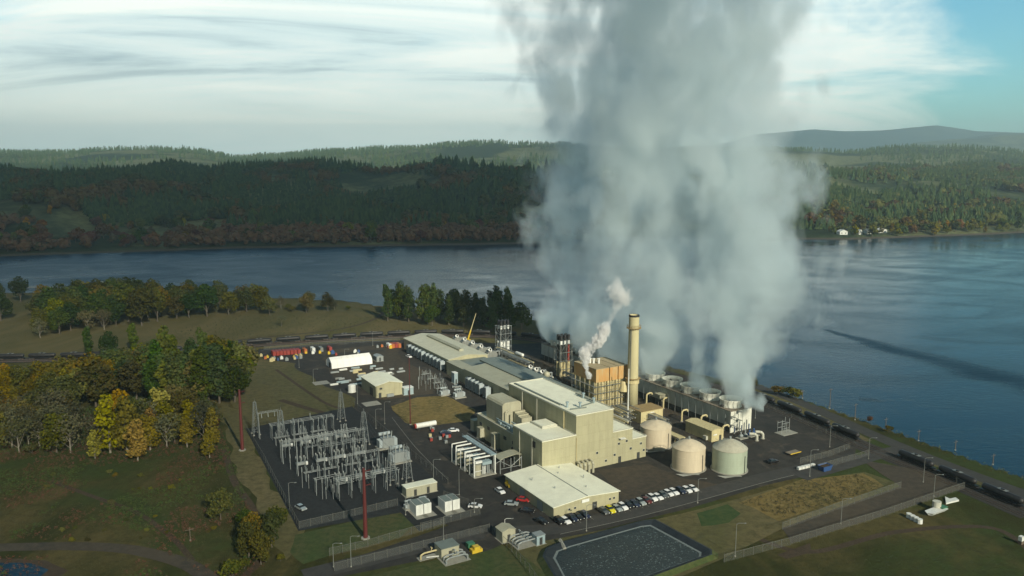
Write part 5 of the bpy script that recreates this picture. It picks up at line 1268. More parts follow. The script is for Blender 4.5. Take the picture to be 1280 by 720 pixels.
oth = [(625, 616, 'white', 0.0, 'white car standing alone left of the warehouse'), (639, 632, 'silver', 0.9, 'silver car driving in the lot left of the warehouse'), (654, 627, 'red', 0.7, 'red car beside the left wall of the warehouse'), (659, 641, 'black', 0.8, 'black car behind the red one by the warehouse'), (677, 654, 'black', 0.2, 'black car at the near left corner of the warehouse'), (594, 635, 'white', 0.9, 'white car by the corner of the transformer yard'), (376, 637, 'silver', 0.3, 'silver car inside the switchyard near left corner'), (571, 485, 'silver', 1.1, 'silver car between the two turbine halls'), (635, 441, 'white', 0, 'white car near the far lattice stacks'), (567, 540, 'white', 1.2, 'white car beside the golden grass island'), (557, 543, 'dark blue', 1.2, 'dark car left of the white one by the island'), (966, 579, 'black', 1.5, 'black car alone in the lot right of the tanks'), (527, 444, 'silver', 0.1, 'silver car at the left end of the far hall'), (511, 447, 'white', 0.1, 'white car at the far left corner of the far hall')]
for px_, py_, c_, r_, lab in oth:
    x, y = L(px_, py_); pcar.put(x, y, 0.09, r_, lab, 'cars standing about the works', mats=None if c_ == 'white' else {'car_paint_white': CM[c_]})
# tanker trailer
x, y = L(520, 538); T = thing('tank_trailer', 'long white tank trailer with a red end on the service road', 'trailer', (x, y, 0))
MB().bar((x, y, 1.7), (x+8.2, y, 1.7), 0.95, 14).build('tank', WHITE, T); MB().bar((x-0.7, y, 1.7), (x-0.02, y, 1.7), 0.96, 14, 0.95).build('end_cap', RED, T)
for k in (0.6, 6.2, 7.4):
    for s in (-0.8, 0.8): MB().bar((x+k, y+s-0.12, 0.5), (x+k, y+s+0.12, 0.5), 0.5, 12).build('wheel', BLACK, T)
MB().box(x, x+8, y-0.4, y+0.4, 0.6, 0.85).build('frame', DSTEEL, T)
# mobile crane
x, y = L(585, 432); T = thing('mobile_crane', 'yellow mobile crane with raised boom behind the far hall', 'crane', (x, y, 0))
MB().box(x-1.3, x+1.3, y-4, y+4, 0.8, 1.9).build('chassis', YEL, T); MB().box(x-1.1, x+1.1, y-1.5, y+1.5, 1.9, 3.6).build('cab', YEL, T)
MB().bar((x, y, 3.2), (x+2.2, y+0.6, 8.5), 0.5, 4, 0.4).build('boom', YEL, T); MB().bar((x+2.2, y+0.6, 8.5), (x+6.0, y+1.6, 17.5), 0.26, 4, 0.14).build('boom_tip', YCREAM, T)
for s in (-1.2, 1.2):
    for k in (-3, -1.4, 1.4, 3): MB().bar((x+s-0.2, y+k, 0.55), (x+s+0.2, y+k, 0.55), 0.55, 12).build('wheel', BLACK, T)
# yellow loader beside warehouse
x, y = L(636, 609); T = thing('forklift', 'small yellow loader at the far left corner of the warehouse', 'loader', (x, y, 0))
MB().box(x-0.8, x+0.8, y-1.4, y+1.2, 0.5, 1.4).build('body', YEL, T); MB().box(x-0.7, x+0.7, y-0.4, y+0.9, 1.4, 2.3).build('cab', YEL, T)
for s in (-0.8, 0.8):
    for k in (-0.9, 0.9): MB().bar((x+s-0.15, y+k, 0.45), (x+s+0.15, y+k, 0.45), 0.45, 12).build('wheel', BLACK, T)
# bottom right bits
x, y = L(1170, 642); T = thing('boat_on_trailer', 'white and green boat hull with a round white drum in the dark field', 'boat', (x, y, 0))
mb = MB(); q = [(-4.5, 0), (-3.5, 1.3), (3.5, 1.5), (4.2, 0), (3.5, -1.5), (-3.5, -1.3)]; nn = 6
mb.add([(x+a*0.8, y+b_*0.5, 0.3) for a, b_ in q]+[(x+a, y+b_, 1.2) for a, b_ in q], [tuple(range(6))[::-1], tuple(range(6, 12))]+[(i, (i+1) % 6, 6+(i+1) % 6, 6+i) for i in range(6)]); mb.build('hull', WHITE, T)
MB().cyl(x+2.0, y+1.2, 1.21, 2.9, 1.2, 14).build('drum', TRIM, T); MB().box(x+1.8, x+4.4, y-0.8, y+0.9, 1.21, 1.5).build('seat', GREEN, T)
for k in range(4):
    x, y = L(1136+k*4.5, 647+k*2.4); solo(MB().cyl(x, y, 0.03, 1.3, 0.75, 10), 'wrapped_bale', WHITE, f'white wrapped bale, {ORD[k]} from the left in the row in the dark field', 'bale', (x, y, 0), 'white wrapped bales')
x, y = L(1190, 628); solo(MB().prism([(x-3, y), (x+2.5, y-0.6), (x+3.4, y+1), (x+1, y+1.3), (x+1.3, y+3)], 0.03, 0.5), 'sheet_pile', WHITE, 'pile of white sheeting at the fence corner', 'sheeting', (x, y, 0))
x, y = L(1276, 680); T = thing('utility_box', 'small white box with a brown foot at the right edge of the field', 'box', (x, y, 0)); MB().bbox(x, y, 1.6, 1.3, 1.0, 1.2).build('box', WHITE, T); MB().bbox(x, y, 0.5, 1.2, 0.9, 0.96).build('foot', WOODP, T)
x, y = L(1031, 588); T = thing('skip', 'blue open skip by the gate', 'skip', (x, y, 0)); MB().add([(x-1.7, y-1, 0.1), (x+1.7, y-1, 0.1), (x+1.7, y+1, 0.1), (x-1.7, y+1, 0.1), (x-2.3, y-1.3, 1.9), (x+2.3, y-1.3, 1.9), (x+2.3, y+1.3, 1.9), (x-2.3, y+1.3, 1.9)], [(0,3,2,1),(0,1,5,4),(1,2,6,5),(2,3,7,6),(3,0,4,7)]).build('tub', BLUE, T); MB().box(x-2.2, x+2.2, y-1.2, y+1.2, 1.5, 1.52).build('load', SOIL, T)
for k in range(5):
    x, y = L(999+k*4.2, 587-k*1.0); solo(MB().box(x-0.7, x+0.7, y-0.5, y+0.5, 0.07, 0.9), 'concrete_block', WHITE, f'white block, {ORD[k]} from the left in the row by the gate', 'block', (x, y, 0), 'white blocks by the gate')
x, y = L(992, 568); T = thing('flat_trailer', 'flat deck trailer with a yellow edge in the lot right of the cooling tower', 'trailer', (x, y, 0)); MB().box(x-2.6, x+2.6, y-0.9, y+1.6, 0.7, 0.85).build('deck', DECK, T); MB().box(x-2.65, x+2.65, y-1.0, y-0.9, 0.65, 0.95).build('edge', YEL, T)
for s in (-1.5, 1.5): MB().bar((x+s, y-0.8, 0.35), (x+s, y+1.4, 0.35), 0.33, 10).build('wheel', BLACK, T)
x, y = L(979, 541); T = thing('sampling_frame', 'small steel frame stand on a concrete pad right of the cooling tower', 'frame', (x, y, 0)); fr = MB()
for sx in (-2, 0.5, 2):
    for sy in (-1, 1): fr.bar((x+sx, y+sy, 0.1), (x+sx, y+sy, 4.6 if sx < 1 else 5.6), 0.12, 4)
for z in (2, 4): fr.bar((x-2, y-1, z), (x+2, y-1, z), 0.1, 4).bar((x-2, y+1, z), (x+2, y+1, z), 0.1, 4)
fr.build('frame', GALV, T); MB().box(x-3, x+4.5, y-3, y+1.6, 0.04, 0.2).build('pad', CONC, T)
for k, (px_, py_) in enumerate(((400, 479), (463, 505))):
    x, y = L(px_, py_); solo(MB().box(x-3, x+4, y-3, y+3, 0.076, 0.12), 'concrete_pad', CONC, ('bare concrete pad beside the bend of the service road', 'bare concrete pad near the cream workshop corner')[k], 'concrete pad', (x, y, 0))

# containers & laydown
def container(x, y, w_, l_, h_, mat, label, group):
    T = thing('container', label, 'container', (x, y, 0), group); MB().box(x-w_/2, x+w_/2, y-l_/2, y+l_/2, 0.12, h_).build('box', mat, T)
    rb = MB(); k = y-l_/2+0.3
    while k < y+l_/2-0.2: rb.box(x-w_/2-0.05, x-w_/2-0.005, k, k+0.18, 0.25, h_-0.15); k += 0.42
    rb.build('ribs', mat, T); MB().box(x-w_/2+0.1, x+w_/2-0.1, y-l_/2-0.05, y-l_/2-0.004, 0.25, h_-0.12).build('door', mat, T)
cl = [(342+k*4.4, 443-k*0.35, RED, 'red') for k in range(8)]+[(381, 440, ORG, 'orange'), (391, 438.5, WHITE, 'white'), (401, 438, STEEL, 'grey'), (412, 437.5, RED, 'red'), (490, 433.5, ORG, 'orange'), (494, 433, RED, 'red'), (498, 433, ORG, 'orange'), (486, 433.5, WHITE, 'white')]
for k, (px_, py_, m_, cn) in enumerate(cl):
    x, y = L(px_, py_+1)
    lab = f'red container, {ORD[k]} from the left in the tight row in the back yard' if k < 8 else f'{cn} container {"at the left end of the far hall" if k > 11 else "right of the red row in the back yard"}' + (', left of two' if k == 12 else ', right of two' if k == 14 else '')
    container(x, y, 1.5, 4.6, 2.4, m_, lab, 'containers in the back yard')
random.seed(14)
names = {'RED': RED}
cols_ = [(YEL, 'yellow'), (YEL, 'yellow'), (RED, 'red'), (ORG, 'orange'), (WHITE, 'white'), (WHITE, 'white'), (GALV, 'grey'), (BLUE, 'blue'), (YCREAM, 'cream')]
for k in range(34):
    px_ = random.uniform(322, 500); py_ = 447-(px_-322)*0.085+random.uniform(-1, 3)
    if 338 < px_ < 376 or 410 < px_ < 466: py_ += 4
    m_, cn = random.choice(cols_); x, y = L(px_, py_); s = random.uniform(0.5, 1.0)
    solo(MB().box(x-s, x+s, y-s*0.8, y+s*0.8, 0.05, 0.6+s).box(x-s*0.5, x+s*0.4, y-s*0.5, y+s*0.6, 0.6+s, 0.9+s*1.2), 'crate', m_, f'small {cn} crate lying in the back storage yard', 'crate', (x, y, 0), f'small {cn} crates in the back storage yard')
for k in range(42):
    px_, py_ = random.uniform(418, 505), random.uniform(458, 482)
    if px_ > 450 and py_ > 474: px_ -= 30
    x, y = L(px_, py_)
    if 114 < x < 137 and 375 < y < 388: continue
    if 114 < x < 130 and 316 < y < 340: continue
    m_, cn = random.choice([(GALV, 'grey'), (WHITE, 'white'), (YCREAM, 'cream'), (LBLUE, 'pale blue'), (GALV, 'grey'), (STEEL, 'dark grey')]); mb = MB(); l_ = random.uniform(1.5, 4.5)
    for i in range(3): mb.bar((x-l_/2, y+i*0.45, 0.3), (x+l_/2, y+i*0.45, 0.3), 0.2, 6)
    for i in range(2): mb.bar((x-l_/2, y+0.22+i*0.45, 0.66), (x+l_/2, y+0.22+i*0.45, 0.66), 0.2, 6)
    solo(mb, 'pipe_stack', m_, f'stack of {cn} pipes in the laydown yard beside the workshop', 'pipes', (x, y, 0), f'stacks of {cn} pipes in the laydown yard')
x, y = L(440, 490); T = thing('water_tank', 'round white water tank in the laydown yard', 'tank', (x, y, 0)); MB().lathe(x, y, [(1.7, 0.1), (1.7, 3.0), (1.2, 3.5), (0.3, 3.7)], 20, True, True).build('tank', WHITE, T); MB().cyl(x, y, 0.02, 0.1, 2, 16).build('pad', CONC, T)
for k in range(12):
    px_, py_ = random.uniform(536, 562), 540+random.uniform(-4, 14)
    x, y = L(px_, py_); m_, cn = random.choice([(RED, 'red'), (GALV, 'grey'), (YCREAM, 'cream')]); solo(MB().box(x-0.5, x+0.5, y-0.4, y+0.4, 0.05, 1.1), 'pallet_load', m_, f'small {cn} pallet load near the white tank trailer', 'pallet', (x, y, 0), f'{cn} pallet loads near the tank trailer')

# ------------------------------------------------------------------ trains
T = thing('tank_wagon', 'black tank wagon', 'tank wagon')
mb = MB(); ends = [(-6.9, 0.5), (-6.6, 1.1), (-6.0, 1.4), (6.0, 1.4), (6.6, 1.1), (6.9, 0.5)]; n_ = 16; vs = []; fs = []
for t_, rr in ends:
    for i in range(n_): a = 2*math.pi*i/n_; vs.append((t_, rr*math.cos(a), 2.7+rr*math.sin(a)))
for k in range(5):
    for i in range(n_): fs.append((k*n_+i, k*n_+(i+1) % n_, (k+1)*n_+(i+1) % n_, (k+1)*n_+i))
fs += [tuple(range(n_))[::-1], tuple(range(5*n_, 6*n_))]; mb.add(vs, fs); mb.build('tank', BLACK, T, smooth=True)
MB().box(-7.4, 7.4, -1.1, 1.1, 1.0, 1.25).build('frame', BLACK, T); MB().cyl(0, 0, 4.0, 4.6, 0.6, 10).build('dome', BLACK, T)
MB().box(-1.6, 1.6, -0.9, 0.9, 4.15, 4.22).build('walkway', STEEL, T)
for s in (-5.2, 5.2):
    bg_ = MB().box(s-1.3, s+1.3, -1.0, 1.0, 0.55, 0.95).build('bogie', DSTEEL, T)
    for k in (-0.9, 0.9): BASES[bg_.name] = (0, 0, 0); sub(MB().bar((s+k, -0.85, 0.5), (s+k, 0.85, 0.5), 0.45, 12), 'wheel', RAILM, bg_)
pt = Proto(T)
def along_track(s, off):
    acc = 0
    for a, b_ in zip(TRK, TRK[1:]):
        d = (b_-a).length
        if acc+d >= s: t_ = (s-acc)/d; p = a.lerp(b_, t_); dr = (b_-a).normalized(); nrm = Vector((-dr.y, dr.x)); return p+nrm*off, math.atan2(dr.y, dr.x)
        acc += d
    return None
tot = sum((b_-a).length for a, b_ in zip(TRK, TRK[1:])); s = 5; k = 0; seq = {'l': 0, 'b': 0, 'u': 0, 'n': 0}
while s < tot-8:
    r_ = along_track(s, 2.2 if True else 0)
    if r_:
        p, an = r_; q = scr(p.x, p.y, 2)
        seg_ = None
        if q[0] < 190: seg_ = 'l'
        elif q[0] < 700: seg_ = 'b'
        elif q[0] < 925: seg_ = None
        elif q[0] < 1072 : seg_ = 'u'
        elif q[0] > 1125: seg_ = 'n'
        if seg_:
            n0 = seq[seg_]; seq[seg_] += 1
            where = {'l': 'at the left edge behind the wood', 'b': 'in the train along the back of the works', 'u': 'in the train right of the cooling tower', 'n': 'in the near train at the right edge'}[seg_]
            o_ = (ORD[n0] if n0 < 12 else ['thirteenth', 'fourteenth', 'fifteenth', 'sixteenth', 'seventeenth', 'eighteenth', 'nineteenth', 'twentieth', 'twenty first', 'twenty second', 'twenty third', 'twenty fourth', 'twenty fifth', 'twenty sixth', 'twenty seventh'][n0-12])
            pt.put(p.x, p.y, 0.12, an, f'black tank wagon {where}, {o_} from the left', 'black tank wagons on the railway', local=False, scale=(0.97, 0.78, 0.76))
    s += 15.6; k += 1

# ------------------------------------------------------------------ dock on the far left water
x, y = G(78, 361, -2.5)
T = thing('jetty', 'long low pale jetty with a small frame on the river at the left', 'jetty', (x, y, -2.5), rot=0, local=False); BASES[T.name] = (0, 0, -2.5+0)
BASES[T.name] = (x, y, -2.5)
MB().box(x-42, x+28, y-1, y+1, -1.2, -0.8).build('deck', CONC, T)
mb = MB()
for k in range(12): mb.bar((x-41+k*6.2, y, -4), (x-41+k*6.2, y, -0.8), 0.25, 6)
mb.build('piles', WOODP, T)
MB().box(x+30, x+36, y-1.5, y+1.5, -0.4, 0.0).bar((x+30.3, y, -2.5), (x+30.3, y, 3.2), 0.2, 6).bar((x+36, y, -2.5), (x+36, y, 3.2), 0.2, 6).box(x+29.5, x+39, y-0.8, y+0.8, 3.2, 3.5).build('mooring_frame', TRIM, T)
for k in range(8):
    MB().bbox(x+8+k*2.2, y, -0.3, 0.8, 0.9, 1.0+0.5*(k % 3)).build('bollard', TRIM, T)

# ------------------------------------------------------------------ trees
def leaf_cloud(lobes, n_, smin, smax, seed, flat=0.0, spill=1.0):
    r = np.random.default_rng(seed); V = []; F = []
    wts = np.array([l[3]*l[4] for l in lobes]); wts = wts/wts.sum(); which = r.choice(len(lobes), n_, p=wts)
    for i in range(n_):
        cx_, cy_, cz_, rx, rz = lobes[which[i]]
        d = r.normal(size=3); d /= np.linalg.norm(d); rad_ = (0.55+0.5*r.random()**0.6)*spill
        c = np.array([cx_+d[0]*rx*rad_, cy_+d[1]*rx*rad_, cz_+d[2]*rz*rad_])
        s = r.uniform(smin, smax); a = r.normal(size=3)*0.8+d; a /= np.linalg.norm(a); u = np.cross(a, r.normal(size=3)); u /= np.linalg.norm(u); v_ = np.cross(a, u)
        k0 = len(V); j = r.uniform(0.6, 1.1, 5)
        for q in range(5):
            an = q*2*math.pi/5; V.append(c+(u*math.cos(an)+v_*math.sin(an))*s*j[q]+a*s*0.15*(q % 2))
        F.append([k0, k0+1, k0+2, k0+3, k0+4])
    return np.array(V), np.array(F)
def trunk_mb(h, r, lobes, seed, nl=6):
    random.seed(seed); mb = MB(); p = Vector((0, 0, -0.3)); pts = [(p, r)]
    for k in range(4): p = p+Vector((random.uniform(-.3, .3), random.uniform(-.3, .3), h/4)); pts.append((p, r*(1-0.2*(k+1))))
    for (a, ra), (b_, rb) in zip(pts, pts[1:]): mb.bar(a, b_, ra, 7, rb)
    for l in lobes[:nl]:
        s_ = pts[random.randint(1, 3)][0]; mb.bar(s_, (l[0], l[1], l[2]), r*0.35, 5, r*0.1)
    return mb
PROTO = {}
def mk_tree(key, h, lobes, n_, smin, smax, fol, bark, seed, trunk_h, tr, name, nl=6, spill=1.0):
    T = thing(name, key, 'tree')
    V, F = leaf_cloud(lobes, n_, smin, smax, seed, spill=spill); o = np_mesh('crown', V, F, fol); o.parent = T
    trunk_mb(trunk_h, tr, lobes, seed, nl).build('trunk', bark, T)
    PROTO[key] = Proto(T)
def lob_round(h, R0, n_, seed):
    r = random.Random(seed); out = [(0, 0, h*0.62, R0*0.62, h*0.28)]
    for i in range(n_):
        a = 2*math.pi*i/n_+r.uniform(-.4, .4); q = R0*r.uniform(0.4, 0.68); out.append((q*math.cos(a), q*math.sin(a), h*r.uniform(0.30, 0.80), R0*r.uniform(0.28, 0.48), h*r.uniform(0.10, 0.2)))
    out.append((r.uniform(-1, 1), r.uniform(-1, 1), h*0.86, R0*0.35, h*0.13)); return out
def lob_tall(h, R0, n_, seed):
    r = random.Random(seed); out = []
    for i in range(n_):
        t_ = i/(n_-1); a = r.uniform(0, 6.28); q = R0*r.uniform(0.1, 0.55)*(1-abs(t_-0.45)); out.append((q*math.cos(a), q*math.sin(a), h*(0.22+0.70*t_), R0*r.uniform(0.35, 0.6)*(1.05-0.6*max(0, t_-0.5)), h*r.uniform(0.08, 0.14)))
    return out
for j in range(2):
    mk_tree(f'round_dark{j}', 18, lob_round(18, 8, 9, 31+j), 1500, 0.35, 0.75, F_DARK, BARK, 41+j, 11, 0.45, 'broadleaf_tree')
    mk_tree(f'round_olive{j}', 18, lob_round(18, 7.5, 9, 51+j), 1400, 0.35, 0.75, F_OLIVE, BARK, 61+j, 11, 0.42, 'broadleaf_tree')
    mk_tree(f'tall_green{j}', 22, lob_tall(22, 5.4, 9, 71+j), 1300, 0.35, 0.7, F_GREEN, BARK, 81+j, 15, 0.4, 'poplar_tree')
    mk_tree(f'tall_dark{j}', 22, lob_tall(22, 5.6, 9, 91+j), 1300, 0.35, 0.7, F_DARK, BARK, 101+j, 15, 0.4, 'poplar_tree')
    mk_tree(f'yellow{j}', 15, lob_tall(15, 5.2, 8, 111+j), 1000, 0.3, 0.6, F_YEL, PBARK, 121+j, 10, 0.3, 'autumn_tree')
    mk_tree(f'yg{j}', 17, lob_round(17, 6.2, 12, 211+j), 1500, 0.3, 0.6, F_YG, BARK, 221+j, 10, 0.36, 'autumn_tree')
    mk_tree(f'pale{j}', 14, lob_round(14, 6, 8, 131+j), 620, 0.22, 0.5, F_PALE, PBARK, 141+j, 8, 0.3, 'willow_tree', 9)
    mk_tree(f'orange{j}', 8, lob_round(8, 4.2, 7, 151+j), 650, 0.22, 0.5, F_ORG, BARK, 161+j, 5, 0.2, 'autumn_tree')
    mk_tree(f'bush{j}', 4, lob_round(4.5, 3.0, 6, 171+j), 420, 0.2, 0.42, F_OLIVE, BARK, 181+j, 2, 0.12, 'shrub')
def far_tree(key, fol, h, R0, n_, seed, tall=False):
    T = thing('riverside_tree', key, 'tree'); lb = lob_tall(h, R0, 6, seed) if tall else lob_round(h, R0, 6, seed)
    V, F = leaf_cloud(lb, n_, 0.7, 1.6, seed); o = np_mesh('crown', V, F, fol); o.parent = T; MB().bar((0, 0, -1), (0, 0, h*0.6), 0.4, 5, 0.2).build('trunk', BARK, T); PROTO[key] = Proto(T)
far_tree('f_org', F_ORG, 14, 7, 240, 201); far_tree('f_yel', F_YEL, 14, 5, 220, 202, True); far_tree('f_bare', F_BARE, 14, 8, 260, 203); far_tree('f_grn', F_GREEN, 15, 7, 240, 204); far_tree('f_pale', F_PALE, 12, 6, 200, 205); far_tree('f_dark', F_DARK, 17, 7, 240, 206); far_tree('f_yg', F_YG, 15, 7, 260, 207)
desc = {'round_dark': 'broad dark green tree', 'round_olive': 'broad olive green tree', 'tall_green': 'tall mid green poplar', 'tall_dark': 'tall dark green poplar', 'yellow': 'yellow autumn tree', 'yg': 'yellow green tree', 'pale': 'thin pale grey green willow', 'orange': 'small orange brown tree', 'bush': 'low olive shrub',
        'f_org': 'orange brown tree', 'f_yel': 'yellow tree', 'f_bare': 'bare reddish tree', 'f_grn': 'green tree', 'f_pale': 'pale grey tree', 'f_dark': 'dark green tree', 'f_yg': 'yellow green tree'}
PLACED = []
def put_tree(kind, x, y, s, region, z=0.0):
    key = kind if kind.startswith('f_') else kind+random.choice('01')
    o = PROTO[key].put(x, y, z, random.uniform(0, 6.28), scale=(s*random.uniform(0.9, 1.12), s*random.uniform(0.9, 1.12), s*random.uniform(0.9, 1.12)), local=False, mats=None)
    o['category'] = 'shrub' if kind == 'bush' else 'tree'; PLACED.append((desc[kind], region, o, scr(x, y, 0)[0])); return o
random.seed(99)
def grove(region, n_, poly, kinds, smin, smax, mind=5.0):
    pts = []; tries = 0; smin *= 1.1; smax *= 1.15
    (xa, ya), (xb, yb), (xc, yc), (xd, yd) = poly
    while len(pts) < n_ and tries < n_*40:
        tries += 1; u_, v_ = random.random(), random.random()
        px_ = lerp(lerp(xa, xb, u_), lerp(xd, xc, u_), v_); py_ = lerp(lerp(ya, yb, u_), lerp(yd, yc, u_), v_); x, y = G(px_, py_)
        if any((x-a)**2+(y-b_)**2 < mind*mind for a, b_ in pts): continue
        pts.append((x, y)); put_tree(random.choice(kinds), x, y, random.uniform(smin, smax), region)
grove('in the dark far left clump', 9, [(-30, 372), (30, 374), (28, 402), (-30, 404)], ['round_dark', 'round_dark', 'tall_dark'], 0.85, 1.1, 7)
grove('in the left riverside grove', 46, [(48, 385), (190, 378), (190, 405), (48, 425)], ['round_olive', 'round_dark', 'yg', 'pale', 'round_olive', 'round_dark'], 0.75, 1.15, 7)
grove('in the grove beside the meadow', 14, [(190, 384), (262, 381), (262, 396), (190, 403)], ['pale', 'round_olive', 'round_dark', 'round_olive'], 0.75, 1.05, 7)
grove('in the small riverside group', 9, [(275, 384), (340, 384), (340, 394), (275, 394)], ['round_olive', 'yg', 'round_dark'], 0.7, 0.95, 7)
grove('in the thin riverside row', 9, [(350, 385), (442, 388), (442, 391), (350, 391)], ['pale', 'round_olive', 'bush', 'round_dark'], 0.55, 0.8, 6)
put_tree('pale', *G(352, 408), 0.55, 'standing alone in the meadow')
grove('in the row behind the far hall', 30, [(482, 390), (655, 405), (660, 420), (482, 402)], ['tall_dark', 'tall_dark', 'round_dark', 'tall_green'], 0.72, 1.0, 6)
grove('on the tan bank beside the steam', 3, [(660, 414), (682, 416), (690, 421), (662, 421)], ['bush', 'round_olive'], 0.3, 0.5, 4)
grove('in the tall wood by the switchyard', 34, [(190, 478), (318, 470), (300, 505), (192, 520)], ['tall_dark', 'tall_green', 'yg', 'round_dark', 'tall_green', 'round_olive'], 0.85, 1.1, 4.6)
grove('in the mixed wood at the left', 16, [(92, 480), (185, 470), (190, 505), (95, 512)], ['round_olive', 'round_dark', 'yg', 'round_olive', 'yg'], 0.7, 1.0, 5)
put_tree('round_olive', *G(120, 508), 1.05, 'standing tallest in the middle of the left wood')
put_tree('tall_green', *G(168, 440), 0.8, 'by the left train'); put_tree('tall_green', *G(112, 447), 0.75, 'by the left train'); put_tree('round_dark', *G(137, 446), 0.7, 'by the left train')
grove('at the left wood edge', 16, [(140, 548), (212, 540), (208, 566), (112, 568)], ['yellow', 'yg', 'yellow', 'pale', 'yellow', 'yg'], 0.7, 1.1, 4)
grove('in the near left scrub', 34, [(-20, 520), (100, 515), (105, 566), (-20, 568)], ['pale', 'pale', 'yg', 'yg', 'bush', 'orange', 'pale'], 0.6, 0.95, 5)
grove('in the back left scrub', 30, [(-20, 490), (95, 488), (95, 514), (-20, 516)], ['yg', 'round_olive', 'yellow', 'bush', 'yg', 'pale'], 0.55, 0.9, 5)
grove('below the tall wood', 16, [(200, 530), (262, 520), (268, 560), (208, 562)], ['pale', 'round_olive', 'orange', 'yellow', 'round_olive'], 0.6, 0.9, 5)
put_tree('yellow', *G(262, 572), 0.72, 'standing brightest at the right end of the wood edge'); put_tree('yellow', *G(172, 576), 0.98, 'standing largest at the clearing edge'); put_tree('yellow', *G(119, 573), 0.72, 'standing apart at the clearing edge')
put_tree('round_olive', *G(276, 650), 0.52, 'standing alone beside the dirt verge')
grove('in the thicket by the lawn', 10, [(308, 660), (345, 655), (365, 700), (305, 712)], ['round_olive', 'yg', 'round_dark', 'bush'], 0.3, 0.55, 4)
put_tree('bush', *G(290, 722), 1.0, 'at the bottom edge of the field')
put_tree('round_olive', *G(939, 488), 0.36, 'on the river bank right of the cooling tower')
for k, (a, b_) in enumerate(((972, 494), (984, 496), (995, 499))): put_tree('bush', *G(a, b_), 1.0, 'in the clump on the river bank')
put_tree('orange', *G(1087, 529), 0.35, 'on the river bank by the levee road'); put_tree('bush', *G(1111, 540), 0.6, 'on the river bank further along')
for k in range(26):
    px_ = random.uniform(40, 300); py_ = random.uniform(590, 680); put_tree('bush', *G(px_, py_), random.uniform(0.18, 0.4), 'in the left scrub field')
# far shore, individually
fz = lambda x, y: float(height(np.array([x]), np.array([y]))[0])
def shore(region, n_, px0, px1, d0, d1, kinds, smin, smax, front=True):
    for _ in range(n_):
        px_ = random.uniform(px0, px1); az_ = (px_-640)/FPX*1.0/0.985
        # walk out along the azimuth until the far shore
        Y = 700.0
        for it in range(300):
            if Y > np.interp(az_*Y, fx, fy): break
            Y += 4
        Y += random.uniform(d0, d1); X = az_*Y; put_tree(random.choice(kinds), X, Y, random.uniform(smin, smax), region, fz(X, Y)-0.3)
shore('low on the far left shore', 112, -10, 690, 6, 110, ['f_bare', 'f_bare', 'f_org', 'f_grn', 'f_pale', 'f_dark', 'f_bare', 'f_bare'], 0.8, 1.5)
shore('on the slope above the far left shore', 45, -10, 690, 90, 220, ['f_org', 'f_yel', 'f_dark', 'f_grn', 'f_dark', 'f_bare'], 0.9, 1.3)
shore('low on the far right shore', 75, 1030, 1300, 6, 60, ['f_grn', 'f_yel', 'f_yg', 'f_grn', 'f_org', 'f_yg'], 0.7, 1.15)
shore('on the slope above the far right shore', 62, 1000, 1300, 60, 380, ['f_org', 'f_yg', 'f_grn', 'f_yel', 'f_org'], 1.0, 1.6)
from collections import defaultdict
byk = defaultdict(list)
for d_, rg, o, px_ in PLACED: byk[(d_, rg)].append((px_, o))
for (d_, rg), lst in byk.items():
    lst.sort(key=lambda t: t[0]); n_ = len(lst); small = n_ <= 12
    for i, (px_, o) in enumerate(lst):
        lab = f'{d_} {rg}'
        if n_ > 1 and small: lab += f', {ORD[i]} from the left' if i < n_-1 else ', rightmost'
        o['label'] = lab; o['group'] = f'{d_}s {rg}' if n_ > 1 and not small else f'trees {rg}'
for p_ in PROTO.values(): p_.finish()

# conifer mass across the river: one object per wood
def conifer_unit(seed, tiers=5, seg=7):
    r = np.random.default_rng(seed); V = []; F = []
    for k in range(tiers):
        z0 = 0.10+0.82*k/tiers; z1 = min(1.0, z0+0.34); rr = 0.19*(1-k/tiers)**0.8+0.02; b0 = len(V)
        for i in range(seg*2):
            a = math.pi*i/seg+k*0.5; q = rr*(r.uniform(0.8, 1.25) if i % 2 == 0 else r.uniform(0.35, 0.6)); V.append((q*math.cos(a), q*math.sin(a), z0-(0.03 if i % 2 == 0 else -0.02)+r.uniform(-.015, .015)))
        V.append((r.uniform(-.01, .01), r.uniform(-.01, .01), z1)); t_ = len(V)-1
        for i in range(seg*2): F.append((b0+i, b0+(i+1) % (seg*2), t_))
    return np.array(V), np.array(F)
def broad_unit(seed, n_=46):
    r = np.random.default_rng(seed); V = []; F = []
    for i in range(n_):
        d = r.normal(size=3); d /= np.linalg.norm(d); c = np.array([d[0]*0.32, d[1]*0.32, 0.55+d[2]*0.38])*1.0; s = r.uniform(0.09, 0.17); u = np.cross(d, r.normal(size=3)); u /= np.linalg.norm(u); v_ = np.cross(d, u); k = len(V)
        for q in range(3): an = q*2.094; V.append(c+(u*math.cos(an)+v_*math.sin(an))*s)
        F.append((k, k+1, k+2))
    return np.array(V), np.array(F)
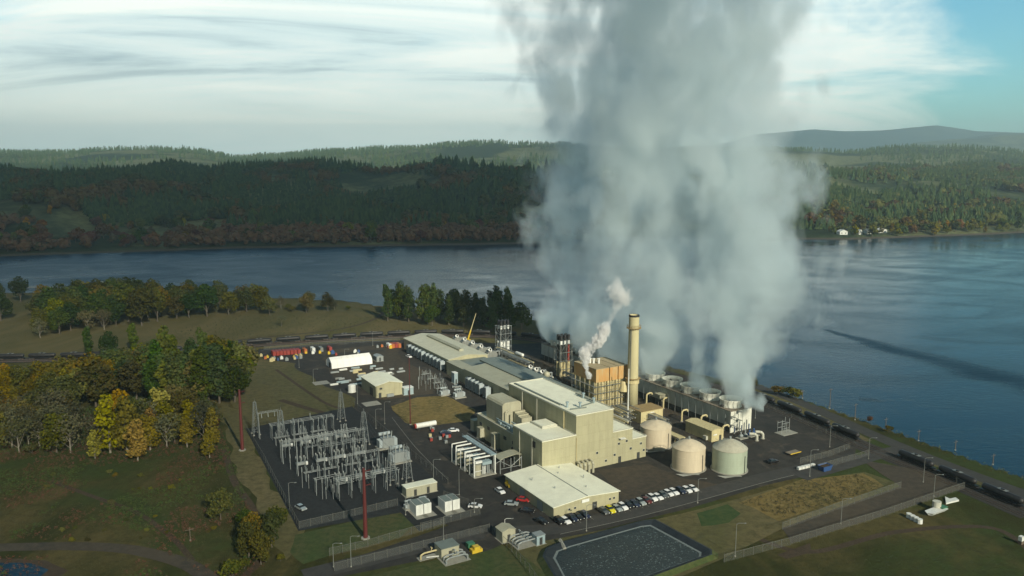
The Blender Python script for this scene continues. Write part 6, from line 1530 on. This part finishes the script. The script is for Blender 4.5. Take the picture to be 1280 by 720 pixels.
def mass(name, X, Y, Hh, units, mat, label, sink=0.3):
    n_ = len(X); Z = height(X, Y)-sink; Vs = []; Fs = []; off = 0; r = np.random.default_rng(len(X)); pick = r.integers(0, len(units), n_)
    for ui, (V, F) in enumerate(units):
        ix = np.where(pick == ui)[0]
        if len(ix) == 0: continue
        a = r.uniform(0, 6.28, len(ix)); c, s = np.cos(a), np.sin(a); h = Hh[ix]; wr = h*r.uniform(0.8, 1.3, len(ix))
        x = (V[None, :, 0]*c[:, None]-V[None, :, 1]*s[:, None])*wr[:, None]+X[ix][:, None]; y = (V[None, :, 0]*s[:, None]+V[None, :, 1]*c[:, None])*wr[:, None]+Y[ix][:, None]; z = V[None, :, 2]*h[:, None]+Z[ix][:, None]
        Vs.append(np.stack([x, y, z], -1).reshape(-1, 3)); Fs.append((F[None]+(np.arange(len(ix))*len(V))[:, None, None]).reshape(-1, 3)+off); off += len(ix)*len(V)
    o = np_mesh(name, np.concatenate(Vs), np.concatenate(Fs), mat); o['kind'] = 'stuff'; o['label'] = label; o['category'] = 'forest'; return o
CU = [conifer_unit(i) for i in range(4)]; BU = [broad_unit(i) for i in range(3)]; CS = [conifer_unit(9+i, 3, 4) for i in range(3)]
def scatter(n_, az0, az1, d0, d1, seed, thr=None, power=1.0):
    r = np.random.default_rng(seed); az_ = r.uniform(az0, az1, n_); 
    Ys = np.full(n_, 700.0)
    for it in range(120):
        m_ = Ys < np.interp(az_*Ys, fx, fy); Ys = np.where(m_, Ys+8, Ys)
    Y = Ys+d0+(d1-d0)*r.random(n_)**power; X = az_*Y
    if thr is not None:
        k = fbm(X, Y, 260, 77) > thr; X, Y = X[k], Y[k]
    return X, Y, r
def woods(n_, a0, a1, d0, d1, seed, far_mat, where):
    X, Y, r = scatter(n_, a0, a1, d0, d1, seed, 0.38, 1.1)
    t_ = fbm(X, Y, 130, seed+40, 3); H_ = (7+fbm(X, Y, 75, seed+50, 3)*20+9*(fbm(X, Y, 330, seed+60, 2) > 0.56))*r.uniform(0.7, 1.25, len(X))
    q = fbm(X, Y, 45, seed+70, 2)*0.5+t_*0.5
    k = q < 0.53; mass('conifer_wood', X[k], Y[k], H_[k], CU, far_mat, f'conifer wood covering the hill across the river at the {where}')
    k2 = (~k) & (q < 0.60); mass('mixed_wood', X[k2], Y[k2], H_[k2]*0.72, BU, F_OLIVE, f'patches of olive green broadleaf wood on the {where} hill across the river')
    k3 = q >= 0.60; mass('mixed_wood', X[k3], Y[k3], H_[k3]*0.68, BU, F_RUST, f'patches of bare brown and rust wood on the {where} hill across the river')
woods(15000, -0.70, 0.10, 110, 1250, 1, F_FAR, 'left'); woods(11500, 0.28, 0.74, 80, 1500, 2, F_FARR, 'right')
X, Y, r = scatter(2600, -0.70, 0.10, 8, 170, 5, 0.33); mass('bare_wood', X, Y, r.uniform(8, 17, len(X)), BU, F_BARE, 'low bare reddish brown wood along the far left shore')
r = np.random.default_rng(8); n_ = 26000; az_ = r.uniform(-0.72, 0.72, n_); Y = 1900+r.random(n_)**1.1*5000; X = az_*Y; k = fbm(X, Y, 600, 91) > 0.52; mass('distant_wood', X[k], Y[k], r.uniform(16, 30, k.sum()), CS, F_FAR, 'distant woods on the hazy far hills')
# tussocks & bramble (ground cover)
TU = [broad_unit(20+i, 13) for i in range(3)]
def tufts(name, n_, xr, yr_, cond, smin, smax, mat, seed, label):
    r = np.random.default_rng(seed); X = r.uniform(*xr, n_); Y = r.uniform(*yr_, n_); k = cond(X, Y); X, Y = X[k], Y[k]; h = r.uniform(smin, smax, len(X))
    o = mass(name, X, Y, h, TU, mat, label, 0.25); o['category'] = 'ground cover'
def in_poly(X, Y, pts):
    P_ = [G(*p) for p in pts]; ins = np.zeros(len(X), bool); j = len(P_)-1
    for i in range(len(P_)):
        xi, yi = P_[i]; xj, yj = P_[j]; c = ((yi > Y) != (yj > Y)) & (X < (xj-xi)*(Y-yi)/(yj-yi+1e-9)+xi); ins ^= c; j = i
    return ins
scrub = [(-60, 470), (185, 470), (270, 520), (300, 600), (335, 700), (320, 730), (-60, 730)]
trk_keep = lambda X, Y: ~in_poly(X, Y, [(-60, 675), (130, 676), (200, 688), (280, 730), (230, 735), (180, 700), (120, 695), (-60, 697)])
tufts('bramble', 60000, (-260, -40), (150, 420), lambda X, Y: in_poly(X, Y, scrub) & trk_keep(X, Y) & (fbm(X, Y, 22, 3) > 0.47), 0.4, 1.5, F_DARK, 31, 'low bramble and rough grass covering the left field')
tufts('bramble', 40000, (-260, -40), (150, 420), lambda X, Y: in_poly(X, Y, scrub) & trk_keep(X, Y) & (fbm(X, Y, 18, 4) > 0.5), 0.4, 1.4, F_BARE, 32, 'low brown bramble patches in the left field')
tufts('rough_grass', 50000, (-260, -40), (150, 420), lambda X, Y: in_poly(X, Y, scrub) & trk_keep(X, Y) & (fbm(X, Y, 30, 9) > 0.50), 0.25, 0.8, F_PALE, 37, 'pale rough grass in the left field')
tufts('dry_grass', 22000, (50, 180), (200, 330), lambda X, Y: in_poly(X, Y, [(928, 630), (1000, 602), (1076, 594), (1100, 608), (1050, 626), (980, 648)]), 0.4, 1.1, F_PALE, 33, 'rough dry grass in the golden meadow right of the tanks')
tufts('dry_grass', 22000, (-400, 60), (380, 620), lambda X, Y: in_poly(X, Y, [(200, 415), (300, 395), (480, 395), (540, 415), (330, 428), (150, 440)]), 0.4, 1.2, F_PALE, 34, 'rough dry grass in the meadow behind the railway')
tufts('bank_scrub', 14000, (60, 330), (60, 400), lambda X, Y: np.abs(Y-np.interp(X, nx, ny)+9) < 8, 0.4, 1.3, F_OLIVE, 35, 'low olive scrub along the river bank at the right')
tufts('bank_scrub', 14000, (60, 330), (60, 400), lambda X, Y: np.abs(Y-np.interp(X, nx, ny)+12) < 9, 0.3, 0.9, F_RUST, 36, 'low rusty brown scrub along the river bank at the right')

# houses on the far right shore
def far_house(px_, d_, w_, label, rm=WHITE, azz=None):
    az_ = (px_-640)/FPX/0.985; Y = 700.0
    while Y < np.interp(az_*Y, fx, fy): Y += 2
    Y += d_; X = az_*Y; z = fz(X, Y); T = thing('house', label, 'house', (X, Y, z-0.5), 'houses on the far shore', rot=10, local=False); BASES[T.name] = (0, 0, 0)
    MB().gable_body(-w_/2, w_/2, -4, 5, 0, 4.5, 7).build('wall', WHITE, T); MB().gable_roof(-w_/2, w_/2, -4, 5, 4.5, 7).build('roof', rm, T)
    for x in (-w_*0.25, w_*0.25): MB().bbox(x, -4.05, 2.4, 1.4, 0.1, 1.4).build('window', GLASS, T)
for k, (px_, d_, w_, lb) in enumerate(((1047, 34, 12, 'pale house at the steam edge on the far shore'), (1068, 30, 6, 'small white house on the far shore, second from the left'), (1079, 36, 8, 'grey roofed house on the far shore in the middle of the group'), (1095, 42, 13, 'white roofed house on the far shore, brightest of the group'))):
    far_house(px_, d_, w_, lb, WHITE if k != 2 else STEEL)
far_house(436, 420, 9, 'white farmhouse in a clearing on the shaded hill'); far_house(126, 330, 7, 'small white house on the shaded hill at the left')

# ------------------------------------------------------------------ steam
def steam_mat(name, dens, cols, nscale, edge, amp, z0, z1, table, color=(1, 1, 1), step=1.0, aniso=0.2, fade=None, detail=4.0, extra=1.0):
    """table: list of (z, cx, cy, rx, ry) in object metres; elliptic column eroded by noise"""
    m = bpy.data.materials.new(name); m.use_nodes = True; nt = m.node_tree; nt.nodes.remove(nt.nodes['Principled BSDF'])
    vol = N(nt, 'ShaderNodeVolumePrincipled'); nt.links.new(vol.outputs[0], nt.nodes['Material Output'].inputs['Volume'])
    vol.inputs['Color'].default_value = (*color, 1); vol.inputs['Anisotropy'].default_value = aniso
    tc = N(nt, 'ShaderNodeTexCoord'); sp = N(nt, 'ShaderNodeSeparateXYZ'); nt.links.new(tc.outputs['Object'], sp.inputs[0])
    mp = N(nt, 'ShaderNodeMapping'); mp.inputs['Scale'].default_value = (1, 1, 0.72); nt.links.new(tc.outputs['Object'], mp.inputs[0])
    n1 = N(nt, 'ShaderNodeTexNoise'); n1.inputs['Scale'].default_value = nscale; n1.inputs['Detail'].default_value = detail; n1.inputs['Roughness'].default_value = 0.66; n1.inputs['Distortion'].default_value = 0.4; nt.links.new(mp.outputs[0], n1.inputs['Vector'])
    # cauliflower billows: cells whose walls are folds
    wv_ = N(nt, 'ShaderNodeTexNoise'); wv_.inputs['Scale'].default_value = nscale*1.6; wv_.inputs['Detail'].default_value = 2.0; nt.links.new(mp.outputs[0], wv_.inputs['Vector'])
    ad = N(nt, 'ShaderNodeVectorMath'); ad.operation = 'MULTIPLY_ADD'; nt.links.new(wv_.outputs['Color'], ad.inputs[0]); ad.inputs[1].default_value = (0.55/nscale,)*3; nt.links.new(mp.outputs[0], ad.inputs[2])
    vo = N(nt, 'ShaderNodeTexVoronoi'); vo.inputs['Scale'].default_value = nscale*2.4; vo.inputs['Detail'].default_value = 1.6; vo.inputs['Roughness'].default_value = 0.55; vo.inputs['Lacunarity'].default_value = 2.3; nt.links.new(ad.outputs[0], vo.inputs['Vector'])
    bil = math_(nt, 'SUBTRACT', 0.42, vo.outputs['Distance'])
    zf = math_(nt, 'DIVIDE', math_(nt, 'SUBTRACT', sp.outputs[2], z0), z1-z0, True)
    tot_ = None
    for tb in table:
        S = 200.0
        rA = ramp(nt, zf, [((z-z0)/(z1-z0), (cx_/S*0.5+0.5, cy_/S*0.5+0.5, 0)) for z, cx_, cy_, rx, ry, dd in tb])
        rB = ramp(nt, zf, [((z-z0)/(z1-z0), (rx/S, ry/S, dd)) for z, cx_, cy_, rx, ry, dd in tb])
        sA = N(nt, 'ShaderNodeSeparateColor'); nt.links.new(rA, sA.inputs[0]); sB = N(nt, 'ShaderNodeSeparateColor'); nt.links.new(rB, sB.inputs[0])
        dx_ = math_(nt, 'SUBTRACT', sp.outputs[0], math_(nt, 'MULTIPLY', math_(nt, 'SUBTRACT', sA.outputs[0], 0.5), 2*S))
        dy_ = math_(nt, 'SUBTRACT', sp.outputs[1], math_(nt, 'MULTIPLY', math_(nt, 'SUBTRACT', sA.outputs[1], 0.5), 2*S))
        if tb is row_:      # this curtain follows the line of the fans
            dx_, dy_ = (math_(nt, 'ADD', math_(nt, 'MULTIPLY', dx_, 0.866), math_(nt, 'MULTIPLY', dy_, 0.5)), math_(nt, 'ADD', math_(nt, 'MULTIPLY', dx_, -0.5), math_(nt, 'MULTIPLY', dy_, 0.866)))
        ex = math_(nt, 'DIVIDE', dx_, math_(nt, 'MULTIPLY', sB.outputs[0], S)); ey = math_(nt, 'DIVIDE', dy_, math_(nt, 'MULTIPLY', sB.outputs[1], S))
        r2 = math_(nt, 'SQRT', math_(nt, 'ADD', math_(nt, 'MULTIPLY', ex, ex), math_(nt, 'MULTIPLY', ey, ey)))
        f = math_(nt, 'SUBTRACT', 1.0, r2)                       # 1 in the core, 0 at the rim
        f = math_(nt, 'ADD', f, math_(nt, 'MULTIPLY', math_(nt, 'SUBTRACT', n1.outputs['Fac'], 0.455), amp))
        f = math_(nt, 'ADD', f, math_(nt, 'MULTIPLY', bil, 0.85))
        f = math_(nt, 'DIVIDE', f, edge, True)
        f = math_(nt, 'MULTIPLY', f, sB.outputs[2])
        tot_ = f if tot_ is None else math_(nt, 'MAXIMUM', tot_, f)
    # coarse holes give light and dark billows
    n2 = N(nt, 'ShaderNodeTexNoise'); n2.inputs['Scale'].default_value = nscale*2.3; n2.inputs['Detail'].default_value = 3.0; nt.links.new(mp.outputs[0], n2.inputs['Vector'])
    h_ = math_(nt, 'ADD', math_(nt, 'MULTIPLY', math_(nt, 'SUBTRACT', n2.outputs['Fac'], 0.36, True), 4.0*extra), 1.0-0.75*extra if extra < 1 else 0.15)
    dn_ = math_(nt, 'MULTIPLY', math_(nt, 'MULTIPLY', tot_, h_), dens)
    nt.links.new(dn_, vol.inputs['Density'])
    m.cycles.volume_step_rate = step
    return m
PX, PY = 85.0, 370.0       # plume origin on the ground, world metres
def zc_(px_, py_, dep): return 100-dep*math.tan(PIT+math.atan((py_-360)/FPX))
def col(rows):
    """rows: (py, px_left, px_right, depth, half depth, density)"""
    out = []
    for py_, a, b_, dep, ry, dd in rows:
        z = zc_(0, py_, dep); k = (dep*math.cos(PIT)+(100-z)*math.sin(PIT))/FPX
        xl, xr = (a-640)*k, (b_-640)*k; out.append((z, (xl+xr)/2-PX, dep-PY, (xr-xl)/2, ry, dd))
    return sorted(out)
right = col([(503, 900, 928, 296, 7, 1.0), (470, 885, 950, 300, 12, 0.9), (430, 845, 1000, 312, 24, 0.7), (380, 812, 1050, 326, 36, 0.66), (310, 805, 1062, 345, 42, 0.66), (250, 800, 1072, 355, 46, 0.7), (190, 770, 1035, 365, 50, 0.7), (120, 745, 1020, 375, 52, 0.6), (50, 735, 1022, 385, 54, 0.5), (-60, 725, 1030, 400, 56, 0.5)])
mid = col([(492, 770, 925, 322, 20, 0.16), (470, 745, 930, 335, 34, 0.24), (440, 705, 940, 350, 44, 0.26), (400, 685, 950, 365, 46, 0.34), (340, 685, 945, 375, 42, 0.5), (270, 695, 955, 380, 46, 0.6), (200, 690, 950, 385, 50, 0.7), (130, 668, 950, 390, 55, 0.6), (60, 650, 950, 395, 56, 0.55), (-60, 625, 960, 400, 58, 0.5)])
left = col([(452, 690, 735, 405, 8, 0.45), (405, 680, 742, 405, 14, 0.5), (360, 660, 765, 405, 22, 0.6), (300, 640, 785, 405, 28, 0.7), (240, 645, 780, 405, 32, 0.6), (170, 640, 800, 405, 36, 0.5), (110, 622, 810, 405, 40, 0.4), (40, 608, 830, 405, 44, 0.34), (-60, 595, 850, 405, 46, 0.3)])
rx_, ry_ = L2W(221, 278); row_ = [(10.2, rx_-PX, ry_-PY, 8.0, 78, 3.6), (16, rx_-PX, ry_-PY+1, 12, 78, 2.4), (26, rx_-PX+1, ry_-PY+4, 17, 78, 1.2), (40, rx_-PX+3, ry_-PY+8, 22, 76, 0.5), (60, rx_-PX+5, ry_-PY+12, 26, 70, 0.45), (80, rx_-PX+8, ry_-PY+18, 28, 50, 0.4)]
allr = right+mid+left
z0 = 9.0; z1 = max(t_[0] for t_ in allr)+5
mat = steam_mat('steam_volume', 0.11, None, 0.022, 0.22, 1.5, z0, z1, [right, mid, left, row_], (0.89, 0.975, 1.0), 0.27, 0.25, detail=5)
# hull: union-of-columns envelope, one closed lofted mesh
def loft(name, zs, rings_, mat):
    n_ = len(rings_[0]); V = []; F = []
    for z, rg in zip(zs, rings_):
        for (x, y) in rg: V.append((x, y, z))
    for k in range(len(zs)-1):
        for i in range(n_): F.append((k*n_+i, k*n_+(i+1) % n_, (k+1)*n_+(i+1) % n_, (k+1)*n_+i))
    F.append(tuple(range(n_))[::-1]); F.append(tuple(range((len(zs)-1)*n_, len(zs)*n_)))
    me = bpy.data.meshes.new(name); me.from_pydata(V, [], F); me.materials.append(mat); o = bpy.data.objects.new(name, me); COL.objects.link(o); return o
def interp_tab(tb, z):
    zs = [t_[0] for t_ in tb]; return [float(np.interp(z, zs, [t_[i] for t_ in tb])) for i in range(1, 5)]
zs = [z0+1]+list(np.linspace(12, z1-1, 15)); rg = []
for z in zs:
    pts = []
    for tb in (right, mid, left, row_):
        if z < tb[0][0]-3: continue
        cx_, cy_, rx, ry = interp_tab(tb, z)
        if tb is row_:
            if z > 84: continue
            for i in range(24): a = 2*math.pi*i/24; u_, v_ = rx*1.05*math.cos(a), ry*1.02*math.sin(a); pts.append((cx_+u_*0.866-v_*0.5, cy_+u_*0.5+v_*0.866))
            continue
        for i in range(24): a = 2*math.pi*i/24; pts.append((cx_+rx*1.16*math.cos(a), cy_+ry*1.16*math.sin(a)))
    P_ = np.array(pts); c = P_.mean(0); ring = []
    for i in range(40):
        a = 2*math.pi*i/40; d = np.array([math.cos(a), math.sin(a)]); ring.append(((P_-c)@d).max())
    # support function to polygon
    rr_ = []
    for i in range(40):
        a = 2*math.pi*i/40; b2 = 2*math.pi*((i+1) % 40)/40; M_ = np.array([[math.cos(a), math.sin(a)], [math.cos(b2), math.sin(b2)]]); rr_.append(tuple(np.linalg.solve(M_, [ring[i], ring[(i+1) % 40]])+c))
    rg.append(rr_)
o = loft('steam_plume', zs, rg, mat); o.location = (PX, PY, 0); o['kind'] = 'stuff'; o['label'] = 'huge pale grey steam plume rising from the cooling tower'; o['category'] = 'steam'
# small bright jet beside the boiler
JX, JY = G(735, 496); JY = 286.0
def jcol(rows):
    out = []
    for py_, px_, w_, dd in rows:
        dep = JY; z = zc_(0, py_, dep); k = (dep*math.cos(PIT)+(100-z)*math.sin(PIT))/FPX; out.append((z, (px_-640)*k-JX, 0.0, w_*k, w_*k, dd))
    return sorted(out)
jet = jcol([(474, 737, 3, 1.0), (455, 731, 8, 1.0), (438, 733, 12, 1.0), (424, 747, 16, 1.0), (410, 756, 14, 0.8), (400, 762, 8, 0.10), (388, 770, 10, 0.10), (374, 775, 18, 0.18), (362, 772, 18, 0.2), (352, 770, 10, 0.16), (344, 770, 5, 0.05)])
jm = steam_mat('jet_steam_volume', 2.2, None, 0.15, 0.3, 1.9, jet[0][0]-0.5, jet[-1][0]+0.5, [jet], (0.995, 0.998, 1.0), 0.35, 0.1, detail=4, extra=0.5)
rg = []; zs = []
for z, cx_, cy_, rx, ry, dd in jet:
    zs.append(z); rg.append([(cx_+rx*1.5*math.cos(2*math.pi*i/20), cy_+ry*1.5*math.sin(2*math.pi*i/20)) for i in range(20)])
o = loft('steam_jet', zs, rg, jm); o.location = (JX, JY, 0); o['kind'] = 'stuff'; o['label'] = 'small bright white steam jet blowing up left of the boiler'; o['category'] = 'steam'

# ------------------------------------------------------------------ air
m = bpy.data.materials.new('haze_air'); m.use_nodes = True; nt = m.node_tree; nt.nodes.remove(nt.nodes['Principled BSDF']); vol = N(nt, 'ShaderNodeVolumePrincipled'); vol.inputs['Density'].default_value = 0.000095; vol.inputs['Color'].default_value = (0.76, 0.945, 1.0, 1); vol.inputs['Anisotropy'].default_value = 0.3
nt.links.new(vol.outputs[0], nt.nodes['Material Output'].inputs['Volume'])
me = bpy.data.meshes.new('haze'); mb = MB().box(-19500, 19500, -400, 16500, -8.5, 860); me.from_pydata(mb.v, [], mb.f); me.materials.append(m); o = bpy.data.objects.new('haze', me); COL.objects.link(o); o['kind'] = 'stuff'

# ------------------------------------------------------------------ unseen cloud deck added between sun and land, opened where sun should fall
HC = 1300.0; sh = Vector((SUN_DIR.x, SUN_DIR.y))*(HC/SUN_DIR.z)
def axis(a, b_, f0, f1, fine, coarse): return np.unique(np.concatenate([np.arange(a, f0, coarse), np.arange(f0, f1, fine), np.arange(f1, b_+1, coarse)]))
gx = axis(-5200, 5200, -260, 300, 14, 200); gy = axis(-600, 7600, 60, 520, 14, 160)
GX, GY = np.meshgrid(gx, gy); lx = GX*c30+GY*s30; ly = -GX*s30+GY*c30
def boxd(v_, a, b_, s): return ss(a-s, a+s, v_)*(1-ss(b_-s, b_+s, v_))
core = boxd(lx, 106, 262, 16)*boxd(ly, 150, 470, 25)
Tm = 0.74+0.16*(fbm(GX, GY, 120, 55)-0.5)*2
Tm = np.maximum(Tm, core); 
Tm = Tm*(1-0.76*ss(560, 700, GY)*(1-ss(150, 420, GX))); Tm = np.where(GX > 200, np.maximum(Tm, 0.97*ss(150, 420, GX)*ss(500, 700, GY)), Tm)
Tm = np.maximum(Tm, boxd(GX, -60, 420, 60)*boxd(GY, 400, 790, 60)*1.0)  # opened over the plume to let more sun onto the steam
Tm = np.where(GY > 2000, np.maximum(Tm, np.clip(1.9*fbm(GX, GY, 1300, 57)-0.1, 0.3, 1)), Tm)
Tm = np.clip(Tm, 0.04, 1)
al = 1-np.sqrt(Tm); nxg, nyg = len(gx), len(gy)
th = 25+120*al+30*fbm(GX, GY, 200, 58)
top = np.stack([GX+sh.x, GY+sh.y, HC+th], -1).reshape(-1, 3); bot = np.stack([GX+sh.x, GY+sh.y, HC-th*0.3], -1).reshape(-1, 3)
ii = np.arange(nxg*nyg).reshape(nyg, nxg); q1 = np.stack([ii[:-1, :-1], ii[:-1, 1:], ii[1:, 1:], ii[1:, :-1]], -1).reshape(-1, 4); q2 = q1[:, ::-1]+nxg*nyg
edge = []
N0 = nxg*nyg
for a, b_ in list(zip(ii[0, :-1], ii[0, 1:]))+list(zip(ii[1:, 0], ii[:-1, 0]))+list(zip(ii[-1, 1:], ii[-1, :-1]))+list(zip(ii[:-1, -1], ii[1:, -1])): edge.append((b_, a, a+N0, b_+N0))
m, nt, b = newmat('cloud'); at = N(nt, 'ShaderNodeAttribute'); at.attribute_name = 'shade_opacity'
tr = N(nt, 'ShaderNodeBsdfTransparent'); mx = N(nt, 'ShaderNodeMixShader'); b.inputs['Base Color'].default_value = (0.85, 0.87, 0.88, 1); b.inputs['Roughness'].default_value = 1
nt.links.new(at.outputs['Fac'], mx.inputs[0]); nt.links.new(tr.outputs[0], mx.inputs[1]); nt.links.new(b.outputs[0], mx.inputs[2]); nt.links.new(mx.outputs[0], nt.nodes['Material Output'].inputs[0])
o = np_mesh('shade_cloud_deck', np.concatenate([top, bot]), np.concatenate([q1, q2, np.array(edge)]), m, True); o['kind'] = 'structure'
att = o.data.attributes.new('shade_opacity', 'FLOAT', 'POINT'); att.data.foreach_set('value', np.concatenate([al.ravel(), al.ravel()]).astype(np.float32))

for pr_ in (pc, ph, pq, pq2, pb, pd, pbk, pbp, pcar, pt): pr_.finish()
